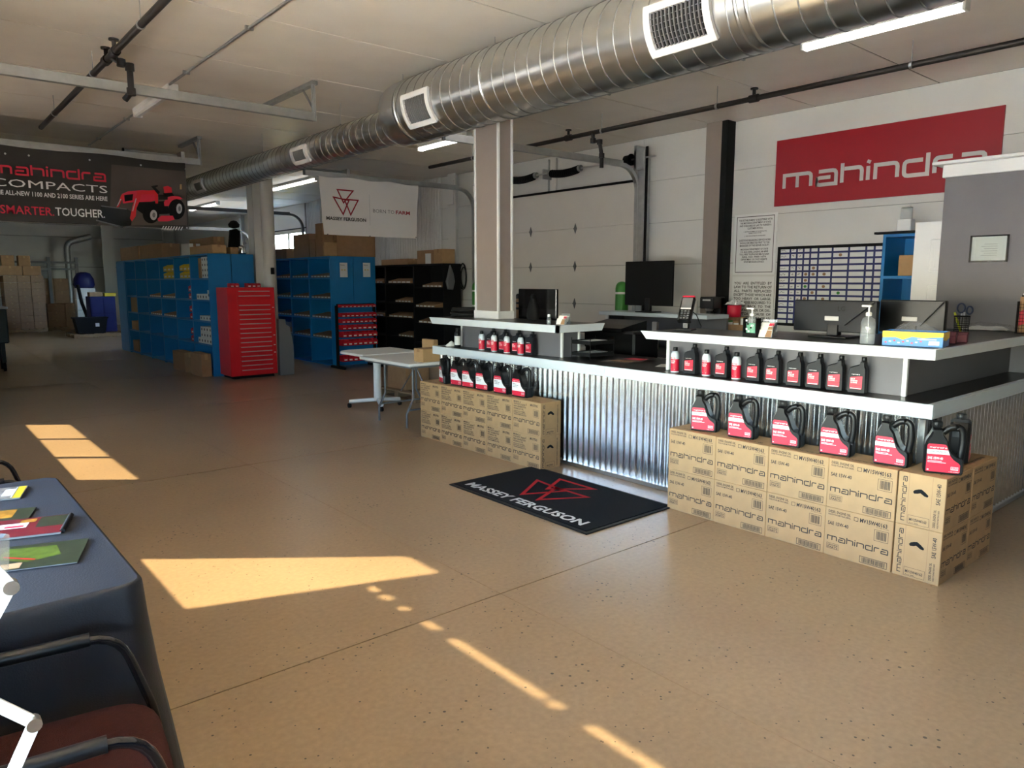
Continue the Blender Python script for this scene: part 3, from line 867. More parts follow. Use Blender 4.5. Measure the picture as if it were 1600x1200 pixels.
# front run faces -X (three sheets), return faces -Y
for y1, ln in ((6.66, 1.62), (5.04, 1.62), (3.42, 1.74)):
    corrugated(ln, 0.035, 0.854, 'corrugated_sheet', (4.58, y1, 0), FX, CB)
corrugated(2.15, 0.035, 0.854, 'corrugated_sheet', (4.58, 1.67, 0), 0, CB)
b = MB(); b.box(4.60, 5.2, 1.70, 6.64, 0.0, 0.85); b.box(4.60, 6.73, 1.70, 2.3, 0.0, 0.849); b.build('carcass', 'greyp', CB)
b = MB(); b.cbox(4.555, 4.60, 1.645, 6.66, 0, 0.035, 0.004); b.cbox(4.60, 6.74, 1.645, 1.69, 0, 0.035, 0.004); b.build('base_rail', 'galv', CB)
MB().cbox(4.565, 4.60, 1.65, 1.69, 0.035, 0.85, 0.004).build('corner_angle', 'galv', CB)

def L_poly(x0, x1, xe, y0, yi, y1):
    return [(x0, y0), (xe, y0), (xe, yi), (x1, yi), (x1, y1), (x0, y1)]
ct = thing('countertop', 'black laminate countertop with a thick white front edge', 'countertop')
MB().prism(L_poly(4.57, 5.45, 6.74, 1.65, 2.45, 6.74), (0, 0, 0.862), X3, Y3, (0, 0, 0.078)).build('top', 'lam', ct)
for a, c in ((4.18, 6.77), (1.612, 4.18)): MB().cbox(4.545, 4.57, a, c, 0.855, 0.9415, 0.003).build('front_edge', 'whitelam', ct)
MB().cbox(4.57, 6.74, 1.612, 1.65, 0.855, 0.9415, 0.003).build('return_edge', 'whitelam', ct)
MB().cbox(4.57, 5.45, 6.74, 6.77, 0.855, 0.9415, 0.003).build('end_edge', 'whitelam', ct)

# raised shelf, far part (left of the writing gap)
rs = thing('raised_shelf', 'raised counter shelf under the pillar with white edges', 'shelf')
RX = 4.76
MB().box(RX, RX + 0.05, 4.92, 6.50, 0.942, 1.20).build('riser_panel', 'greyp', rs)
MB().box(RX + 0.05, 4.98, 4.92, 4.95, 0.942, 1.20).build('end_panel', 'greyp', rs)
for x, yv in ((RX, 4.92), (4.98, 4.92), (RX, 6.50)): MB().cbox(x - 0.012, x + 0.012, yv - 0.012, yv + 0.012, 0.942, 1.20, 0.003).build('corner_trim', 'white', rs)
MB().box(4.53, 5.10, 4.74, 6.72, 1.20, 1.26).build('top', 'lam', rs)
def sloped_edge(pts, name, parent):
    """white edge board that leans outward at its end"""
    b = MB(); b.prism(pts, (0, 0, 0), (0, 1, 0), (0, 0, 1), (0.028, 0, 0)); return b.build(name, 'whitelam', parent, (4.502, 0, 0))
sloped_edge([(4.712, 1.195), (6.70, 1.195), (6.76, 1.262), (4.712, 1.262)], 'front_edge', rs)
b = MB(); b.prism([(4.502, 1.195), (5.08, 1.195), (5.12, 1.262), (4.502, 1.262)], (0, 4.712, 0), (1, 0, 0), (0, 0, 1), (0, 0.028, 0)); b.build('side_edge', 'whitelam', rs)
# raised shelf, near part with the return
rn = thing('raised_shelf', 'raised counter shelf at the near corner holding the hand sanitisers', 'shelf')
MB().box(RX, RX + 0.05, 1.86, 3.68, 0.942, 1.205).build('riser_panel', 'greyp', rn)
MB().box(RX + 0.05, 6.74, 1.86, 1.91, 0.942, 1.205).build('return_panel', 'greyp', rn)
for x, yv in ((RX, 1.86), (RX, 3.68)): MB().cbox(x - 0.014, x + 0.014, yv - 0.014, yv + 0.014, 0.942, 1.205, 0.003).build('corner_trim', 'white', rn)
MB().prism(L_poly(4.575, 5.18, 6.745, 1.65, 2.42, 3.76), (0, 0, 1.205), X3, Y3, (0, 0, 0.055)).build('top', 'lam', rn)
b = MB(); b.prism([(2.9, 1.20), (3.74, 1.20), (3.80, 1.262), (2.9, 1.262)], (4.547, 0, 0), (0, 1, 0), (0, 0, 1), (0.028, 0, 0)); b.build('front_edge', 'whitelam', rn)
b = MB(); b.prism([(1.622, 1.20), (2.898, 1.20), (2.898, 1.262), (1.622, 1.262)], (4.547, 0, 0), (0, 1, 0), (0, 0, 1), (0.028, 0, 0)); b.build('front_edge', 'whitelam', rn)
MB().cbox(4.575, 6.745, 1.622, 1.65, 1.20, 1.262, 0.002).build('return_edge', 'whitelam', rn)

# ================================================================== oil cartons
CL, CW, CH = 0.395, 0.245, 0.30
def carton_meshes(kind):
    b = MB(); b.cbox(-CL / 2, CL / 2, -CW / 2, CW / 2, 0, CH, 0.003)
    body = b.mesh('carton_body', ['kraft'])
    # flap seams of both ends and the tape line on top
    s = MB(); e = 0.0006
    for sx in (-1, 1):
        o = Vector((sx * (CL / 2 + e), 0, 0))
        for yy in (-0.065, 0.055): s.rect(yy - 0.0012, yy + 0.0012, 0.004, CH - 0.004, o, Y3 * sx, Z3)
    s.rect(-CL / 2 + 0.004, CL / 2 - 0.004, -0.0015, 0.0015, (0, 0, CH + e), X3, Y3)
    seams = s.mesh('flap_seam', ['kraftd'])
    p = MB()
    def front(o, u, w=CL):
        k = w / 0.395
        def T(t, size, x, z, align='L', bold=0.012, width=None): p.text(t, size, o + u * (x * k) + Z3 * z, u, Z3, 0, align, 1.0, bold, width * k if width else None)
        x0 = -0.18
        if kind == 'diesel':
            T('DIESEL ENGINE OIL', 0.021, x0, 0.270, bold=0.02, width=0.135); T('HUILE POUR MOTEUR DIESEL', 0.013, x0, 0.255, bold=0.02, width=0.135)
            T('SAE 15W-40', 0.030, x0, 0.195, bold=0.02, width=0.125)
            T('MV15W40163', 0.033, 0.01, 0.253, bold=0.025, width=0.155)
            T('3 x 1 GAL / 3 x 3.78 L', 0.009, 0.175, 0.243, 'R', width=0.07)
        else:
            for i, (t, w_) in enumerate((('MINERAL &', 0.10), ('SYNTHETIC BLEND', 0.17), ('NEW GENERATION', 0.175), ('HYDRAULIC OIL', 0.14), ('HUILE POUR SYSTEMES', 0.16), ('HYDRAULIQUES ET', 0.17), ('TRANSMISSIONS', 0.18))):
                T(t, 0.021 if i < 4 else 0.015, x0, 0.270 - 0.021 * min(i, 4) - 0.015 * max(0, i - 4), bold=0.02, width=w_)
            T('MVUTF3G', 0.028, 0.055, 0.258, bold=0.03, width=0.10)
        p.frame(-0.005 * k if kind == 'diesel' else 0.02, 0.002 + 0.018, 0.252, 0.276, 0.0025, o + u * (-0.02 * k), u, Z3)
        # upright and long barcode boxes
        p.frame(0.095 * k, 0.175 * k, 0.165, 0.232, 0.002, o, u, Z3)
        for i in range(9): p.rect((0.107 + 0.0064 * i) * k, (0.107 + 0.0064 * i + (0.0042 if i % 3 else 0.0028)) * k, 0.175, 0.224, o, u, Z3)
        p.frame(0.02 * k, 0.178 * k, 0.012, 0.052, 0.003, o, u, Z3)
        for i in range(22): p.rect((0.034 + 0.006 * i) * k, (0.034 + 0.006 * i + (0.0036 if i % 4 else 0.0022)) * k, 0.018, 0.046, o, u, Z3)
        p.wordmark(0.36 * k, o + u * (x0 * k) + Z3 * 0.096, u, Z3)
        p.frame(-0.18 * k, -0.105 * k, 0.045, 0.08, 0.0018, o, u, Z3)
        T('GENUINE', 0.013, -0.1425, 0.064, 'C', 0.02, 0.062); T('PARTS', 0.016, -0.1425, 0.049, 'C', 0.02, 0.062)
    front(Vector((0, -CW / 2 - 0.0008, 0)), X3)
    out = [('body', body), ('flap_seam', seams), ('front_print', p.mesh('front_print', ['ink']))]
    for sx in (-1, 1):
        p = MB()
        o = Vector((sx * (CL / 2 + 0.0008), 0, 0)); u = Vector((0, 1, 0)) * sx     # right-hand direction seen from outside
        p.wordmark(0.255, o + u * (-0.075) + Z3 * 0.022, Z3, -u)                # reads upward on the left edge strip
        if kind == 'diesel':
            p.text('SAE 15W-40', 0.030, o + u * 0.098 + Z3 * 0.15, Z3, -u, 0, 'L', 1, 0.02, 0.115)
            p.text('DIESEL ENGINE OIL', 0.018, o + u * 0.082 + Z3 * 0.02, Z3, -u, 0, 'L', 1, 0.02, 0.10)
            p.text('HUILE POUR MOTEUR DIESEL', 0.011, o + u * 0.098 + Z3 * 0.02, Z3, -u, 0, 'L', 1, 0.02, 0.10)
            p.text('MV15W40163', 0.022, o + u * -0.052 + Z3 * 0.03, u, Z3, 0, 'L', 1, 0.025, 0.09)
        else:
            p.text('SYNTHETIC BLEND HYDRAULIC OIL', 0.02, o + u * 0.088 + Z3 * 0.02, Z3, -u, 0, 'L', 1, 0.02, 0.25)
            p.text('MVUTF3G', 0.02, o + u * -0.045 + Z3 * 0.025, u, Z3, 0, 'L', 1, 0.025, 0.075)
        p.frame(-0.06, 0.05, 0.012, 0.062, 0.0015, o, u, Z3)
        p.text('3 x 1 GAL', 0.009, o + u * -0.052 + Z3 * 0.016, u, Z3, 0, 'L', 1, 0.02, 0.05)
        out.append(('end_print', p.mesh('end_print', ['ink'])))
        h = MB()
        h.flat([(-0.042, 0.197), (-0.036, 0.187), (-0.018, 0.190), (-0.004, 0.196), (0.018, 0.182), (0.034, 0.180), (0.038, 0.190), (0.02, 0.206), (0.0, 0.219), (-0.014, 0.216), (-0.034, 0.208)], o + X3 * (0.0002 * sx), u, Z3)
        out.append(('hand_hole', h.mesh('hand_hole', ['blackm'])))
    p = MB(); p.wordmark(0.24, (-0.12, -0.08, CH + 0.0008), X3, Y3)
    out.append(('top_print', p.mesh('top_print', ['ink'])))
    return out
def make_carton(kind, label, group):
    t = thing('oil_carton', label, 'carton', group=group)
    for nm, me in carton_meshes(kind):
        c = inst(nm, me, t)
        if nm.endswith('print'): c['kind'] = 'stuff'
    return t
c_d = make_carton('diesel', '', 'oil cartons stacked against the counter')
c_h = make_carton('hydraulic', '', 'oil cartons stacked against the counter')
c_h.scale = (0.962, 1, 1)
first = {'d': True, 'h': True}
def put_carton(k, loc, rz, label):
    src = c_d if k == 'd' else c_h
    if first[k]:
        first[k] = False; src.location = loc; src.rotation_euler = (0, 0, rz); src['label'] = label
    else: dup(src, loc, rz, label)
edL = [6.53, 6.135, 5.755, 5.38, 5.005, 4.62]
for r in (0, 1):
    for i in range(5):
        yc = (edL[i] + edL[i + 1]) / 2
        put_carton('h', (4.22 + CW / 2 + random.uniform(0, 0.006), 6.53 - 0.19 - 0.3815 * i + random.uniform(-0.001, 0.001), r * (CH + 0.001)), FX + random.uniform(-0.006, 0.006) * 0,
                   f'kraft oil carton in the {"upper" if r else "lower"} row left of the black mat, {ORD[i]} from the left')
for r in (0, 1):
    for i in range(4):
        put_carton('d', (4.22 + CW / 2 + random.uniform(0, 0.004), 3.236 - 0.1975 - 0.3965 * i, r * (CH + 0.001)), FX,
                   f'kraft oil carton in the {"upper" if r else "lower"} row right of the black mat, {ORD[i]} from the left')
for r in (0, 1):
    for i in range(2):
        put_carton('d', (4.225 + CL / 2 + i * (CL + 0.004), 1.40 + CW / 2, r * (CH + 0.001)), 0,
                   f'kraft oil carton at the counter corner, {"upper" if r else "lower"} row, {"nearest with its hand hole showing" if i == 0 else "behind the one with the hand hole"}')

# ================================================================== gallon jugs
def jug_meshes(kind):
    W = 0.19; D = 0.105
    poly = [(-0.088, 0.0), (0.088, 0.0), (0.095, 0.012), (0.095, 0.078), (0.088, 0.088), (0.062, 0.096), (0.045, 0.112), (0.030, 0.140), (0.020, 0.170), (0.008, 0.198), (-0.012, 0.222), (-0.018, 0.236),
            (-0.018, 0.255), (-0.062, 0.255), (-0.062, 0.238), (-0.072, 0.215), (-0.088, 0.185), (-0.095, 0.155), (-0.095, 0.012)]
    b = MB(); b.prism(poly, (0, -D / 2, 0), X3, Z3, (0, D, 0), 0, (0.010, 0.016))
    body = b.mesh('jug_body', ['black'])
    h = MB()
    pts = arc_corner([Vector((-0.01, 0, 0.225)), Vector((0.03, 0, 0.262)), Vector((0.082, 0, 0.258)), Vector((0.090, 0, 0.17)), Vector((0.078, 0, 0.07))], [0, 0.03, 0.03, 0.03, 0], 4)
    h.tube([(p.x, p.y, p.z) for p in pts], 0.015, 10, 0, 1.25)
    handle = h.mesh('handle', ['black'])
    c = MB(); c.lathe([(0.0235, 0.0), (0.026, 0.004), (0.026, 0.028), (0.022, 0.033)], (-0.04, 0, 0.255), 20)
    for k in range(20):
        a = 2 * PI * k / 20; c.box(-0.04 + 0.026 * math.cos(a) - 0.001, -0.04 + 0.026 * math.cos(a) + 0.001, 0.026 * math.sin(a) - 0.001, 0.026 * math.sin(a) + 0.001, 0.258, 0.282)
    cap = c.mesh('cap', ['black'])
    l = MB(); o = Vector((0, -D / 2 - 0.0012, 0))
    for sgn in (1,):
        lab = [(-0.083, 0.014), (0.072, 0.014), (0.078, 0.02), (0.078, 0.06), (0.070, 0.070), (0.046, 0.086), (0.030, 0.105), (0.018, 0.135), (0.010, 0.160), (0.002, 0.168), (-0.075, 0.168), (-0.083, 0.160)]
        l.flat(lab, o, X3, Z3, 0)
        o2 = o + Vector((0, -0.0006, 0))
        if kind == 'diesel':
            l.flat([(-0.083, 0.112), (0.0265, 0.112), (0.017, 0.137), (-0.083, 0.137)], o2, X3, Z3, 1)
            l.text('DIESEL ENGINE OIL', 0.0125, o2 + Vector((-0.070, -0.0005, 0.123)), X3, Z3, 2, 'L', 1, 0.02, 0.078)
            l.rect(-0.068, 0.012, 0.1165, 0.1185, o2 + Vector((0, -0.0004, 0)), X3, Z3, 3)
            l.text('SAE 15W-40', 0.019, o2 + Vector((-0.078, 0, 0.083)), X3, Z3, 1, 'L', 1, 0.03, 0.073)
        else:
            l.flat([(-0.083, 0.058), (0.078, 0.058), (0.078, 0.06), (0.070, 0.070), (0.046, 0.086), (0.030, 0.105), (0.018, 0.137), (-0.083, 0.137)], o2, X3, Z3, 1)
            l.text('MINERAL &', 0.012, o2 + Vector((-0.074, -0.0005, 0.118)), X3, Z3, 2, 'L', 1, 0.02, 0.045)
            l.text('SYNTHETIC BLEND', 0.012, o2 + Vector((-0.074, -0.0005, 0.104)), X3, Z3, 2, 'L', 1, 0.02, 0.07)
            l.text('HYDRAULIC OIL', 0.012, o2 + Vector((-0.074, -0.0005, 0.09)), X3, Z3, 2, 'L', 1, 0.02, 0.06)
        l.wordmark(0.082, o2 + Vector((-0.071, 0, 0.1445)), X3, Z3, 1, t=0.2)
        for i in range(2 if kind == 'diesel' else 0): l.rect(-0.078, 0.01 - 0.02 * (1 - i), 0.072 - 0.007 * i, 0.0745 - 0.007 * i, o2, X3, Z3, 1)
        l.frame(0.035, 0.070, 0.030, 0.048, 0.0015, o2, X3, Z3, 1)
        l.text('GENUINE', 0.006, o2 + Vector((0.0525, 0, 0.0395)), X3, Z3, 1, 'C', 1, 0.02, 0.028); l.text('PARTS', 0.0065, o2 + Vector((0.0525, 0, 0.0325)), X3, Z3, 1, 'C', 1, 0.02, 0.028)
        l.rect(-0.078, -0.070, 0.020, 0.027, o2, X3, Z3, 1)
        l.text('1 GAL (3.78 L)', 0.0065, o2 + Vector((0.072, 0, 0.018)), X3, Z3, 1, 'R', 1, 0.0, 0.045)
    label = l.mesh('label_print', ['red', 'purewhite', 'ink', 'ltgrey'])
    return body, handle, cap, label
JUG = {}
def put_jug(kind, loc, rz, label):
    if kind not in JUG:
        t = thing('oil_jug', label, 'jug', loc, rz, 'gallon oil jugs on the cartons')
        for nm, me in zip(('body', 'handle', 'cap', 'label_print'), jug_meshes(kind)): inst(nm, me, t)
        JUG[kind] = t
    else: dup(JUG[kind], loc, rz, label)
ZT = 2 * CH + 0.002
jr = [(1097, 672, 0.30), (1150, 684, 0.16), (1219, 697, 0.16), (1299, 710, 0.14), (1382, 727, 0.12)]
for i, (px, py, dr) in enumerate(jr):
    p = at_z(px, py, ZT); put_jug('diesel', (4.335, p.y - 0.02, ZT), FX + dr, f'black gallon oil jug on the right hand cartons, {ORD[i]} from the left')
put_jug('diesel', (4.36, 1.475, ZT), FX + 0.42, 'black gallon oil jug at the very corner of the counter, fully lit label')
put_jug('diesel', (4.74, 1.52, ZT), 0.25, 'black gallon oil jug tucked behind the corner jug, label in shade')
jl = [(694, 598, -0.36), (715, 602, 0.05), (736, 605, 0.05), (757, 609, 0.05), (787, 614, 0.05), (818, 619, 0.05)]
for i, (px, py, dr) in enumerate(jl):
    p = at_z(px, py, ZT); put_jug('hydraulic', (4.345, p.y - 0.02, ZT), FX + dr + (0.04 if i else 0), f'black oil jug with a white banded label on the left cartons, {ORD[i]} from the left')

# ================================================================== quart bottles and spray cans on the ledge
def quart_meshes():
    D = 0.062
    poly = [(-0.050, 0), (0.050, 0), (0.0535, 0.006), (0.0535, 0.150), (0.050, 0.166), (0.043, 0.178), (0.041, 0.205), (0.017, 0.205), (0.015, 0.192), (0.005, 0.184), (-0.03, 0.172), (-0.047, 0.162), (-0.0535, 0.148), (-0.0535, 0.006)]
    b = MB(); b.prism(poly, (0, -D / 2, 0), X3, Z3, (0, D, 0), 0, (0.006, 0.010))
    c = MB(); c.lathe([(0.015, 0), (0.0165, 0.003), (0.0165, 0.024), (0.014, 0.028)], (0.029, 0, 0.205), 14)
    l = MB(); o = Vector((0, -D / 2 - 0.001, 0))
    l.flat([(-0.040, 0.028), (0.030, 0.028), (0.034, 0.032), (0.034, 0.112), (-0.036, 0.104), (-0.040, 0.098)], o, X3, Z3, 0)
    o2 = o + Vector((0, -0.0006, 0))
    l.wordmark(0.05, o2 + Vector((-0.032, 0, 0.119)), X3, Z3, 1, t=0.22)
    l.text('MULTI', 0.012, o2 + Vector((-0.036, 0, 0.088)), X3, Z3, 1, 'L', 1, 0.02, 0.025)
    l.text('PURPOSE', 0.012, o2 + Vector((-0.036, 0, 0.076)), X3, Z3, 1, 'L', 1, 0.02, 0.042); l.text('OIL 4-STROKE', 0.011, o2 + Vector((-0.036, 0, 0.065)), X3, Z3, 1, 'L', 1, 0.02, 0.04)
    l.flat([(-0.038, 0.042), (0.033, 0.056), (0.033, 0.059), (-0.038, 0.044)], o2, X3, Z3, 2)
    l.rect(-0.036, 0.028, 0.030, 0.034, o2, X3, Z3, 1)
    return b.mesh('bottle_body', ['darkgrey']), c.mesh('cap', ['black']), l.mesh('label_print', ['red', 'purewhite', 'ink'])
def can_meshes():
    b = MB(); b.lathe([(0.031, 0.0), (0.033, 0.004), (0.033, 0.010)], (0, 0, 0), 20, 1); b.lathe([(0.033, 0.010), (0.033, 0.105)], (0, 0, 0), 20, 0)
    b.lathe([(0.033, 0.105), (0.033, 0.135), (0.031, 0.148), (0.024, 0.163), (0.020, 0.168)], (0, 0, 0), 20, 1)
    c = MB(); c.lathe([(0.0175, 0), (0.0185, 0.003), (0.0185, 0.026), (0.016, 0.030)], (0, 0, 0.168), 16)
    l = MB(); o = Vector((0, -0.0338, 0))
    l.text('POWER', 0.016, o + Vector((-0.024, 0.004, 0.108)), X3, Z3, 1, 'L', 1, 0.03, 0.042); l.text('TRACTOR', 0.014, o + Vector((-0.024, 0.004, 0.086)), X3, Z3, 0, 'L', 1, 0.03, 0.04)
    l.text('PAINT', 0.014, o + Vector((-0.02, 0.002, 0.072)), X3, Z3, 0, 'L', 1, 0.03, 0.032)
    l.rect(-0.02, 0.018, 0.044, 0.05, o, X3, Z3, 2); l.rect(-0.018, 0.012, 0.022, 0.027, o, X3, Z3, 0)
    for q in (l,):
        q.v = [(x, -math.sqrt(max(0.0, 0.0337 ** 2 - x * x)), z) for x, y_, z in q.v]
    return b.mesh('can_body', ['red', 'whitelam']), c.mesh('cap', ['black']), l.mesh('label_print', ['purewhite', 'red', 'ink'])
QM, AM = quart_meshes(), can_meshes()
def put(meshes, name, cat, loc, rz, label, group):
    t = thing(name, label, cat, loc, rz, group)
    for nm, me in zip(('body', 'cap', 'label_print'), meshes): inst(nm, me, t)
    return t
ZL = 0.942
seq = 'acacacaqqqqqqq'
row = [('c', 1057), ('q', 1081), ('c', 1106), ('q', 1130), ('c', 1153), ('q', 1180), ('q', 1210), ('q', 1244), ('q', 1275.5), ('q', 1308), ('q', 1343)]
nc = nq = 0
for k, px in row:
    p = at_x(px, 590, 4.70)
    if k == 'c':
        put(AM, 'spray_can', 'spray can', (4.675, p.y, ZL), FX + 0.2, f'red and white spray can on the near ledge, {ORD[nc]} from the left', 'spray cans on the ledge'); nc += 1
    else:
        put(QM, 'oil_bottle', 'bottle', (4.685, p.y, ZL), FX + 0.10, f'black quart oil bottle on the near ledge, {ORD[nq]} from the left', 'quart bottles on the ledge'); nq += 1
row = [('c', 757.5), ('q', 768.5), ('c', 777), ('q', 788), ('c', 797), ('q', 808.5), ('c', 818.5), ('q', 830)]
nc = nq = 0
for k, px in row:
    p = at_x(px, 545, 4.70)
    if k == 'c':
        put(AM, 'spray_can', 'spray can', (4.66, p.y, ZL), FX + 0.2, f'red and white spray can on the far ledge, {ORD[nc]} from the left', 'spray cans on the ledge'); nc += 1
    else:
        put(QM, 'oil_bottle', 'bottle', (4.695, p.y, ZL), FX + 0.05, f'black quart oil bottle on the far ledge, {ORD[nq]} from the left', 'quart bottles on the ledge'); nq += 1

# ================================================================== logo mat
mt = thing('floor_mat', 'black floor mat with red emblem and white lettering before the counter', 'mat')
MB().cbox(3.345, 4.275, 3.21, 4.77, 0.0, 0.009, 0.003).build('rubber_edge', 'rubber', mt)
MB().cbox(3.375, 4.245, 3.24, 4.74, 0.009, 0.014, 0.002).build('pile', 'mat', mt)
b = MB(); b.text('MASSEY FERGUSON', 0.135, (3.425, 4.66, 0.0152), (0, -1, 0), (1, 0, 0), 0, 'L', 1, 0.03, 1.32); b.build('lettering', 'matwhite', mt)
b = MB(); b.triangles(0.60, (3.60, 4.37, 0.0152), (0, -1, 0), (1, 0, 0), 0, 0.05); b.build('emblem', 'matred', mt)

# ================================================================== signs and notices on the right wall
def on_x(px, py, x): return at_x(px, py, x)
UY = Vector((0, -1, 0))                     # right-hand direction on a surface that faces -X
sg = thing('wall_sign', 'large red wall sign with silver lettering', 'sign')
MB().box(8.725, 8.749, 2.655, 5.15, 2.60, 3.41).build('panel', 'signred', sg)
b = MB(); b.wordmark(2.27, (8.723, 5.045, 2.79), UY, Z3, 0, t=0.22); b.build('lettering', 'signsil', sg)

def notice(y0, y1, z0, z1, label, lines, border):
    t = thing('notice_board', label, 'notice')
    MB().box(8.735, 8.749, y0, y1, z0, z1).build('board', 'paper', t)
    o = Vector((8.733, y1, z0)); w, h = y1 - y0, z1 - z0
    p = MB()
    if border: p.frame(0.035, w - 0.035, 0.03, h - 0.03, 0.008, o, UY, Z3)
    z = h - 0.06
    for txt, size, wd, gap in lines:
        z -= size * 0.9
        if txt: p.text(txt, size, o + UY * (w / 2) + Z3 * z, UY, Z3, 0, 'C', 1, 0.02, wd * w)
        z -= gap
    p.build('printed_text', 'ink', t)
notice(5.10, 5.72, 1.74, 2.53, 'white notice with a black border at the top left of the planner',
       [('THIS ESTABLISHMENT IS REGISTERED WITH', 0.034, 0.78, 0.005), ('THE MICHIGAN DEPARTMENT OF STATE', 0.034, 0.72, 0.005), ('AND IS REQUIRED BY LAW TO FURNISH A', 0.034, 0.75, 0.005), ('CUSTOMER WITH A:', 0.034, 0.36, 0.02),
        ('1. WRITTEN STATEMENT OF THE SERVICE AND', 0.018, 0.55, 0.004), ('REPAIR WORK DONE', 0.018, 0.3, 0.02), ('2. WRITTEN ESTIMATE ON REQUEST', 0.018, 0.5, 0.03),
        ('QUESTIONS REGARDING SERVICE WORK', 0.034, 0.75, 0.004), ('SHOULD BE DIRECTED FIRST TO THE', 0.034, 0.70, 0.004), ('MANAGER OF THIS REPAIR FACILITY', 0.034, 0.7, 0.02),
        ('MICHIGAN DEPARTMENT OF STATE', 0.032, 0.65, 0.004), ('P.O. BOX 30046, LANSING, MI 48909', 0.032, 0.65, 0.004), ('TOLL-FREE TELEPHONE 888-767-6424', 0.032, 0.7, 0.004), ('REG. NO. F000-1674', 0.032, 0.56, 0.004), ('DEPARTMENT OF STATE WEBSITE', 0.032, 0.62, 0.004), ('WWW.MICHIGAN.GOV/SOS', 0.032, 0.48, 0)], True)
notice(5.10, 5.72, 0.95, 1.715, 'white notice in large black capitals below the bordered notice',
       [(t, 0.047, 0.9, 0.0085) for t in ('YOU  ARE  ENTITLED  BY', 'LAW TO THE RETURN OF', 'ALL  PARTS  REPLACED', 'EXCEPT THOSE WHICH ARE', 'TOO  HEAVY  OR  LARGE,', 'AND THOSE REQUIRED TO', 'BE  SENT  BACK  TO  THE', 'MANUFACTURER OR DIS-', 'TRIBUTOR  BECAUSE  OF', 'WARRANTY WORK OR AN', 'EXCHANGE  AGREEMENT.', 'YOU ARE ENTITLED TO', 'INSPECT  THE  PARTS')], False)
# weekly planner
wbd = thing('planner_board', 'white planner board with a blue grid and black frame', 'whiteboard')
Y0, Y1, Zb0, Zb1 = 3.45, 5.055, 1.10, 2.08
MB().box(8.735, 8.749, Y0, Y1, Zb0, Zb1).build('surface', 'paper', wbd)
b = MB(); o = Vector((8.732, Y1, Zb0)); w, h = Y1 - Y0, Zb1 - Zb0
cols = [0, 0.10, 0.155, 0.21, 0.265, 0.33, 0.44, 0.565, 0.69, 0.75, 0.81, 0.90, 1.0]
for c in cols[1:-1]: b.rect(c * w - 0.012, c * w + 0.012, 0.02, h - 0.02, o, UY, Z3)
for r in range(1, 13): b.rect(0.02, w - 0.02, h * r / 13 - 0.012, h * r / 13 + 0.012, o + Vector((-0.001, 0, 0)), UY, Z3)
b.build('grid_lines', 'navyline', wbd)
b = MB()
for y0, y1, z0, z1 in ((Y0 - 0.01, Y1 + 0.01, Zb0 - 0.01, Zb0 + 0.025), (Y0 - 0.01, Y1 + 0.01, Zb1 - 0.025, Zb1 + 0.01), (Y0 - 0.01, Y0 + 0.025, Zb0, Zb1), (Y1 - 0.025, Y1 + 0.01, Zb0, Zb1)): b.box(8.722, 8.749, y0, y1, z0, z1)
b.build('frame', 'blackm', wbd)
rnd = random.Random(3)
for k, (ci, ri) in enumerate(((4, 9), (3, 8), (4, 8), (5, 8), (3, 7), (3, 6), (4, 5), (3, 4), (5, 6), (6, 11), (6, 5), (5, 4))):
    cx_ = (cols[ci] + cols[ci + 1]) / 2 * w; cz_ = h * (ri + 0.5) / 13
    MB().cyl((8.724, Y1 - cx_, Zb0 + cz_), (8.735, Y1 - cx_, Zb0 + cz_), 0.018, n=12).build('magnet', 'green' if k in (5, 10) else 'kraftd', wbd)
b = MB()
for r in (12, 11, 9, 8, 7, 6, 5, 4, 3, 2):
    for c in (0, 1, 2):
        x0 = cols[c] * w + 0.02; x1 = cols[c + 1] * w - 0.02; n = 6
        b.stroke([(x0 + (x1 - x0) * (0.1 + 0.6 * i / n), h * (r + 0.5) / 13 + rnd.uniform(-0.012, 0.012)) for i in range(n + 1)], 0.004, o, UY, Z3)
b.build('handwriting', 'ink', wbd)['kind'] = 'stuff'

# framed certificate on the partition
fr = thing('framed_certificate', 'framed certificate behind glass on the grey partition', 'picture frame')
P0, P1 = on_x(1514, 410, 6.745), on_x(1578, 366, 6.745)
y1, y0, z0, z1 = P0.y, P1.y, P0.z, P1.z
b = MB(); t_ = 0.012
for a0, a1, c0, c1 in ((y0, y1, z0, z0 + t_), (y0, y1, z1 - t_, z1), (y0, y0 + t_, z0, z1), (y1 - t_, y1, z0, z1)): b.box(6.73, 6.749, a0, a1, c0, c1)
b.build('frame', 'blackgl', fr)
MB().box(6.742, 6.748, y0 + t_, y1 - t_, z0 + t_, z1 - t_).build('certificate', 'paper', fr)
MB().box(6.738, 6.740, y0 + t_, y1 - t_, z0 + t_, z1 - t_).build('pane', 'glass', fr)
b = MB(); o = Vector((6.7415, y1, z0)); w = y1 - y0
for i in range(6): b.rect(0.3 * w + 0.02 * (i % 2), 0.72 * w, 0.05 + 0.018 * i, 0.054 + 0.018 * i, o, UY, Z3)
b.build('text_lines', 'ltgrey', fr)

# blue locker with a shelf beyond the door leaf, a white alarm box on it
bc = thing('steel_cabinet', 'open blue steel cabinet right of the planner board', 'cabinet')
b = MB(); b.box(8.19, 8.70, 3.50, 3.53, 0, 2.15); b.build('side', 'blue', bc)
MB().box(8.19, 8.70, 2.70, 2.73, 0, 2.15).build('side', 'blue', bc)
MB().box(8.68, 8.70, 2.73, 3.50, 0, 2.15).build('back', 'blue', bc)
for z in (0.1, 0.6, 1.1, 1.68, 2.12): MB().box(8.19, 8.68, 2.73, 3.50, z, z + 0.03).build('shelf', 'blue', bc)
MB().cbox(8.12, 8.2, 2.66, 3.6, 2.15, 2.175, 0.004).build('rail', 'blackm', bc)

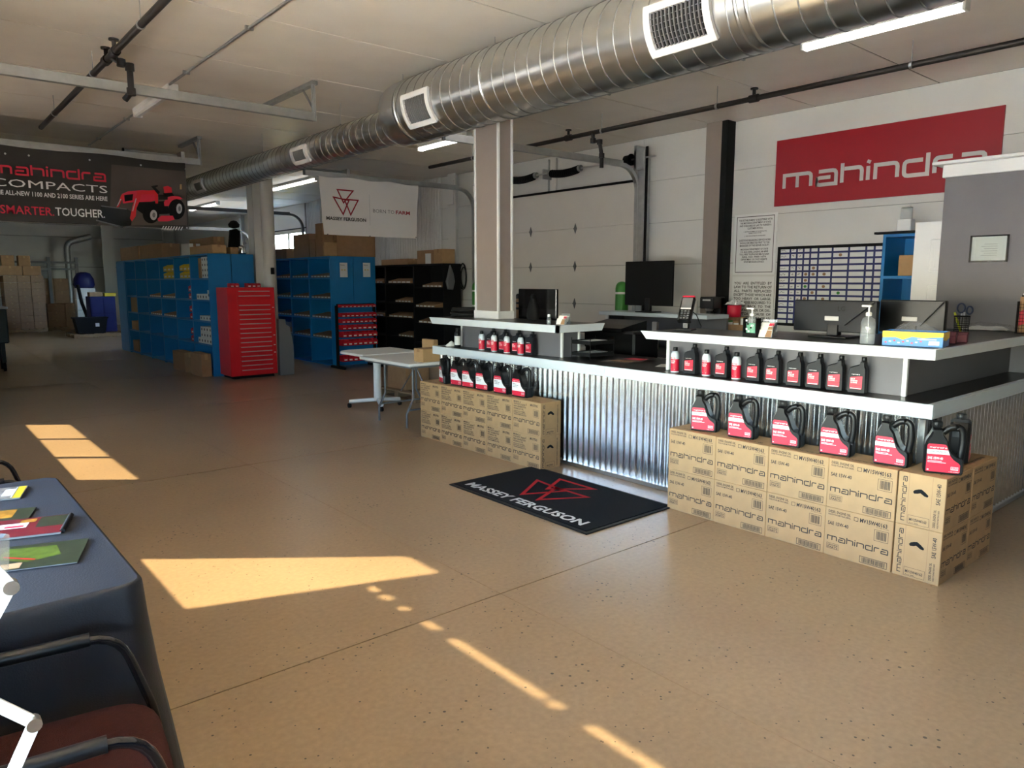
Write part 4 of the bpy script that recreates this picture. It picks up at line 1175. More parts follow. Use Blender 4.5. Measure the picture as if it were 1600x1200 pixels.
def brown_box(x0, x1, y0, y1, z0, z1, label, group=None, m='kraftd', tape=True, rz=0.0):
    cx_, cy_ = (x0 + x1) / 2, (y0 + y1) / 2
    t = thing('cardboard_box', label, 'box', (cx_, cy_, z0), rz, group)
    w, d, h = (x1 - x0) / 2, (y1 - y0) / 2, z1 - z0
    MB().cbox(-w, w, -d, d, 0, h, 0.004).build('body', m, t)
    b = MB(); s_ = 0.0015
    if d >= w: b.box(-0.025, 0.025, -d - s_, d + s_, h * 0.75, h + s_)
    else: b.box(-w - s_, w + s_, -0.025, 0.025, h * 0.75, h + s_)
    b.build('tape', 'kraft' if m == 'kraftd' else 'kraftd', t)
    return t
def px_box_x(l, t, r, bt, x, depth, label, group=None, m='kraftd', zb=None):
    """box whose -X face covers these photo pixels in the plane X = x"""
    A, B = at_x(l, bt, x), at_x(r, t, x)
    z0 = zb if zb is not None else A.z
    return brown_box(x, x + depth, B.y, A.y, z0, max(z0 + 0.05, at_x((l + r) / 2, t, x).z), label, group, m)
brown_box(8.30, 8.66, 2.95, 3.40, 1.712, 1.93, 'brown box on the shelf of the open blue cabinet', None, 'kraft')
al = thing('alarm_unit', 'small white alarm unit on top of the open blue cabinet', 'alarm', (8.32, 3.36, 2.176))
MB().cbox(-0.06, 0.06, -0.07, 0.07, 0, 0.13, 0.006).build('base', 'white', al)
MB().cyl((0, 0, 0.13), (0, 0, 0.25), 0.06, 0.055, 20).build('lens', 'clear', al)
MB().cyl((0, 0, 0.25), (0, 0, 0.27), 0.06, 0.03, 20).build('cap', 'white', al)

# ================================================================== on and behind the counter
# hose coil on the far shelf
def coil(name, loc, r, n, tr, label):
    t = thing(name, label, 'hose', loc)
    rr = random.Random(5)
    for i in range(n):
        b = MB(); m_ = 28
        ph, tl, rad = rr.uniform(0, 6), rr.uniform(0.0, 0.02), r * rr.uniform(0.86, 1.0)
        pts = [(rad * math.cos(2 * PI * k / m_), rad * math.sin(2 * PI * k / m_), tr + i * tr * 1.55 + tl * math.sin(2 * PI * k / m_ + ph)) for k in range(m_ + 1)]
        b.tube(pts, tr, 8); b.build('loop', 'rubber', t)
coil('hose_coil', (4.82, 6.50, 1.266), 0.17, 6, 0.0105, 'coil of black hose on the shelf left of the pillar')

def monitor(label, xs_, y0, y1, z0, z1, base_z, gloss='darkgrey', plate=True, housing=True):
    """computer display seen from behind; screen to +X"""
    yc = (y0 + y1) / 2
    t = thing('monitor', label, 'monitor', (xs_, yc, base_z))
    w = (y1 - y0) / 2
    MB().cbox(-0.02, 0.02, -w, w, z0 - base_z, z1 - base_z, 0.006).build('display', gloss, t)
    b = MB(); h0, h1 = z0 - base_z, z1 - base_z
    b.prism([(-w * 0.95, h1 - 0.01), (w * 0.95, h1 - 0.01), (w * 0.30, h0 + 0.05), (-w * 0.30, h0 + 0.05)], (-0.02, 0, 0), (0, -1, 0), (0, 0, 1), (-0.025, 0, 0), 0)
    if housing: b.build('back_housing', gloss, t)
    MB().box(0.0201, 0.022, -w + 0.012, w - 0.012, z0 - base_z + 0.02, z1 - base_z - 0.012).build('screen', 'blackgl', t)
    if plate:
        MB().cbox(-0.05, -0.044, -0.05, 0.05, (h0 + h1) / 2 - 0.03, (h0 + h1) / 2 + 0.0, 0.002).build('rating_label', 'ltgrey', t)
    MB().cbox(-0.03, 0.03, -0.04, 0.04, 0.012, h0 + 0.1, 0.006).build('stand_neck', 'black', t)
    MB().cbox(-0.11, 0.11, -0.14, 0.14, 0, 0.014, 0.005).build('stand_foot', 'black', t)
    return t
ZU = 1.262
A, B = at_x(1241, 525, 5.05), at_x(1374, 470, 5.05)
m1 = monitor('dark grey monitor seen from behind between the two hand sanitisers', 5.05, B.y, A.y, 1.30, at_x(1300, 469, 5.05).z, ZU)
b = MB(); b.text('LG', 0.045, (-0.047, -0.04, at_x(1300, 485, 5.05).z - ZU), UY, Z3, 0, 'L', 1, 0.02); b.build('logo', 'blackm', m1)
A, B = at_x(1374, 520, 5.35), at_x(1481, 469, 5.35)
m2 = monitor('black monitor seen from behind in front of the grey partition', 5.35, B.y, A.y, 1.30, at_x(1430, 469, 5.35).z, ZU, 'black')
A, B = at_x(812, 497, 5.25), at_x(871, 457, 5.25)
monitor('glossy black monitor seen from behind right of the pillar', 5.25, B.y, A.y, 1.25, A.z + 0.32, 0.941, 'blackgl', False, False)
tv = monitor('large black television facing away on the back desk', 7.75, at_x(1052, 440, 7.75).y, at_x(978, 440, 7.75).y, 1.33, at_x(1015, 408, 7.75).z, 1.241, 'blackm', False, False)
# black bag and travel mug
bag = thing('black_bag', 'slumped black bag beside the pillar with a travel mug above', 'bag', (5.02, 5.62, ZU - 0.0))
b = MB(); b.lathe([(0.07, 0), (0.085, 0.03), (0.075, 0.10), (0.045, 0.19), (0.025, 0.22)], (0, 0, 0), 12, 0, 0.6, 1.0); b.build('sack', 'blackm', bag)
b = MB(); b.lathe([(0.027, 0.0), (0.03, 0.02), (0.016, 0.05)], (0, 0, 0.215), 10); b.build('gathered_neck', 'blackm', bag)
p = at_x(810, 462, 5.45)
mg = thing('travel_mug', 'tall tan and black travel mug beside the black monitor', 'mug', (5.37, p.y - 0.12, 0.941))
b = MB(); b.lathe([(0.035, 0), (0.04, 0.01), (0.045, 0.50), (0.042, 0.52)], (0, 0, 0), 16); b.build('body', 'kraftd', mg)
MB().lathe([(0.046, 0.52), (0.046, 0.56), (0.035, 0.575)], (0, 0, 0), 16).build('lid', 'black', mg)
for k in (0.12, 0.26, 0.40, 0.46): MB().lathe([(0.0445, k), (0.0465, k + 0.004), (0.0465, k + 0.02), (0.0445, k + 0.024)], (0, 0, 0), 16).build('band', 'black', mg)
# business cards and a small bottle on the far shelf
def card_holder(label, loc, rz, n):
    t = thing('card_holder', label, 'card holder', loc, rz)
    for i in range(n):
        y0 = 0.028 * i; z = 0.024 * i
        b = MB(); b.prism([(y0, z), (y0 + 0.03, z), (y0 + 0.048, z + 0.052), (y0 + 0.018, z + 0.052)], (-0.046, 0, 0.002), Y3, Z3, (0.092, 0, 0)); b.build('card_stack', 'paper', t)
        b = MB(); b.add([(0.0, y0 - 0.0006, z + 0.004), (0.044, y0 - 0.0006, z + 0.004), (0.044, y0 + 0.0164, z + 0.05), (0.012, y0 + 0.0164, z + 0.05)], [(0, 1, 2, 3)]); b.build('card_print', 'red' if i == n - 1 else 'kraftd', t)
    b = MB(); b.box(-0.05, -0.047, -0.002, 0.028 * n + 0.03, 0, 0.03); b.box(0.047, 0.05, -0.002, 0.028 * n + 0.03, 0, 0.03 + 0.02 * n); b.box(-0.05, 0.05, 0.028 * n + 0.03, 0.028 * n + 0.033, 0, 0.05 + 0.024 * n); b.build('acrylic_case', 'clear', t)
p = at_z(1233, 524, ZU); card_holder('clear tiered business card holder beside the dark grey monitor', (4.64, p.y, ZU), FX + 0.25, 3)
p = at_z(863, 503, 1.262); card_holder('clear business card holder at the end of the far shelf', (4.62, 4.80, 1.262), FX + 0.2, 2)
sb = thing('small_bottle', 'small clear bottle next to the far business card holder', 'bottle', (4.60, 4.93, 1.262))
MB().lathe([(0.02, 0), (0.021, 0.004), (0.021, 0.05), (0.011, 0.062), (0.011, 0.068)], (0, 0, 0), 12).build('body', 'clear', sb)
MB().lathe([(0.0125, 0.068), (0.0125, 0.088), (0.011, 0.09)], (0, 0, 0), 12).build('cap', 'white', sb)
# insect spray and rag on the far ledge end
p = at_z(700, 541, ZL)
sc = thing('spray_can', 'black and white spray can standing alone at the left end of the ledge', 'spray can', (4.64, 6.42, ZL))
MB().lathe([(0.032, 0), (0.034, 0.004), (0.034, 0.15), (0.026, 0.168)], (0, 0, 0), 18).build('body', 'black', sc)
MB().lathe([(0.0345, 0.03), (0.0345, 0.125)], (0, 0, 0), 18).build('label_print', 'paper', sc)
MB().lathe([(0.02, 0.168), (0.021, 0.17), (0.021, 0.205), (0.018, 0.21)], (0, 0, 0), 14).build('cap', 'black', sc)
rag = thing('paper_rag', 'crumpled white paper at the left end of the ledge', 'paper', (4.66, 6.58, ZL))
b = MB(); b.lathe([(0.05, 0.0), (0.06, 0.012), (0.04, 0.035), (0.015, 0.052), (0.002, 0.055)], (0, 0, 0), 9, 0, 1.0, 0.7); b.v = [(x * (1 + 0.2 * math.sin(9 * y_ * 20)), y_, z * (1 + 0.3 * math.sin(40 * x))) for x, y_, z in b.v]; b.build('sheet', 'paper', rag)
# card payment terminal at the left end of the near shelf
pt = thing('payment_terminal', 'black card payment terminal tilted on a stand at the shelf end', 'terminal', (4.86, 3.60, ZU), FX + 0.35)
MB().cbox(-0.07, 0.07, -0.06, 0.08, 0, 0.012, 0.004).build('stand_foot', 'black', pt)
MB().cbox(-0.025, 0.025, 0.0, 0.04, 0.012, 0.12, 0.006).build('stand_post', 'black', pt)
def tilt(bm, ang, piv):
    ca, sa = math.cos(ang), math.sin(ang)
    bm.v = [(x, piv[0] + (y_ - piv[0]) * ca - (z - piv[1]) * sa, piv[1] + (y_ - piv[0]) * sa + (z - piv[1]) * ca) for x, y_, z in bm.v]; return bm
pv = (0.02, 0.12); an = math.radians(-32)
tilt(MB().cbox(-0.055, 0.055, -0.025, 0.02, 0.04, 0.27, 0.01), an, pv).build('case', 'blackgl', pt)
tilt(MB().box(-0.042, 0.042, -0.0265, -0.025, 0.165, 0.255), an, pv).build('screen', 'grey', pt)
tilt(MB().box(-0.042, 0.042, -0.0268, -0.025, 0.150, 0.163), an, pv).build('screen_bar', 'paper', pt)
for i in range(4):
    for j in range(3):
        tilt(MB().cbox(-0.034 + 0.026 * j, -0.016 + 0.026 * j, -0.029, -0.025, 0.062 + 0.021 * i, 0.076 + 0.021 * i, 0.002), an, pv).build('key', 'grey', pt)
tilt(MB().cbox(-0.05, 0.05, -0.02, 0.02, 0.262, 0.282, 0.004), an, pv).build('reader_cap', 'red', pt)
MB().tube([(0.03, 0.03, 0.16), (0.06, 0.10, 0.12), (0.09, 0.14, 0.03), (0.07, 0.2, 0.01)], 0.004, 6).build('cable', 'black', pt)
# hand sanitisers
def sanitiser(label, loc, liquid, h, w, holder):
    t = thing('sanitiser_bottle', label, 'bottle', loc, FX)
    MB().lathe([(w * 0.9, 0), (w, 0.008), (w, h * 0.72), (w * 0.8, h * 0.86), (0.016, h * 0.93), (0.014, h * 0.96)], (0, 0, 0), 18, 0, 1.0, 0.65).build('bottle', 'clear', t)
    MB().lathe([(w * 0.86, 0.006), (w * 0.95, 0.012), (w * 0.95, h * 0.62), (0.001, h * 0.63)], (0, 0, 0), 18, 0, 1.0, 0.63).build('gel', liquid, t)
    MB().lathe([(0.017, h * 0.95), (0.018, h * 1.05), (0.012, h * 1.08)], (0, 0, 0), 14).build('collar', 'white', t)
    MB().cyl((0, 0, h * 1.08), (0, 0, h * 1.25), 0.006, n=8).build('pump_stem', 'white', t)
    b = MB(); b.cbox(-0.045, 0.014, -0.009, 0.009, h * 1.25, h * 1.25 + 0.012, 0.003); b.build('nozzle', 'white', t)
    b = MB(); b.cyl((0, 0, 0.01), (0, 0, h * 0.95), 0.003, n=6); b.build('dip_tube', 'white', t)
    if holder:
        for s in (-1, 1): MB().cbox(s * 0.05 - 0.004, s * 0.05 + 0.004, -0.03, 0.03, 0, h * 0.86, 0.002).build('holder_side', 'blackm', t)
        MB().box(-0.05, 0.05, -0.032, -0.03, 0, 0.03).build('holder_front', 'blackm', t)
        b = MB()
        for k, (x, z) in enumerate(((-0.03, 0.05), (-0.02, 0.085), (-0.032, 0.11), (0.004, 0.06), (-0.012, 0.035))): b.rect(x, x + 0.014, z, z + 0.012, (0, -w * 0.66 - 0.001, 0), X3, Z3, k % 2)
        b.build('label_print', ['paper', 'blackm'], t)
p = at_z(1189, 525, ZU); sanitiser('green gel hand sanitiser in a black holder on the near shelf', (4.63, p.y, ZU), 'gel', 0.155, 0.043, True)
p = at_z(1356, 538, ZU); sanitiser('clear hand sanitiser pump bottle beside the blue and yellow box', (4.64, p.y + 0.01, ZU), 'clear', 0.185, 0.046, False)
# open display box
ob = thing('display_box', 'open blue and yellow cardboard display box at the shelf corner', 'box', (4.78, 1.825, ZU), FX + 0.18)
W, D, H = 0.165, 0.10, 0.088
for x0, x1, y0, y1 in ((-W, W, -D, -D + 0.004), (-W, W, D - 0.004, D), (-W, -W + 0.004, -D, D), (W - 0.004, W, -D, D)): MB().box(x0, x1, y0, y1, 0.001, H).build('wall', 'bluelite', ob)
MB().box(-W, W, -D, D, 0, 0.003).build('bottom', 'bluelite', ob)
b = MB(); o = Vector((0, -D - 0.0008, 0))
b.flat([(-W, 0.048), (-0.09, 0.052), (-0.05, 0.038), (0.0, 0.058), (0.06, 0.052), (W, 0.062), (W, H), (-W, H)], o, X3, Z3, 0)
b.rect(0.09, 0.145, 0.012, 0.036, o + Vector((0, -0.0004, 0)), X3, Z3, 1)
for k in range(9): b.rect(-0.15 + 0.024 * k, -0.138 + 0.024 * k, 0.016 + 0.006 * (k % 3), 0.024 + 0.006 * (k % 3), o + Vector((0, -0.0004, 0)), X3, Z3, 1 if k % 2 else 2)
b.rect(0.03, 0.13, 0.042, 0.048, o + Vector((0, -0.0004, 0)), X3, Z3, 1)
o = Vector((W + 0.0008, 0, 0)); b.flat([(-D, 0.045), (0, 0.035), (D, 0.05), (D, H), (-D, H)], o, Y3, Z3, 0)
b.build('printed_side', ['binyel', 'purewhite', 'red'], ob)
pl = thing('plastic_sheet', 'crumpled clear plastic wrap lying in the display box', 'plastic wrap', (4.80, 1.83, ZU + 0.075), FX + 0.18)
def crumple(nx, ny, sx_, sy_, amp, seed, base=0.0, dome=0.0):
    rr = random.Random(seed); b = MB(); vs_ = []
    for j in range(ny + 1):
        for i in range(nx + 1):
            u, v = i / nx - 0.5, j / ny - 0.5
            z = base + dome * max(0, 1 - 4 * max(abs(u), abs(v)) ** 2) + amp * rr.uniform(-1, 1) * (1 if 0 < i < nx and 0 < j < ny else 0.3)
            vs_.append((u * sx_ + rr.uniform(-1, 1) * sx_ / nx * 0.25, v * sy_ + rr.uniform(-1, 1) * sy_ / ny * 0.25, z))
    b.add(vs_, [(j * (nx + 1) + i, j * (nx + 1) + i + 1, (j + 1) * (nx + 1) + i + 1, (j + 1) * (nx + 1) + i) for j in range(ny) for i in range(nx)])
    return b
crumple(9, 7, 0.24, 0.15, 0.012, 2, 0.01, 0.055).build('wrap', 'film', pl)
for i, (x, y_, w) in enumerate(((5.10, 1.80, 0.09), (5.22, 1.76, 0.075))):
    t = thing('maroon_box', ['long maroon card box behind the display box', 'short maroon card box next to the pencil cup'][i], 'box', (x, y_, ZU), FX + 0.2)
    MB().cbox(-w, w, -0.03, 0.03, 0, 0.072 - 0.006 * i, 0.003).build('body', mat('maroon_board%d' % i, (0.11, 0.008, 0.02), 0.6), t)
    MB().cbox(-w - 0.002, w + 0.002, -0.032, 0.032, 0.05, 0.0745 - 0.006 * i, 0.002).build('lid', mat('maroon_lid%d' % i, (0.09, 0.006, 0.016), 0.6), t)
# mesh pencil cup with scissors and highlighter
p = at_z(1505, 522, ZU)
cup = thing('pencil_cup', 'black wire mesh pencil cup against the grey partition', 'cup', (p.x - 0.05, p.y, ZU))
b = MB(); n = 20
for k in range(n):
    a = 2 * PI * k / n; b.cyl((0.045 * math.cos(a), 0.045 * math.sin(a), 0), (0.05 * math.cos(a), 0.05 * math.sin(a), 0.13), 0.0016, n=4)
b.build('mesh_wires', 'blackm', cup)
for z in [0.002 + 0.016 * k for k in range(8)]: MB().lathe([(0.0445 + z * 0.03, z), (0.0465 + z * 0.03, z + 0.0015), (0.0445 + z * 0.03, z + 0.003)], (0, 0, 0), 20).build('mesh_ring', 'blackm', cup)
MB().lathe([(0.048, 0.128), (0.053, 0.13), (0.053, 0.137), (0.048, 0.139)], (0, 0, 0), 20).build('rim', 'blackm', cup)
MB().cyl((0, 0, 0), (0, 0, 0.003), 0.045, n=20).build('base', 'blackm', cup)
sx_ = thing('scissors', 'dark blue handled scissors standing in the pencil cup', 'scissors', (p.x - 0.05, p.y, ZU + 0.004))
hb_ = mat('scissor_blue', (0.018, 0.03, 0.075), 0.35)
for dy, dz, r, q in ((0.012, 0.19, 0.034, 0.75), (-0.045, 0.175, 0.028, 0.7)):
    b = MB(); b.tube([(0.0, dy + r * q * math.cos(2 * PI * k / 16), dz + r * math.sin(2 * PI * k / 16)) for k in range(17)], 0.0065, 8); b.build('handle_loop', hb_, sx_)
for dy in (0.005, -0.012): MB().box(-0.0015, 0.0015, dy - 0.006, dy + 0.006, 0.004, 0.16).build('blade', 'steel', sx_)
hl = thing('highlighter', 'yellow highlighter leaning in the pencil cup', 'pen', (p.x - 0.06, p.y + 0.025, ZU + 0.006))
MB().cyl((0, -0.03, 0), (0, 0.012, 0.12), 0.008, n=10).build('barrel', mat('highlighter_yellow', (0.62, 0.72, 0.03), 0.4), hl)
MB().cyl((0, 0.012, 0.12), (0, 0.024, 0.155), 0.009, 0.007, 10).build('cap', mat('highlighter_cap', (0.68, 0.74, 0.05), 0.4), hl)
# clear bag and magazine file at the far right
p = at_z(1572, 516, ZU)
cb = thing('plastic_bag', 'crumpled clear plastic bag lying against the partition', 'plastic bag', (p.x - 0.12, p.y + 0.10, ZU), 0.1)
crumple(14, 8, 0.20, 0.42, 0.014, 9, 0.012, 0.05).build('wrap', 'film', cb)
crumple(10, 6, 0.15, 0.30, 0.01, 4, 0.008, 0.025).build('contents', 'ltgrey', cb)
p = at_z(1583, 503, ZU)
mf = thing('magazine_file', 'black wire magazine file with red leaflets at the right edge', 'file holder', (6.58, 1.72, ZU), FX)
for s in (-1, 1): MB().box(s * 0.05 - 0.002, s * 0.05 + 0.002, -0.11, 0.11, 0, 0.24).build('side', 'blackm', mf)
b = MB()
for k in range(9): b.box(-0.05, 0.05, -0.111, -0.109, 0.01 + 0.026 * k, 0.013 + 0.026 * k)
for k in range(6): b.box(-0.048 + 0.019 * k, -0.046 + 0.019 * k, -0.111, -0.109, 0, 0.24)
b.build('front_grid', 'blackm', mf)
MB().box(-0.05, 0.05, -0.11, 0.11, 0, 0.003).build('base', 'blackm', mf)
for k in range(4):
    lf = thing('leaflet', ['red printed leaflet', 'dark printed leaflet', 'red and white printed leaflet', 'black printed leaflet'][k] + ' in the magazine file, ' + ORD[k] + ' from the front', 'leaflet', (6.50 + 0.03 * k, 1.72, ZU + 0.005), FX)
    b = MB(); b.box(-0.042, 0.042, -0.0015, 0.0015, 0, 0.27 + 0.012 * k); b.build('sheet', ['kraftd', 'blackm', 'paper', 'blackm'][k], lf)
    b = MB(); b.flat([(-0.04, 0.05), (0.04, 0.09), (0.04, 0.2), (-0.04, 0.16)], (0, -0.0022, 0), X3, Z3); b.build('print', 'red', lf)
# letter tray, open magazine, papers on the writing gap
lt = thing('letter_tray', 'black wire letter tray with papers on the writing counter', 'tray', (5.02, 4.77, 0.941), FX)
for z in (0.02, 0.13):
    MB().box(-0.12, 0.12, -0.16, 0.16, z, z + 0.004).build('shelf', 'blackm', lt)
    b = MB()
    for yv in (-0.16, 0.16): b.box(-0.12, 0.12, yv - 0.002, yv + 0.002, z, z + 0.035)
    for xv in (-0.12, 0.12): b.box(xv - 0.002, xv + 0.002, -0.16, 0.16, z, z + 0.035)
    b.build('rim', 'blackm', lt)
    MB().box(-0.10, 0.10, -0.15, 0.14, z + 0.004, z + 0.028).build('paper_stack', 'paper', lt)
for xv in (-0.12, 0.12):
    for yv in (-0.16, 0.16): MB().cyl((xv, yv, 0), (xv, yv, 0.19), 0.003, n=6).build('post', 'blackm', lt)
om = thing('open_magazine', 'open magazine lying flat on the black writing counter', 'magazine', (4.98, 4.30, 0.941), 0.1)
for s in (0, 1):
    b = MB(); n = 6
    b.add([((-1 if s else 1) * 0.21 * i / n, yv, 0.004 + 0.012 * math.sin(PI * min(1, i / n * 1.1)) * 0.8) for yv in (-0.14, 0.14) for i in range(n + 1)], [(i, i + 1, n + 2 + i, n + 1 + i) for i in range(n)]); b.build('page', 'bannerg', om)
    b = MB(); b.rect((-0.18 if s else 0.03), (-0.03 if s else 0.18), -0.1, 0.08, (0, 0, 0.0155), X3, Y3, 0); b.build('page_print', 'kraftd' if s else 'red', om)
ps = thing('paper_sheet', 'loose white sheet on the writing counter', 'paper', (4.98, 3.87, 0.941), 0.4)
MB().box(-0.10, 0.10, -0.07, 0.07, 0, 0.001).build('sheet', 'paper', ps)

# printer on a stand behind the writing gap
st = thing('printer_stand', 'low dark stand behind the counter under the printer', 'stand')
MB().cbox(5.62, 6.12, 4.75, 5.62, 0.70, 0.74, 0.004).build('top', 'lam', st)
for x in (5.66, 6.08):
    for yv in (4.80, 5.57): MB().box(x - 0.02, x + 0.02, yv - 0.02, yv + 0.02, 0, 0.70).build('leg', 'blackm', st)
pr_ = thing('printer', 'bulky black office printer behind the counter', 'printer', (5.87, 5.18, 0.741), FX)
MB().cbox(-0.36, 0.36, -0.2, 0.2, 0, 0.40, 0.02).build('body', 'black', pr_)
b = MB(); b.prism([(-0.2, 0.40), (0.2, 0.40), (0.2, 0.50), (-0.05, 0.46), (-0.2, 0.43)], (-0.36, 0, 0), Y3, Z3, (0.55, 0, 0)); b.build('scanner_lid', 'black', pr_)
MB().cbox(-0.1, 0.2, -0.24, -0.2, 0.08, 0.12, 0.004).build('paper_tray', 'blackm', pr_)
pk = thing('paper_pack', 'stack of white paper beside the printer', 'paper', (5.60, 5.52, 0.941) if False else (5.30, 5.35, 0.941), 0.05)
MB().cbox(-0.09, 0.09, -0.13, 0.13, 0, 0.05, 0.003).build('ream', 'paper', pk)
MB().cbox(-0.085, 0.085, -0.12, 0.12, 0.05, 0.19, 0.003).build('folder_stack', 'ltgrey', pk)
# chair backs behind the counter
def wood_chair(x, y_, rz, label):
    t = thing('wooden_chair', label, 'chair', (x, y_, 0), rz)
    wd = 'darkwood'
    if wd not in M: M[wd] = mat('dark_wood', (0.022, 0.013, 0.009), 0.45, var=0.2, scale=14)
    MB().cbox(-0.22, 0.22, -0.22, 0.22, 0.44, 0.48, 0.01).build('seat', wd, t)
    for sx in (-1, 1):
        MB().cbox(sx * 0.2 - 0.02, sx * 0.2 + 0.02, -0.21, -0.17, 0, 0.44, 0.004).build('leg', wd, t)
        MB().cbox(sx * 0.2 - 0.02, sx * 0.2 + 0.02, 0.17, 0.21, 0, 1.02, 0.004).build('leg', wd, t)
    for z0, z1 in ((0.88, 1.02), (0.66, 0.72)): MB().cbox(-0.18, 0.18, 0.175, 0.205, z0, z1, 0.004).build('back_rail', wd, t)
    for x_ in (-0.09, 0, 0.09): MB().cbox(x_ - 0.015, x_ + 0.015, 0.18, 0.20, 0.48, 0.88, 0.003).build('back_slat', wd, t)
wood_chair(6.80, 6.7, -0.5, 'dark wooden chair behind the counter beside the back desk')
def office_chair(x, y_, rz, label):
    t = thing('office_chair', label, 'chair', (x, y_, 0), rz)
    MB().cbox(-0.25, 0.25, -0.24, 0.24, 0.44, 0.53, 0.03).build('seat', 'blackm', t)
    MB().cbox(-0.23, 0.23, 0.22, 0.29, 0.60, 1.06, 0.03).build('backrest', 'blackm', t)
    MB().box(-0.04, 0.04, 0.2, 0.24, 0.47, 0.7).build('back_bar', 'black', t)
    MB().cyl((0, 0, 0.1), (0, 0, 0.44), 0.03, n=12).build('gas_column', 'steel', t)
    for k in range(5):
        a = 2 * PI * k / 5
        MB().tube([(0.03 * math.cos(a), 0.03 * math.sin(a), 0.11), (0.29 * math.cos(a), 0.29 * math.sin(a), 0.075)], 0.018, 6).build('base_arm', 'black', t)
        MB().cyl((0.29 * math.cos(a) - 0.012, 0.29 * math.sin(a), 0.03), (0.29 * math.cos(a) + 0.012, 0.29 * math.sin(a), 0.03), 0.03, n=12).build('caster', 'black', t)
office_chair(6.45, 4.95 - 0.75, 0.4, 'black office chair behind the writing counter')
office_chair(6.3, 3.3, 1.2, 'black office chair hidden behind the near shelf')

# back desk with a raised white shelf, and wall counter with the coffee maker
bd = thing('back_desk', 'grey back desk with a raised white shelf under the television', 'desk')
MB().cbox(7.58, 8.05, 5.30, 7.10, 1.19, 1.24, 0.004).build('raised_shelf', 'whitelam', bd)
MB().box(7.66, 7.98, 6.98, 7.02, 0.76, 1.19).build('end_panel', 'greyp', bd)
MB().cbox(7.645, 7.665, 6.97, 7.03, 0, 1.19, 0.003).build('trim_post', 'white', bd)
MB().box(8.0, 8.04, 5.30, 7.0, 0.76, 1.19).build('back_panel', 'greyp', bd)
MB().cbox(7.2, 8.05, 5.30, 7.05, 0.72, 0.76, 0.004).build('desk_top', 'lam', bd)
for yv in (5.32, 7.0): MB().box(7.25, 8.0, yv, yv + 0.03, 0, 0.72).build('side_panel', 'greyp', bd)
wc_ = thing('wall_counter', 'grey wall counter below the notices', 'counter')
MB().cbox(8.05, 8.50, 3.6, 5.75, 0.99, 1.03, 0.004).build('top', mat('grey_top', (0.30, 0.29, 0.28), 0.4), wc_)
MB().box(8.12, 8.48, 3.62, 5.73, 0, 0.99).build('cabinet', 'greyp', wc_)
cm = thing('coffee_maker', 'black coffee maker with a steel jug on the wall counter', 'coffee maker', (8.24, at_x(1112, 500, 8.24).y, 1.031), FX)
MB().cbox(-0.11, 0.11, -0.13, 0.13, 0, 0.03, 0.006).build('base', 'black', cm)
MB().cbox(-0.11, 0.11, 0.02, 0.13, 0.03, 0.42, 0.01).build('water_tank', 'black', cm)
MB().cbox(-0.11, 0.11, -0.13, 0.13, 0.27, 0.42, 0.012).build('brew_head', 'black', cm)
MB().box(-0.06, 0.06, -0.132, -0.13, 0.37, 0.39).build('badge', 'ltgrey', cm)
MB().lathe([(0.06, 0.03), (0.068, 0.05), (0.066, 0.13), (0.05, 0.19), (0.045, 0.2)], (0, -0.05, 0), 18).build('jug', 'chrome', cm)
MB().lathe([(0.045, 0.2), (0.05, 0.205), (0.04, 0.235)], (0, -0.05, 0), 16).build('jug_lid', 'black', cm)
MB().lathe([(0.045, 0.24), (0.06, 0.29), (0.06, 0.32)], (0, -0.06, 0), 16).build('filter_cone', 'steel', cm)
p = at_x(1158, 500, 8.2)
tyb = thing('creamer_tray', 'brown open carton tray holding small jars beside the coffee maker', 'tray', (8.20, p.y, 1.031), FX)
for x0, x1, y0, y1 in ((-0.24, 0.24, -0.09, -0.085), (-0.24, 0.24, 0.085, 0.09), (-0.24, -0.235, -0.09, 0.09), (0.235, 0.24, -0.09, 0.09)): MB().box(x0, x1, y0, y1, 0, 0.08).build('wall', 'kraftd', tyb)
MB().box(-0.24, 0.24, -0.09, 0.09, 0, 0.004).build('bottom', 'kraftd', tyb)
for k, (dx, h_) in enumerate(((-0.16, 0.12), (-0.07, 0.11), (0.03, 0.17), (0.13, 0.09))):
    j = thing('jar', ['first', 'second', 'tall third', 'short last'][k] + ' white jar in the brown tray by the coffee maker', 'jar', (8.20, p.y - dx, 1.036), 0, 'jars in the tray')
    MB().lathe([(0.03, 0), (0.033, 0.005), (0.033, h_ - 0.02), (0.03, h_ - 0.015)], (0, 0, 0), 14).build('body', 'paper', j)
    MB().lathe([(0.0335, h_ - 0.018), (0.0335, h_), (0.03, h_ + 0.002)], (0, 0, 0), 14).build('lid', ['green', 'kraft', 'kraft', 'binred'][k], j)
p = at_x(1144, 480, 8.35)
rt = thing('red_tub', 'red tub with a white plastic bag standing on a brown box below the notices', 'tub', (8.40, p.y, 1.031))
MB().cbox(-0.09, 0.09, -0.1, 0.1, 0, 0.16, 0.004).build('lower_box', 'kraftd', rt)
MB().lathe([(0.075, 0.16), (0.09, 0.17), (0.09, 0.31), (0.085, 0.315)], (0, 0, 0), 18).build('tub', 'red', rt)
crumple(8, 8, 0.2, 0.2, 0.02, 12, 0.325, 0.05).build('bag', 'paper', rt)
p = at_x(1082, 492, 8.15)
ph = thing('paper_roll', 'white paper roll standing on a brown box left of the coffee maker', 'paper roll', (8.20, p.y, 1.031))
MB().cbox(-0.12, 0.10, -0.10, 0.14, 0, 0.17, 0.004).build('box', 'kraftd', ph)
MB().cyl((0, 0.02, 0.17), (0, 0.02, 0.36), 0.05, n=18).build('roll', 'paper', ph)
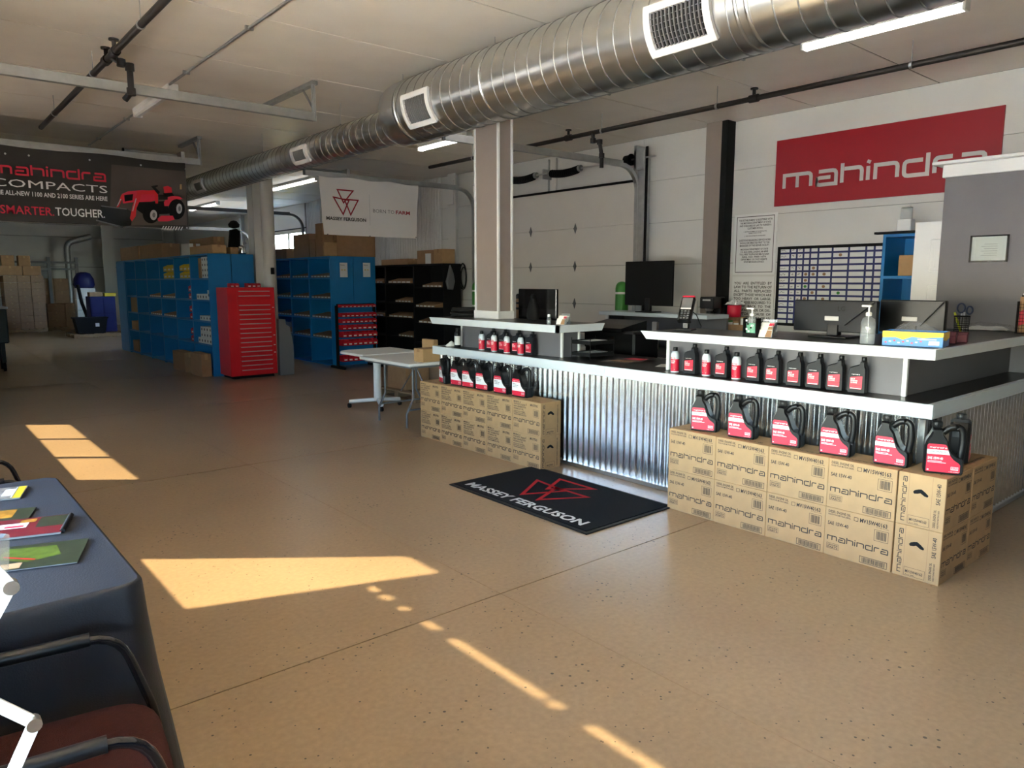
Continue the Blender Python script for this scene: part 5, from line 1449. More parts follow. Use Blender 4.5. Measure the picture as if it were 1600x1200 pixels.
# clutter on the back desk
cl = [('red_box', 7.75, 5.55, 0.10, 0.16, 0.17, 'binred', 'dark red box under the raised shelf of the back desk'), ('carton_box', 7.85, 5.95, 0.14, 0.12, 0.12, 'kraftd', 'small brown box on the back desk'),
      ('white_box', 7.72, 6.20, 0.05, 0.08, 0.36, 'paper', 'tall white and blue carton on the back desk'), ('paper_tray', 7.55, 6.55, 0.2, 0.28, 0.10, 'blackm', 'black tray of papers on the back desk')]
for nm, x, yv, dx, dy, h_, m_, lab in cl:
    t = thing(nm, lab, 'box', (x, yv, 0.761))
    MB().cbox(-dx / 2, dx / 2, -dy / 2, dy / 2, 0, h_, 0.004).build('body', m_, t)
    if nm == 'white_box': MB().box(-dx / 2 - 0.001, -dx / 2, -dy / 2 + 0.005, dy / 2 - 0.005, 0.04, 0.2).build('print', 'bluelite', t)
    elif nm == 'paper_tray':
        for k in range(4): MB().box(-0.09, 0.09, -0.13 + 0.01 * k, 0.12, h_ + 0.006 * k, h_ + 0.006 * k + 0.005).build('sheet', ['paper', 'kraft', 'paper', 'ltgrey'][k], t)
    else: MB().box(-dx / 2 - 0.001, dx / 2 + 0.001, -0.015, 0.015, h_ * 0.8, h_ + 0.001).build('tape', 'kraft', t)
# green bollards
for i, (px, lab) in enumerate(((745.5, 'green bollard with white bands left of the pillar'), (972, 'green bollard with white bands beside the television'))):
    p = at_x(px, 441, 8.15)
    t = thing('bollard', lab, 'bollard', (8.15, p.y, 0))
    MB().lathe([(0.095, 0), (0.095, 1.55), (0.085, 1.60), (0.06, 1.635), (0.02, 1.65)], (0, 0, 0), 24).build('post', 'green', t)
    for z in (1.20, 1.47): MB().lathe([(0.0955, z), (0.097, z + 0.005), (0.097, z + 0.025), (0.0955, z + 0.03)], (0, 0, 0), 24).build('band', 'purewhite', t)
    MB().lathe([(0.0955, 0.0), (0.097, 0.01), (0.097, 0.9), (0.0955, 0.91)], (0, 0, 0), 24).build('sleeve', 'yellow', t)
for i, px in enumerate((951, 962)):
    p = at_x(px, 498, 8.62)
    t = thing('blue_tape', ['left', 'right'][i] + ' strip of blue tape holding a paper on the garage door', 'tape', (8.655, p.y, p.z))
    MB().box(-0.002, 0.001, -0.05, 0.05, -0.012, 0.012).build('strip', 'bluelite', t)
    MB().box(-0.001, 0.001, -0.03, 0.03, -0.2, -0.012).build('sheet', 'wallw', t)

# ================================================================== steel shelving
def shelf_bay(depth, width, zs, m, label, loc, rz, back=True, group=None, thick=0.03):
    """one bay, front to -Y, origin at the middle of its front bottom edge"""
    t = thing('shelving_bay', label, 'shelving', loc, rz, group)
    w = width / 2
    for s in (-1, 1): MB().box(s * w - 0.012 * (1 + s) - 0.0 if s > 0 else -w, s * w if s > 0 else -w + 0.024, 0, depth, 0, zs[-1]).build('side', m, t)
    for z in zs: MB().box(-w + 0.024, w - 0.024, 0, depth - 0.012, max(0.0, z - thick), z).build('shelf', m, t)
    if back: MB().box(-w + 0.024, w - 0.024, depth - 0.012, depth, 0.02, zs[-1]).build('back', m, t)
    return t
Z1 = [0.05, 0.55, 0.96, 1.33, 1.71, 2.13]
b1 = [13.08, 14.08, 15.08, 16.09, 17.09, 18.03, 18.94]
for i in range(6):
    shelf_bay(0.39, b1[i + 1] - b1[i] - 0.004, Z1, 'blue', f'blue shelving bay in the long row, {ORD[i]} from the red drawer cabinet', (4.19, (b1[i] + b1[i + 1]) / 2, 0), FX, group='bays of the long blue shelving row')
for i in range(1):
    shelf_bay(0.39, b1[i + 1] - b1[i] - 0.004, Z1, 'blue', 'blue shelving bay with its end panel beside the cream column', (4.985, (b1[i] + b1[i + 1]) / 2, 0), PI / 2, group='bays of the long blue shelving row')
eb = thing('end_cabinet', 'closed blue cabinet at the far end of the long blue shelving row', 'cabinet')
MB().cbox(4.19, 4.58, 18.95, 19.78, 0, 2.13, 0.005).build('body', 'blue', eb)
MB().cbox(4.18, 4.19, 18.97, 19.76, 0.04, 2.10, 0.003).build('door', 'blue', eb)
Z2 = [0.03, 0.54, 0.93, 1.32, 1.73, 2.14]
b2 = [13.2, 14.16, 15.06, 15.96, 16.86]
for i in range(4):
    shelf_bay(0.49, b2[i + 1] - b2[i] - 0.004, Z2, 'blue', f'blue steel shelving bay right of the cream column, {ORD[i]} from the red bin rack', (6.52, (b2[i] + b2[i + 1]) / 2, 0), FX, group='bays of the second blue shelving row')
shelf_bay(0.49, 0.956, Z2, 'blue', 'blue steel shelving bay behind the red bin rack, seen by its end panel', (7.51, 13.68, 0), PI / 2, group='bays of the second blue shelving row')
for i, px in enumerate((537, 573)):
    p = at_y(px, 421, 13.19)
    t = thing('paper_holder', ['left', 'right'][i] + ' paper sheet on the blue shelving end panel', 'paper', (p.x, 13.198, p.z))
    MB().box(-0.10, 0.10, -0.006, 0, -0.16, 0.16).build('sleeve', 'blue', t)
    MB().box(-0.082, 0.082, -0.008, -0.006, -0.15, 0.13).build('sheet', 'paper', t)
    b = MB(); b.text('Notice', 0.035, (-0.07, -0.0085, 0.075), X3, Z3, 0); b.rect(-0.05, -0.02, -0.02, 0.0, (0, -0.0085, 0), X3, Z3, 1); b.rect(0.01, 0.04, -0.02, 0.0, (0, -0.0085, 0), X3, Z3, 1); b.build('print', ['ink', 'binyel'], t)
# black shelving by the wall
Z3_ = [0.05, 0.5, 0.9, 1.22, 1.62, 2.0]
b3 = [11.75, 12.82, 13.95, 15.0]
for i in range(3):
    shelf_bay(0.42, b3[i + 1] - b3[i] - 0.004, [z - (0.08 if i == 0 and 0.2 < z < 1.9 else 0) for z in Z3_], 'blackm', f'black steel shelving bay against the ribbed wall, {ORD[i]} from the right', (8.17, (b3[i] + b3[i + 1]) / 2, 0), FX, group='black shelving bays')

# ---- what stands in the bays
def tray(x, y0, y1, z, label, group, m='kraftd', n=6, d=0.30):
    """shelf-wide row of small open bins, front to -X"""
    t = thing('bin_tray', label, 'bin', (x, (y0 + y1) / 2, z + 0.001), FX, group)
    w = (y1 - y0) / 2; k = 2 * w / n
    for i in range(n):
        x0, x1 = -w + k * i + 0.004, -w + k * (i + 1) - 0.004
        b = MB(); b.prism([(0, 0), (d, 0), (d, 0.10), (0.04, 0.05), (0, 0.045)], (x0, 0, 0), Y3, Z3, (x1 - x0, 0, 0)); b.build('bin', m, t)
        MB().box(x0 + 0.012, x1 - 0.02, -0.0012, 0, 0.008, 0.032).build('bin_label', 'paper', t)
    return t
for bay, lv in ((2, 3), (3, 3), (2, 2), (3, 2)):
    tray(4.21, b1[bay] + 0.08, b1[bay + 1] - 0.06, Z1[lv], f'row of small brown bins in the {ORD[bay]} bay of the long row, {"upper" if lv == 3 else "lower"}', 'trays of small bins')
for bay in range(4):
    for lv in (1, 2, 3, 4):
        if bay == 3 and lv in (1, 2): continue
        tray(6.54, b2[bay] + 0.05, b2[bay + 1] - 0.05, Z2[lv], f'brown bin row right of the cream column, bay {ORD[bay]} from the rack, level {ORD[lv - 1]}', 'trays of small bins', d=0.36)
for bay, lv, a, c in ((0, 4, 0.05, 0.75), (0, 3, 0.3, 1.0), (0, 2, 0.1, 0.9), (1, 4, 0.1, 0.95), (1, 3, 0.1, 0.7), (1, 2, 0.05, 0.95), (1, 1, 0.05, 0.6), (2, 4, 0.1, 0.8), (2, 2, 0.1, 0.9)):
    w = b3[bay + 1] - b3[bay]; z = Z3_[lv] - (0.08 if bay == 0 else 0)
    tray(8.19, b3[bay] + a * w * 0.94 + 0.03, b3[bay] + c * w * 0.96, z, f'parts bin row on the black shelving, {ORD[bay]} bay from right, {ORD[lv - 1]} level up', 'trays of small bins', 'kraftd', 5, 0.26)
def open_bin(x, y_, z, w, d, h, m, label, group, rz=FX):
    t = thing('parts_bin', label, 'bin', (x, y_, z + 0.001), rz, group)
    b = MB()
    b.box(-w / 2, w / 2, 0, d, 0, 0.004)
    for s in (-1, 1):
        xx = s * (w / 2 - 0.002)
        b.prism([(0, 0), (d, 0), (d, h), (d * 0.3, h), (0.0, h * 0.7)], (xx - 0.002, 0, 0), Y3, Z3, (0.004, 0, 0))
    b.box(-w / 2, w / 2, d - 0.004, d, 0, h); b.box(-w / 2, w / 2, 0, 0.004, 0, h * 0.7); b.build('shell', m, t)
    MB().box(-w * 0.28, w * 0.28, -0.0015, 0, h * 0.18, h * 0.40).build('label_card', 'paper', t)
    return t
for r in (0, 1):
    for j in range(3):
        open_bin(4.22, 15.25 + 0.265 * j, Z1[4] + r * 0.137, 0.255, 0.28, 0.132, 'binyel', f'yellow bin in the third bay, {"upper" if r else "lower"} tier, {ORD[j]} from the right', 'yellow parts bins')
        open_bin(4.22, 14.235 + 0.235 * j, Z1[4] + r * 0.137, 0.225, 0.28, 0.132, 'binyel', f'yellow bin in the second bay, {"upper" if r else "lower"} tier, {ORD[j]} from the right', 'yellow parts bins')
for lv in (1, 2, 3):
    for r in (0, 1):
        open_bin(4.22, 14.235, Z1[lv] + r * 0.137, 0.23, 0.26, 0.13, 'binred', f'red bin in the second bay, shelf {ORD[lv - 1]} up, {"upper" if r else "lower"} one', 'red bins in the long row')
def white_box(x0, x1, y0, y1, z0, z1, label):
    t = thing('white_box', label, 'box', ((x0 + x1) / 2, (y0 + y1) / 2, z0 + 0.001), 0, 'white boxes in the first bay')
    MB().cbox(-(x1 - x0) / 2, (x1 - x0) / 2, -(y1 - y0) / 2, (y1 - y0) / 2, 0, z1 - z0, 0.003).build('body', 'paper', t)
    MB().cyl((-(x1 - x0) / 2 - 0.001, 0, (z1 - z0) / 2), (-(x1 - x0) / 2, 0, (z1 - z0) / 2), min(0.03, (z1 - z0) / 4), n=10).build('printed_dot', 'ink', t)
for r in range(4):
    for j in range(3):
        white_box(4.22, 4.5, 13.14 + 0.13 * j, 13.262 + 0.13 * j, Z1[4] + 0.092 * r, Z1[4] + 0.09 + 0.092 * r, f'small white box atop the first bay, {ORD[r]} layer, {ORD[j]} from the right')
brown_box(4.22, 4.52, 13.55, 13.70, Z1[4] + 0.001, Z1[4] + 0.35, 'narrow brown box beside the white boxes at the top of the first bay')
for j in range(5): white_box(4.22, 4.48, 13.14 + 0.15 * j, 13.285 + 0.15 * j, Z1[3], Z1[3] + (0.17 if j == 0 else 0.10), f'low white box on the fourth shelf of the first bay, {ORD[j]} from the right')
for j in range(4): white_box(4.22, 4.48, 13.14 + 0.16 * j, 13.295 + 0.16 * j, Z1[2], Z1[2] + 0.085, f'low white box on the third shelf of the first bay, {ORD[j]} from the right')
for r in range(3):
    for j in range(4 if r else 5): white_box(4.20, 4.48, 13.12 + 0.15 * j, 13.265 + 0.15 * j, Z1[1] + 0.102 * r, Z1[1] + 0.10 + 0.102 * r, f'white box on the second shelf of the first bay, {ORD[r]} layer, {ORD[j]} from the right')
brown_box(4.0, 4.17, 13.12, 13.72, 0.0, 0.40, 'brown box on the floor before the first bay of the long row')
brown_box(3.98, 4.17, 14.00, 14.75, 0.0, 0.36, 'brown box on the floor before the second bay of the long row')
brown_box(4.22, 4.5, 18.15, 18.75, Z1[2] + 0.001, Z1[2] + 0.33, 'brown box in the sixth bay of the long row, upper one')
brown_box(4.22, 4.5, 18.12, 18.80, Z1[1] + 0.001, Z1[1] + 0.20, 'brown box in the sixth bay of the long row, lower one')
brown_box(4.22, 4.5, 18.3, 18.8, Z1[0] + 0.001, Z1[0] + 0.25, 'brown box at the foot of the sixth bay of the long row')
# ---- boxes on top of the shelving
ZT1, ZT2, ZT3 = 2.131, 2.141, 2.001
px_box_x(189, 386, 215, 408, 4.25, 0.35, 'brown box on the far end of the long blue row', None, 'kraftd', ZT1)
px_box_x(219, 382, 253, 405, 4.22, 0.34, 'larger brown box on the long blue row, second from the far end', None, 'kraftd', ZT1)
px_box_x(284, 381, 295, 400, 4.24, 0.2, 'small white carton on the long blue row beside the stacked brown boxes', None, 'paper', ZT1)
px_box_x(297, 384, 331, 399, 4.22, 0.24, 'brown box low on the near end of the long blue row', None, 'kraft', ZT1)
A, B = at_x(297, 381, 4.47), at_x(332, 372, 4.47)
px_box_x(297, 372, 333, 398, 4.50, 0.2, 'tall brown box behind on the near end of the long blue row', None, 'kraftd', ZT1)
brown_box(4.60, 4.74, 13.12, 13.34, ZT1, ZT1 + 0.12, 'small brown box at the near corner of the long blue row', None, 'kraft')
bp = thing('black_shroud', 'tall black moulded shroud standing on the long blue row', 'machine part', (4.80, 13.5, ZT1))
A = at_y(355, 396, 13.5); B = at_y(373, 355, 13.5)
MB().prism([(-0.12, 0), (0.10, 0), (0.12, 0.42), (0.05, 0.47), (-0.06, 0.44)], (0, 0.03, 0), X3, Z3, (0, -0.06, 0), 0, (0.01, 0.01)).build('shell', 'blackm', bp)
MB().lathe([(0.02, 0), (0.09, 0.02), (0.1, 0.07), (0.05, 0.13), (0.01, 0.14)], (0.02, 0, 0.47), 14).build('ball', 'blackm', bp)
mt_ = thing('metal_part', 'shiny silver machine part on the blue shelving left of the cream column', 'machine part', (4.86, 13.26, ZT1))
MB().lathe([(0.06, 0), (0.08, 0.03), (0.05, 0.09), (0.07, 0.13), (0.03, 0.16)], (0, 0, 0), 14).build('hub', 'chrome', mt_)
MB().tube([(-0.1, 0, 0.05), (0.02, 0, 0.16), (0.08, 0, 0.2)], 0.015, 8).build('arm', 'steel', mt_)
px_box_x(459, 366, 482, 399, 6.6, 0.35, 'tall brown box on the second blue row beside the far window', None, 'kraftd', ZT2)
px_box_x(484, 374, 492, 399, 6.60, 0.2, 'narrow brown box on the second blue row', None, 'kraftd', ZT2)
px_box_x(425, 389, 447, 401, 6.6, 0.3, 'dark brown box on the second blue row beside the cream column', None, 'kraftd', ZT2)
px_box_x(494, 349, 503, 399, 6.55, 0.3, 'tall stack box on the corner of the second blue row behind the banner edge', None, 'kraftd', ZT2)
A = at_y(507, 399, 13.22); B = at_y(526, 379, 13.22)
brown_box(A.x, B.x, 13.21, 13.27, ZT2, B.z, 'square brown box in front on the second blue row', None, 'kraft')
A = at_y(527, 400, 13.3); B = at_y(586, 370, 13.3)
brown_box(A.x, B.x, 13.3, 13.46, ZT2, B.z, 'long brown box on the second blue row under the white banner', None, 'kraftd')
px_box_x(596, 405, 637, 416, 8.25, 0.3, 'flat brown box on the black shelving', None, 'kraftd', ZT3)
px_box_x(652, 391, 678, 415, 8.25, 0.3, 'brown box with a paper slip on the black shelving', None, 'kraftd', ZT3)
px_box_x(678, 389, 691, 415, 8.24, 0.3, 'narrow brown box at the right of the black shelving top', None, 'kraft', ZT3)
p = at_x(669, 404, 8.245)
tp = tag(MB().box(8.243, 8.2455, p.y - 0.1, p.y + 0.1, p.z - 0.1, p.z + 0.1).build('paper_slip', 'paper'), 'white paper slip stuck on a brown box of the black shelving', 'paper')
# hanging bag and hose on the black shelf end
hg = thing('grey_bag', 'grey plastic bag hanging on the end of the black shelving', 'bag', (8.30, 11.74, 1.55))
b = MB(); b.prism([(-0.10, 0.1), (-0.06, -0.05), (0.06, -0.06), (0.11, 0.1), (0.08, 0.25), (0.0, 0.42), (-0.05, 0.26)], (0, 0, 0), X3, Z3, (0, -0.06, 0), 0, (0.02, 0.02)); b.build('sack', 'grey', hg)
hh = thing('cable_loop', 'black cable loop hanging at the right of the black shelving', 'cable', (8.60, 11.70, 1.75))
MB().tube([(0, 0.11 * math.sin(2 * PI * k / 20), 0.25 * math.cos(2 * PI * k / 20)) for k in range(21)], 0.014, 8).build('outer_loop', 'rubber', hh)
MB().tube([(0.02, 0.09 * math.sin(2 * PI * k / 20), 0.2 * math.cos(2 * PI * k / 20) - 0.02) for k in range(21)], 0.012, 8).build('inner_loop', 'rubber', hh)

# ================================================================== red drawer cabinet
rc = thing('drawer_cabinet', 'tall red steel cabinet with many shallow drawers', 'cabinet')
MB().cbox(4.27, 5.08, 12.44, 12.98, 0.05, 1.55, 0.006).build('body', 'toolred', rc)
MB().box(4.32, 5.03, 12.48, 12.95, 0, 0.05).build('plinth', 'blackm', rc)
zt = 1.50
nd = 18
for i in range(nd):
    z1 = zt - i * (1.42 / nd); z0 = z1 - 1.42 / nd + 0.005
    d = MB().cbox(4.43, 5.02, 12.428, 12.44, z0, z1, 0.002).build('drawer', 'toolred', rc)
    if i != 2: MB().cbox(4.45, 4.99, 12.414, 12.428, z1 - 0.02, z1 - 0.007, 0.003).build('handle', 'ltgrey', d)
for z in (1.2, 0.72, 0.55, 0.42): MB().box(5.03, 5.06, 12.436, 12.44, z, z + 0.012).build('sticker', 'paper', rc)
for i, (x, yv) in enumerate(((4.42, 12.6), (4.50, 12.6), (4.72, 12.62), (4.80, 12.62), (4.88, 12.62))):
    open_bin(x, yv, 1.551, 0.075, 0.14, 0.07, 'binred', f'small red bin on top of the red drawer cabinet, {ORD[i]} from the left', 'red bins on the drawer cabinet', 0.0)
wr_ = thing('wrapped_board', 'grey plastic wrapped board leaning beside the red drawer cabinet', 'board', (5.24, 12.50, 0))
b = MB(); b.prism([(-0.11, 0), (0.15, 0), (0.16, 0.5), (0.10, 0.86), (0.03, 0.90), (0.02, 0.99), (-0.10, 1.0)], (0, 0.05, 0), X3, Z3, (0, -0.1, 0), 0, (0.01, 0.01)); b.build('panel', 'grey', wr_)
b = crumple(6, 16, 0.24, 0.95, 0.008, 21); b.v = [(x + 0.02, -0.058 - abs(z), y_ + 0.48) for x, y_, z in b.v]; b.build('film', 'film', wr_)

# ================================================================== red bin rack
rk = thing('bin_rack', 'black steel bin rack before the blue shelving end', 'rack')
RX0, RX1, RY = 6.40, 7.20, 12.72
for x in (RX0, RX1):
    MB().cbox(x - 0.02, x + 0.02, RY, RY + 0.06, 0, 1.20, 0.003).build('upright', 'blackm', rk)
    MB().cbox(x - 0.025, x + 0.025, RY - 0.25, RY + 0.3, 0, 0.05, 0.004).build('foot', 'blackm', rk)
rows_ = [(1.165, 0.05, 9), (0.985, 0.075, 8), (0.87, 0.075, 8), (0.745, 0.085, 7), (0.60, 0.105, 7), (0.44, 0.115, 7), (0.14, 0.115, 7)]
for r, (z, h, n) in enumerate(rows_):
    MB().box(RX0, RX1, RY + 0.02, RY + 0.035, z - 0.005, z + h + 0.015).build('rail', 'blue' if 0 < r else 'blackm', rk)
    w = (RX1 - RX0 - 0.05) / n
    for i in range(n):
        t = open_bin(RX0 + 0.025 + w * (i + 0.5), RY + 0.018 - (0.10 + h * 0.5), z, w - 0.004, 0.10 + h * 0.5, h, 'binred', f'red hanging bin of the rack, {ORD[r]} row from the top, {ORD[i]} from the left', 'red bins on the rack', 0.0)

# ================================================================== tables behind the counter end
ft = thing('folding_table', 'white folding table with grey bent tube legs left of the counter', 'table')
FTX0, FTX1, FTY0, FTY1 = 4.27, 5.03, 6.82, 7.95
MB().cbox(FTX0, FTX1, FTY0, FTY1, 0.715, 0.75, 0.008).build('top', 'white', ft)
MB().box(FTX0 + 0.05, FTX1 - 0.05, FTY0 + 0.05, FTY1 - 0.05, 0.690, 0.715).build('under_frame', 'grey', ft)
for yv in (7.62, 7.0):
    for s in (0, 1):
        x0 = FTX0 + 0.16 if s == 0 else FTX1 - 0.16; x1 = FTX0 + 0.07 if s == 0 else FTX1 - 0.07
        MB().tube([(x0, yv, 0.69), (x0, yv, 0.33), ((x0 + x1) / 2, yv, 0.24), (x1, yv, 0.16), (x1, yv, 0.0)], 0.013, 8).build('leg', 'grey', ft)
    MB().tube([(FTX0 + 0.10, yv, 0.20), (FTX1 - 0.10, yv, 0.20)], 0.011, 8).build('cross_bar', 'grey', ft)
MB().tube([(FTX0 + 0.38, 7.62, 0.33), (FTX0 + 0.38, 7.25, 0.69)], 0.009, 6).build('stay', 'steel', ft)
MB().tube([(FTX0 + 0.38, 7.0, 0.33), (FTX0 + 0.38, 7.3, 0.69)], 0.009, 6).build('stay', 'steel', ft)
rt_ = thing('pedestal_table', 'white table on a castered pedestal behind the folding table', 'table')
b = MB(); pts = [(4.36, 8.02), (4.36, 8.62), (4.42, 8.72), (4.55, 8.78), (5.2, 8.78), (5.2, 8.02)]
b.prism(pts, (0, 0, 0.725), X3, Y3, (0, 0, 0.03), 0, (0.006, 0.006)); b.build('top', 'white', rt_)
MB().cyl((4.78, 8.42, 0.1), (4.78, 8.42, 0.725), 0.05, n=20).build('column', 'white', rt_)
for k, (dx, dy) in enumerate(((-0.30, 0.22), (0.32, -0.02), (-0.12, -0.30))):
    MB().tube([(4.78, 8.42, 0.11), (4.78 + dx, 8.42 + dy, 0.085)], 0.028, 8).build('foot', 'white', rt_)
    b = MB(); b.cyl((4.78 + dx - 0.015, 8.42 + dy, 0.032), (4.78 + dx + 0.015, 8.42 + dy, 0.032), 0.032, n=14); b.build('caster', 'rubber', rt_)
A = at_x(655, 565, 4.5); B = at_x(678, 548, 4.5)
brown_box(4.48, 4.72, 6.86, 7.05, 0.751, 0.90, 'tan open box on the folding table beside the counter end', None, 'kraft')
p = at_z(642, 556, 0.75)
brown_box(4.95 - 0.0, 5.02, 7.35, 7.6, 0.751, 0.95, 'small brown box standing at the back of the folding table', None, 'kraft')
# low pallet with boxes beyond the tables
def pallet(x0, x1, y0, y1, label, z=0.0):
    t = thing('pallet', label, 'pallet')
    for k in range(3):
        yy = y0 + (y1 - y0 - 0.1) * k / 2
        MB().box(x0, x1, yy, yy + 0.1, z + 0.02, z + 0.10).build('stringer', 'woodp', t)
    for k in range(6):
        xx = x0 + (x1 - x0 - 0.1) * k / 5
        MB().box(xx, xx + 0.1, y0, y1, z + 0.10, z + 0.12).build('deck_board', 'woodp', t)
        if k % 2 == 0: MB().box(xx, xx + 0.1, y0, y1, z, z + 0.02).build('bottom_board', 'woodp', t)
    return t
pallet(5.35, 6.45, 8.4, 9.4, 'wooden pallet under the plastic wrapped goods beyond the tables')
brown_box(5.45, 5.85, 8.8, 9.3, 0.121, 0.46, 'brown box on the pallet beyond the folding table')
wg = thing('wrapped_goods', 'brown goods in clear film on the pallet beyond the tables', 'goods', (6.15, 8.85, 0.121))
MB().cbox(-0.26, 0.26, -0.4, 0.4, 0, 0.42, 0.03).build('bale', 'kraftd', wg)
b = crumple(10, 10, 0.6, 0.9, 0.02, 31, 0.40, 0.05); b.build('film', 'film', wg)
b = crumple(8, 8, 0.45, 0.85, 0.02, 33); b.v = [(-0.28 - abs(z), y_, x + 0.22) for x, y_, z in b.v]; b.build('side_film', 'film', wg)

# ================================================================== deep end of the hall at the left
def stacked(x0, x1, y0, y1, z0, nx, nz, h, label, wrap=True):
    """pallet load of cartons, each a carton of its own"""
    w = (x1 - x0) / nx; k = 0
    for r in range(nz):
        for i in range(nx):
            brown_box(x0 + w * i + 0.004, x0 + w * (i + 1) - 0.004, y0, y1, z0 + 0.001 + r * h, z0 + (r + 1) * h - 0.003, f'{label}, {ORD[r]} layer up, {ORD[i]} from left', 'cartons of the pallet loads')
def film_sheet(x0, x1, y_, z0, z1, label, seed):
    t = thing('stretch_film', label, 'plastic film')
    b = crumple(10, 12, x1 - x0, z1 - z0, 0.012, seed); b.v = [(x + (x0 + x1) / 2, y_ - abs(z), yv + (z0 + z1) / 2) for x, yv, z in b.v]; b.build('sheet', 'film', t)
PY = 28.3
A = at_z(12, 517, 0); B = at_z(73, 516, 0)
def X_at(px, yv): return at_y(px, 480, yv).x
xa, xb = X_at(9, PY), X_at(72, PY)
pallet(xa, xb, PY, PY + 1.1, 'wooden pallet under the tall wrapped carton load')
stacked(xa, xb, PY, PY + 1.0, 0.121, 3, 8, 0.215, 'carton in the tall wrapped pallet load')
film_sheet(xa, xb, PY - 0.02, 0.13, 1.85, 'stretch film round the tall carton load at the far left', 41)
brown_box(xa - 0.1, (xa + xb) / 2 - 0.02, PY, PY + 0.7, 1.845, 2.15, 'wide brown carton on top of the tall wrapped load, left')
brown_box((xa + xb) / 2 + 0.0, xb - 0.05, PY, PY + 0.7, 1.845, 2.15, 'wide brown carton on top of the tall wrapped load, right')
brown_box(xa + 0.0, xa + 0.35, PY + 0.05, PY + 0.5, 2.153, 2.48, 'small carton at the very top of the far left stack, left one')
brown_box(xa + 0.46, xa + 0.78, PY + 0.05, PY + 0.5, 2.153, 2.48, 'small carton at the very top of the far left stack, right one')
xa2, xb2 = X_at(73.5, 28.9), X_at(129, 28.9)
pallet(xa2, xb2, 28.9, 30.0, 'wooden pallet under the low half wrapped carton load')
stacked(xa2, xb2, 28.9, 29.9, 0.121, 2, 3, 0.26, 'carton in the low wrapped pallet load')
film_sheet(xa2, xb2, 28.88, 0.13, 0.88, 'stretch film round the low carton load at the far left', 43)
stacked(xa2 - 0.02, xb2 - 0.15, 30.2, 31.0, 0, 2, 4, 0.44, 'large carton against the far wall')
# pallet rack frame
rf = thing('pallet_rack', 'grey pallet rack frame before the far wall', 'rack')
for px in (82, 125): 
    x = X_at(px, 30.1); MB().box(x - 0.05, x + 0.05, 30.08, 30.18, 0, 2.5).build('upright', 'grey', rf)
x0, x1 = X_at(-10, 30.1), X_at(125, 30.1)
for z in (2.05, 2.28): MB().box(x0, x1, 30.05, 30.08, z, z + 0.07).build('beam', 'grey', rf)
# lockers, black tote, blue tote
lk = thing('locker', 'dark blue double locker on a pallet at the far left', 'locker')
A = at_z(143, 528, 0.12)
LX0, LX1, LY = X_at(141, 25.2), X_at(181, 25.2), 25.2
MB().cbox(LX0, LX1, LY, LY + 0.6, 0.122, 1.20, 0.01).build('body', 'binblu', lk)
for i in range(2):
    for z0, z1 in ((0.16, 0.66), (0.69, 1.16)):
        w = (LX1 - LX0) / 2
        MB().cbox(LX0 + w * i + 0.02, LX0 + w * (i + 1) - 0.02, LY - 0.012, LY, z0, z1, 0.004).build('door', 'binblu', lk)
pallet(X_at(112, 24.6), X_at(195, 24.6), 24.6, 25.9, 'wooden pallet carrying the dark blue locker')
yb = thing('yellow_tray', 'yellow tray on the dark blue locker', 'tray', ((LX0 + LX1) / 2 + 0.24, LY + 0.2, 1.201))
MB().cbox(-0.16, 0.16, -0.12, 0.12, 0, 0.10, 0.01).build('tub', 'binyel', yb); MB().cbox(-0.17, 0.17, -0.13, 0.13, 0.085, 0.10, 0.005).build('rim', 'binyel', yb)
brown_box(LX0 + 0.02, LX0 + 0.36, LY + 0.05, LY + 0.4, 1.201, 1.33, 'flat brown box on the dark blue locker')
tt = thing('black_tote', 'black plastic tote on the pallet before the locker', 'tote', (X_at(140, 24.75), 24.85, 0.122))
b = MB(); b.prism([(-0.36, 0), (0.36, 0), (0.44, 0.46), (-0.44, 0.46)], (0, -0.2, 0), X3, Z3, (0, 0.4, 0), 0, (0.01, 0.02)); b.build('tub', 'blackm', tt)
MB().cbox(-0.46, 0.46, -0.22, 0.22, 0.44, 0.48, 0.008).build('rim', 'blackm', tt)
MB().box(0.1, 0.2, -0.222, -0.2, 0.2, 0.3).build('sticker', 'paper', tt)
bt = thing('blue_bag', 'dark blue covered bundle above white boxes at the far left', 'bundle', (X_at(136, 27.6), 27.8, 0))
for k in range(4): MB().cbox(-0.28, 0.28, -0.2, 0.2, 0.36 * k, 0.36 * (k + 1) - 0.01, 0.008).build('white_carton', 'paper', bt)
b = MB(); b.lathe([(0.27, 0), (0.32, 0.1), (0.30, 0.3), (0.2, 0.48), (0.08, 0.52)], (0, 0, 1.44), 14, 0, 1.0, 0.7); b.build('bundle', 'binblu', bt)
wp = thing('black_pipe', 'black bent pole leaning beside the far pallet rack', 'pole')
x = X_at(131, 26.5); MB().tube([(x - 0.12, 26.5, 1.55), (x - 0.05, 26.5, 1.0), (x + 0.05, 26.45, 0.6), (x + 0.08, 26.4, 0.0)], 0.05, 8).build('tube', 'blackm', wp)
# hanging flue bend on the far wall
fl = thing('exhaust_pipe', 'bent steel exhaust pipe against the far wall above the locker', 'pipe')
x = X_at(112, 31.0)
MB().tube([(tuple(v)) for v in arc_corner([Vector((x, 31.0, 0.0)), Vector((x, 31.0, 3.05)), Vector((x + 0.8, 31.0, 3.3))], [0, 0.25, 0], 6)], 0.10, 14).build('tube', 'galvd', fl)
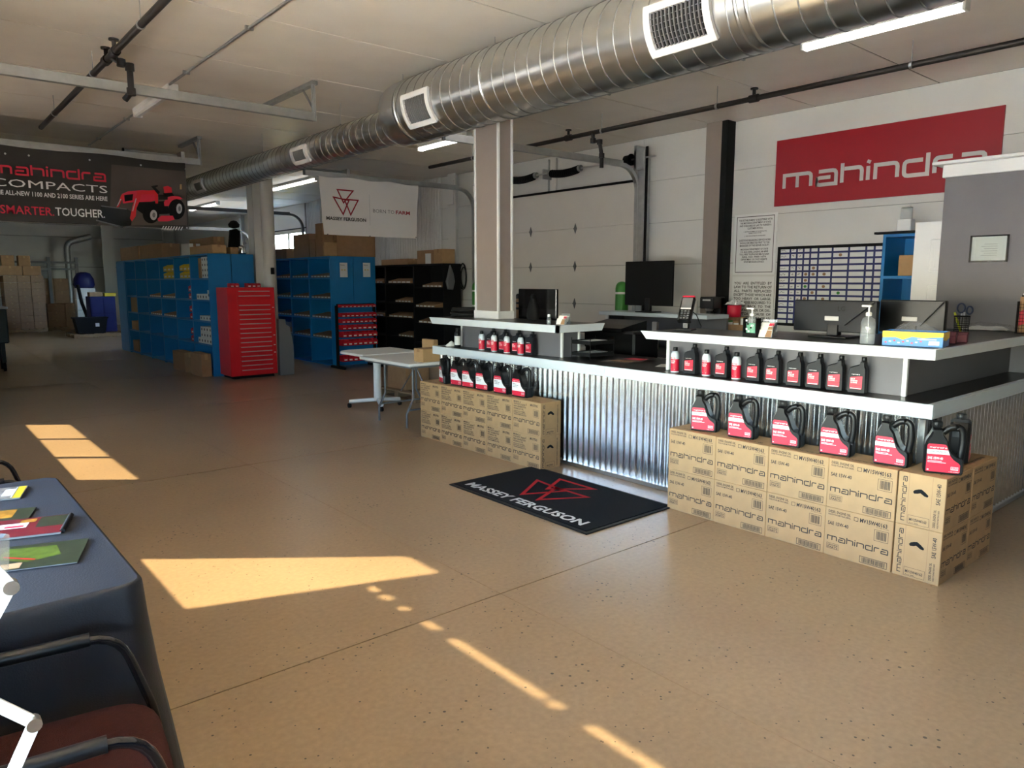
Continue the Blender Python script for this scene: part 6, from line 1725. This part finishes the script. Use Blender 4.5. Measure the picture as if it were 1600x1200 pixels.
# cart at the left edge
ca = thing('service_cart', 'dark teal cart on casters at the left edge of the picture', 'cart', (1.42, 16.6, 0))
tl_ = mat('dark_teal', (0.012, 0.03, 0.035), 0.45)
MB().cbox(-0.55, 0.16, -0.3, 0.3, 0.52, 1.15, 0.02).build('body', tl_, ca)
MB().cbox(-0.56, 0.18, -0.31, 0.31, 1.15, 1.19, 0.008).build('top', 'ltgrey', ca)
for x in (-0.42, 0.06):
    for yv in (-0.22, 0.22):
        MB().box(x - 0.03, x + 0.03, yv - 0.03, yv + 0.03, 0.16, 0.52).build('leg', tl_, ca)
        MB().cyl((x - 0.02, yv, 0.085), (x + 0.02, yv, 0.085), 0.085, n=18).build('caster', 'rubber', ca)

# ================================================================== banners
def cloth(x0, x1, z0, z1, y_, amp, name, m, parent, nx=28, nz=8, skew=0.0, seed=1):
    b = MB(); vs_ = []
    for side in (0, 1):
        for j in range(nz + 1):
            for i in range(nx + 1):
                u, v = i / nx, j / nz
                yy = y_ + amp * math.sin(u * 9 + v * 2.0 + seed) * (0.3 + v * 0.7) * 0.6 + amp * 0.5 * math.sin(u * 23 + seed * 2) * (1 - v) + side * 0.002
                vs_.append((x0 + (x1 - x0) * u + skew * (1 - v) * (0.5 - u), yy, z0 + (z1 - z0) * v - 0.012 * math.sin(u * PI * 5) * v))
    N = (nx + 1) * (nz + 1)
    fs_ = []
    for j in range(nz):
        for i in range(nx):
            a = j * (nx + 1) + i
            fs_.append((a, a + 1, a + nx + 2, a + nx + 1)); fs_.append((N + a + nx + 1, N + a + nx + 2, N + a + 1, N + a))
    b.add(vs_, fs_, 0, True)
    return b.build(name, m, parent)
BX0, BX1, BZ0, BZ1, BY = -0.10, 3.40, 2.41, 3.345, 11.358
bn = thing('hanging_banner', 'black printed banner with a red compact tractor hanging from the door track', 'banner')
cloth(BX0, BX1, BZ0, BZ1, BY, 0.010, 'fabric', 'bannerb', bn, seed=2)
OY = BY - 0.02
o = Vector((BX1, OY, BZ0))          # measured leftwards from the right edge; print coordinates run left to right from x = BX1 - 2.27
def bp_(px, py): return at_y(px, py, OY)
b = MB(); A = bp_(-13, 280); B = bp_(166, 283); b.wordmark(B.x - A.x, (A.x, OY, bp_(80, 278).z), X3, Z3, 0, t=0.21); b.build('wordmark', 'red', bn)
b = MB(); A = bp_(-12, 300); B = bp_(168, 300); b.text('COMPACTS', 0.138, (A.x, OY, bp_(80, 296).z), X3, Z3, 0, 'L', 1, 0.0, B.x - A.x); b.build('headline', 'purewhite', bn)
b = MB(); A = bp_(-10, 312); B = bp_(168, 312); b.text('THE ALL-NEW 1100 AND 2100 SERIES ARE HERE', 0.080, (A.x, OY, bp_(80, 308.5).z), X3, Z3, 0, 'L', 1, 0.02, B.x - A.x); b.build('subline', 'purewhite', bn)
b = MB(); A = bp_(1, 335); B = bp_(85, 335); b.text('SMARTER.', 0.148, (A.x, OY, bp_(43, 335).z), X3, Z3, 0, 'L', 1, 0.012, B.x - A.x); b.build('slogan_left', 'red', bn)
b = MB(); A = bp_(87, 339); B = bp_(164, 339); b.text('TOUGHER.', 0.148, (A.x, OY - 0.008, bp_(126, 338.5).z), X3, Z3, 0, 'L', 1, 0.012, B.x - A.x); b.build('slogan_right', 'purewhite', bn)
b = MB()
for k in range(8):
    A = bp_(252 + 4.2 * k, 359); b.flat([(0, 0), (0.014, 0), (0.044, 0.055), (0.030, 0.055)], (A.x, OY, bp_(252, 359).z), X3, Z3)
b.build('hazard_stripes', 'purewhite', bn)
# tractor printed on the banner (flat print)
def poly_print(name, m, polys, dy=0.0):
    b = MB()
    for q in polys:
        b.add([tuple(at_y(px, py, OY - dy)) for px, py in q][::-1], [tuple(range(len(q)))])
    return b.build(name, m, bn)
def disc(cx_, cy_, rx, ry, n=20): return [(cx_ + rx * math.cos(2 * PI * k / n), cy_ + ry * math.sin(2 * PI * k / n)) for k in range(n)]
poly_print('backdrop_print', 'bannerg', [[(174, 257), (290, 268), (292, 352), (150, 352), (172, 330)]])
poly_print('bucket_print', 'blackgl', [[(153, 345), (158, 321), (198, 326), (207, 332), (205, 352), (190, 355)]], 0.002)
poly_print('bucket_edge_print', 'grey', [[(150, 343), (192, 354), (192, 356), (150, 345)], [(158, 321), (198, 326), (198, 327.5), (158, 322.5)]], 0.0025)
poly_print('bonnet_print', 'red', [[(191, 303), (200, 299), (222, 297), (238, 298), (246, 301), (247, 312), (236, 315), (208, 316), (192, 318)]], 0.003)
poly_print('fender_print', 'red', [[(256, 316), (261, 309), (268, 306), (280, 307), (286, 311), (277, 312), (270, 315), (266, 322), (257, 322)]], 0.003)
poly_print('grille_print', 'blackm', [[(194, 305), (208, 303), (207, 313), (195, 315)]], 0.0035)
poly_print('chassis_print', 'blackm', [[(212, 316), (262, 314), (264, 334), (226, 336), (214, 328)]], 0.0028)
poly_print('deck_print', 'red', [[(246, 342), (252, 337), (270, 337), (273, 343), (262, 346), (248, 346)]], 0.0046)
poly_print('loader_print', 'toolred', [[(214, 303), (221, 301), (219, 312), (213, 326), (212, 338), (206, 346), (203, 341), (207, 322)], [(190, 304), (195, 303), (186, 323), (182, 324)], [(213, 299), (241, 297), (247, 300), (247, 318), (243, 318), (241, 303), (215, 304)]], 0.004)
poly_print('cylinder_print', 'ltgrey', [[(212, 310), (213.5, 310), (208, 330), (206.5, 330)]], 0.0045)
poly_print('cylinder_print', 'ltgrey', [[(188, 311), (189.5, 311), (184, 322), (182.5, 322)]], 0.0045)
poly_print('front_tyre_print', 'blackm', [disc(236, 335, 13, 14)], 0.0045)
poly_print('rear_tyre_print', 'blackm', [disc(276, 327, 13, 16)], 0.0045)
poly_print('front_hub_print', 'ltgrey', [disc(240, 336, 5.5, 8)], 0.005)
poly_print('rear_hub_print', 'ltgrey', [disc(280, 326, 4.5, 8)], 0.005)
poly_print('front_hub_ring_print', 'grey', [disc(240.5, 336, 2.4, 4)], 0.0055)
poly_print('rear_hub_ring_print', 'grey', [disc(280.5, 326, 2, 4)], 0.0055)
poly_print('seat_print', 'binred', [[(255, 292), (262, 290.5), (268, 293), (269, 301), (257, 302)]], 0.0045)
poly_print('cab_print', 'black', [[(255, 302), (269, 301), (272, 306), (256, 308)], [(236, 291), (246, 289), (247, 291), (243, 293), (250, 300), (247, 304)], [(247, 304), (262, 305), (262, 312), (248, 312)]], 0.0045)
poly_print('lamp_print', 'kraft', [[(281, 288), (284, 288), (284, 296), (281, 296)]], 0.005)
for px, py in ((8, 240), (45, 243), (140, 250), (220, 258), (290, 264), (69, 350), (292, 356)):
    p = at_y(px, py, OY); MB().cyl((p.x, OY, p.z), (p.x, OY - 0.003, p.z), 0.012, n=10).build('eyelet', 'steel', bn)

wbn = thing('hanging_banner', 'white printed banner with a red triangle emblem hanging from the door track', 'banner')
WY = 11.318
A, B = at_y(498, 283, WY), at_y(655, 373, WY)
cloth(A.x, B.x, B.z, 3.35, WY, 0.008, 'fabric', 'bannerw', wbn, skew=0.12, seed=5)
WO = WY - 0.018
p = at_y(522, 334, WO); q = at_y(560, 334, WO)
b = MB(); b.triangles((q.x - p.x), (p.x, WO, p.z), X3, Z3, 0, 0.05); b.build('emblem', 'signred', wbn)
p = at_y(510, 342, WO); q = at_y(572, 342, WO)
b = MB(); b.text('MASSEY FERGUSON', 0.075, (p.x, WO, p.z - 0.01), X3, Z3, 0, 'L', 1, 0.03, q.x - p.x); b.build('lettering', 'ink', wbn)
p = at_y(583, 332, WO); q = at_y(616, 332, WO); r_ = at_y(640.5, 332, WO)
b = MB(); b.text('BORN TO', 0.085, (p.x, WO, p.z), X3, Z3, 0, 'L', 1, 0.0, q.x - p.x); b.build('slogan', 'grey', wbn)
p2 = at_y(618.5, 332, WO)
b = MB(); b.text('FARM', 0.085, (p2.x, WO, p.z), X3, Z3, 0, 'L', 1, 0.025, r_.x - p2.x); b.build('slogan_bold', 'signred', wbn)
p = at_y(577, 304, WO); q = at_y(577, 352, WO)
MB().box(p.x - 0.003, p.x + 0.003, WO - 0.001, WO, q.z, p.z).build('divider', 'ltgrey', wbn)
for px, py in ((512, 366), (578, 369), (650, 371)):
    p = at_y(px, py, WO); MB().cyl((p.x, WO, p.z), (p.x, WO - 0.003, p.z), 0.011, n=10).build('eyelet', 'grey', wbn)

# ================================================================== foreground table, chairs and stand
TX0, TX1, TY0, TY1, TZ = -0.27, 0.50, 2.34, 3.90, 0.752
ftb = thing('display_table', 'folding table under a dark navy cloth in the left foreground', 'table')
MB().box(TX0 + 0.01, TX1 - 0.01, TY0 + 0.01, TY1 - 0.01, TZ - 0.04, TZ - 0.006).build('top', 'white', ftb)
for x in (TX0 + 0.12, TX1 - 0.12):
    for yv in (TY0 + 0.2, TY1 - 0.2): MB().cyl((x, yv, 0), (x, yv, TZ - 0.04), 0.014, n=8).build('leg', 'grey', ftb)
# cloth: perimeter loop swept downward with folds that grow towards the hem
def tablecloth():
    rc_ = 0.055; per = []
    cs = [(TX1 - rc_, TY0 + rc_, -PI / 2), (TX1 - rc_, TY1 - rc_, 0), (TX0 + rc_, TY1 - rc_, PI / 2), (TX0 + rc_, TY0 + rc_, PI)]
    for ci, (cx_, cy_, a0) in enumerate(cs):
        for k in range(9):
            a = a0 + PI / 2 * k / 8; per.append((cx_ + rc_ * math.cos(a), cy_ + rc_ * math.sin(a), math.cos(a), math.sin(a), 1.0 - abs(k - 4) / 4))
        nx_ = cs[(ci + 1) % 4]; a1 = a0 + PI / 2
        p0 = (cx_ + rc_ * math.cos(a1), cy_ + rc_ * math.sin(a1)); p1 = (nx_[0] + rc_ * math.cos(a1), nx_[1] + rc_ * math.sin(a1))
        m_ = 14
        for k in range(1, m_): per.append((p0[0] + (p1[0] - p0[0]) * k / m_, p0[1] + (p1[1] - p0[1]) * k / m_, math.cos(a1), math.sin(a1), 0.0))
    n = len(per); b = MB(); vs_ = []; prof = [(0.0, 0.0), (0.006, 0.002), (0.012, 0.010), (0.014, 0.03), (0.018, 0.12), (0.03, 0.3), (0.05, 0.5), (0.07, 0.738)]
    for off, dz in prof:
        d = dz / 0.74
        for i, (x, yv, nx_, ny_, corner) in enumerate(per):
            wall = 0.25 if nx_ < -0.5 else 1.0
            fold = (0.016 * math.sin(i * 1.15) + 0.012 * math.sin(i * 0.43 + 1)) * d * wall
            o_ = (off + corner * ((0.11 if ny_ > -0.2 else 0.05) * d ** 1.3) * wall) if wall == 1.0 else off * 0.3
            vs_.append((max(x + nx_ * (o_ + fold), XL + 0.015), yv + ny_ * (o_ + fold), TZ - dz))
    fs_ = []
    for j in range(len(prof) - 1):
        for i in range(n): fs_.append((j * n + i, j * n + (i + 1) % n, (j + 1) * n + (i + 1) % n, (j + 1) * n + i)[::-1])
    b.add(vs_, fs_, 0, True)
    # top with faint creases
    b.add(vs_[:n], [tuple(range(n))])
    return b
tc_ = tag(tablecloth().build('tablecloth', 'navy'), 'dark navy tablecloth draped over the foreground table', 'tablecloth')
# magazines and catalogues
def booklet(p, w, h, rz, th, label, base, prints):
    t = thing('catalogue', label, 'magazine', (p[0], p[1], TZ + 0.001), rz)
    MB().cbox(-w / 2, w / 2, -h / 2, h / 2, 0, th, 0.001).build('pages', 'grey', t)
    MB().box(-w / 2 - 0.001, w / 2 + 0.001, -h / 2 - 0.001, h / 2 + 0.001, th, th + 0.0008).build('cover', base, t)
    b = MB(); mats_ = []
    for k, (poly, m_) in enumerate(prints):
        if m_ not in mats_: mats_.append(m_)
        b.flat(poly, (0, 0, th + 0.0012 + 0.0003 * k), X3, Y3, mats_.index(m_))
    b.build('cover_print', mats_, t)
    return t
M['mgreen'] = mat('meadow_print', (0.09, 0.14, 0.02), 0.3, var=0.4, scale=30)
M['mred'] = mat('red_cover_print', (0.16, 0.012, 0.02), 0.35, var=0.15, scale=20)
M['mdark'] = mat('dark_field_print', (0.035, 0.045, 0.025), 0.3, var=0.3, scale=20)
M['morange'] = mat('harvest_print', (0.42, 0.20, 0.03), 0.3, var=0.5, scale=25)
M['msky'] = mat('sky_print', (0.18, 0.33, 0.46), 0.3, var=0.1, scale=10)
M['mgrey'] = mat('workshop_print', (0.22, 0.21, 0.20), 0.3, var=0.6, scale=40)
RZB = 0.0
def R4(x0, x1, y0, y1): return [(x0, y0), (x1, y0), (x1, y1), (x0, y1)]
booklet((0.245, 3.70), 0.23, 0.20, -0.25, 0.005, 'grey magazine with a yellow border at the far end of the table', 'mgrey',
        [(R4(0.085, 0.113, -0.098, 0.098), 'binyel'), (R4(0.04, 0.08, -0.05, 0.06), 'paper'), (R4(0.078, 0.082, -0.09, 0.09), 'paper')])
booklet((0.20, 3.33), 0.28, 0.20, -0.30, 0.004, 'catalogue with an orange harvest picture partly under the red one', 'mdark', [(R4(-0.12, 0.08, -0.02, 0.09), 'morange')])
bk = booklet((0.27, 3.12), 0.31, 0.22, -0.30, 0.008, 'red machinery catalogue with a black spine on the navy cloth', 'mred',
        [(R4(0.06, 0.154, -0.02, 0.105), 'mdark'), (R4(-0.15, -0.02, -0.108, -0.06), 'msky'), (R4(-0.06, 0.03, -0.01, 0.05), 'paper'), (R4(0.0, 0.05, 0.05, 0.09), 'morange'), (R4(-0.04, 0.02, 0.0, 0.02), 'red')])
MB().cyl((0.158, -0.10, 0.007), (0.158, 0.10, 0.007), 0.009, n=10).build('spine', 'blackm', bk)
booklet((0.29, 2.77), 0.26, 0.235, -0.32, 0.004, 'catalogue with a green meadow picture nearest on the table', 'mdark',
        [([(-0.12, 0.0), (-0.02, -0.06), (0.07, -0.02), (0.04, 0.08), (-0.10, 0.09)], 'mgreen'), (R4(-0.12, -0.03, -0.11, -0.06), 'kraft'), ([(-0.10, 0.005), (0.0, -0.05), (0.002, -0.04), (-0.098, 0.015)], 'toolred')])

# armchairs with tubular arms, facing the hall
def arm_chair(x, yv, rz, label):
    t = thing('arm_chair', label, 'chair', (x, yv, 0), rz)
    b = MB(); vs_ = []; n = 28
    def ring(z, k_, z_c=0.0):
        out = []
        for i in range(n):
            a = 2 * PI * i / n; c, s = math.cos(a), math.sin(a); e = 0.42
            out.append((0.26 * k_ * math.copysign(abs(c) ** e, c), 0.25 * k_ * math.copysign(abs(s) ** e, s), z))
        return out
    prof = [(0.405, 0.90), (0.41, 0.97), (0.435, 1.0), (0.46, 0.985), (0.475, 0.93), (0.482, 0.75), (0.476, 0.4), (0.470, 0.08)]
    for z, k_ in prof: vs_ += ring(z, k_)
    b.add(vs_, [(j * n + i, j * n + (i + 1) % n, (j + 1) * n + (i + 1) % n, (j + 1) * n + i) for j in range(len(prof) - 1) for i in range(n)], 0, True)
    b.add(vs_[-n:], [tuple(range(n))]); b.build('seat', 'maroon', t)
    MB().lathe([(0.02, 0), (0.018, 0.006), (0.006, 0.009)], (0.0, 0.0, 0.466), 12).build('seat_button', 'maroon', t)
    MB().cbox(-0.23, 0.23, 0.25, 0.31, 0.55, 0.88, 0.025).build('backrest', 'maroon', t)
    for s in (-1, 1):
        xx = s * 0.275
        pts = arc_corner([Vector((xx, 0.30, 0.84)), Vector((xx, 0.26, 0.665)), Vector((xx, -0.17, 0.665)), Vector((xx * 0.98, -0.25, 0.40)), Vector((xx * 0.98, -0.27, 0.012)), Vector((xx * 0.98, 0.27, 0.012))], [0, 0.05, 0.08, 0.05, 0.06, 0], 5)
        MB().tube([tuple(p) for p in pts], 0.0125, 10).build('side_tube', 'blackgl', t)
        MB().tube([(xx, 0.2, 0.667), (xx, -0.10, 0.667)], 0.019, 10).build('arm_pad', 'black', t)
    MB().tube([(-0.275, 0.24, 0.40), (0.275, 0.24, 0.40)], 0.011, 8).build('rear_tube', 'blackgl', t)
    MB().tube([(-0.265, -0.2, 0.395), (0.265, -0.2, 0.395)], 0.011, 8).build('front_tube', 'blackgl', t)
    return t
ch1 = arm_chair(0.20, 1.95, PI / 2 - 0.12, 'maroon upholstered armchair with black tube arms before the navy table')
ch2 = arm_chair(0.240, 4.585, PI / 2, 'maroon armchair beyond the navy table, only its black arm showing')
# white folding brochure stand at the very left
wsd = thing('brochure_stand', 'white folding brochure stand with hinged arms at the left edge', 'stand')
SY = 1.30
def bar(a, c, y_, w=0.009):
    b = MB(); a, c = Vector((a[0], y_, a[1])), Vector((c[0], y_, c[1])); d = (c - a).normalized(); nrm = Vector((-d.z, 0, d.x)) * w
    b.prism([(0, 0), (1, 0)], a, (0, 0, 0), (0, 0, 0), (0, 0.001, 0)) if False else None
    q = [a + nrm, c + nrm, c - nrm, a - nrm]
    b.add([v + Vector((0, s, 0)) for s in (-0.003, 0.003) for v in q], [(0, 1, 2, 3), (7, 6, 5, 4), (0, 4, 5, 1), (1, 5, 6, 2), (2, 6, 7, 3), (3, 7, 4, 0)])
    return b
def sp(px, py): v = at_y(px, py, SY); return (v.x, v.z)
j1, j2, j3 = sp(52, 1128), sp(16, 915), sp(-70, 1070)
bar(j3, j1, SY).build('arm', 'white', wsd)
bar(j1, sp(-20, 1290), SY - 0.008).build('arm', 'white', wsd)
bar(j2, sp(-30, 1000), SY).build('arm', 'white', wsd)
bar(j2, sp(-30, 870), SY - 0.008).build('arm', 'white', wsd)
bar(sp(-30, 1000), j3, SY - 0.004).build('arm', 'white', wsd)
for (x, z) in (j1, j2, j3): MB().cyl((x, SY - 0.014, z), (x, SY + 0.006, z), 0.011, n=14).build('pivot', 'steel', wsd)
A = sp(-90, 880); B = sp(28, 866)
b = MB(); b.add([(A[0], SY - 0.03, A[1] - 0.01), (B[0] - 0.012, SY + 0.03, B[1] - 0.045), (B[0], SY + 0.10, B[1]), (A[0], SY + 0.10, A[1] + 0.03), (A[0], SY - 0.03, A[1] - 0.006), (B[0] - 0.012, SY + 0.03, B[1] - 0.041), (B[0], SY + 0.10, B[1] + 0.004), (A[0], SY + 0.10, A[1] + 0.034)],
                    [(3, 2, 1, 0), (4, 5, 6, 7), (0, 1, 5, 4), (1, 2, 6, 5), (2, 3, 7, 6), (3, 0, 4, 7)]); b.build('tray', 'clear', wsd)
zb = sp(-20, 1290)
MB().cyl((zb[0], SY, 0.012), (zb[0], SY, zb[1] + 0.02), 0.012, n=10).build('post', 'white', wsd)
MB().cbox(zb[0] - 0.16, zb[0] + 0.10, SY - 0.12, SY + 0.12, 0, 0.012, 0.004).build('base', 'white', wsd)
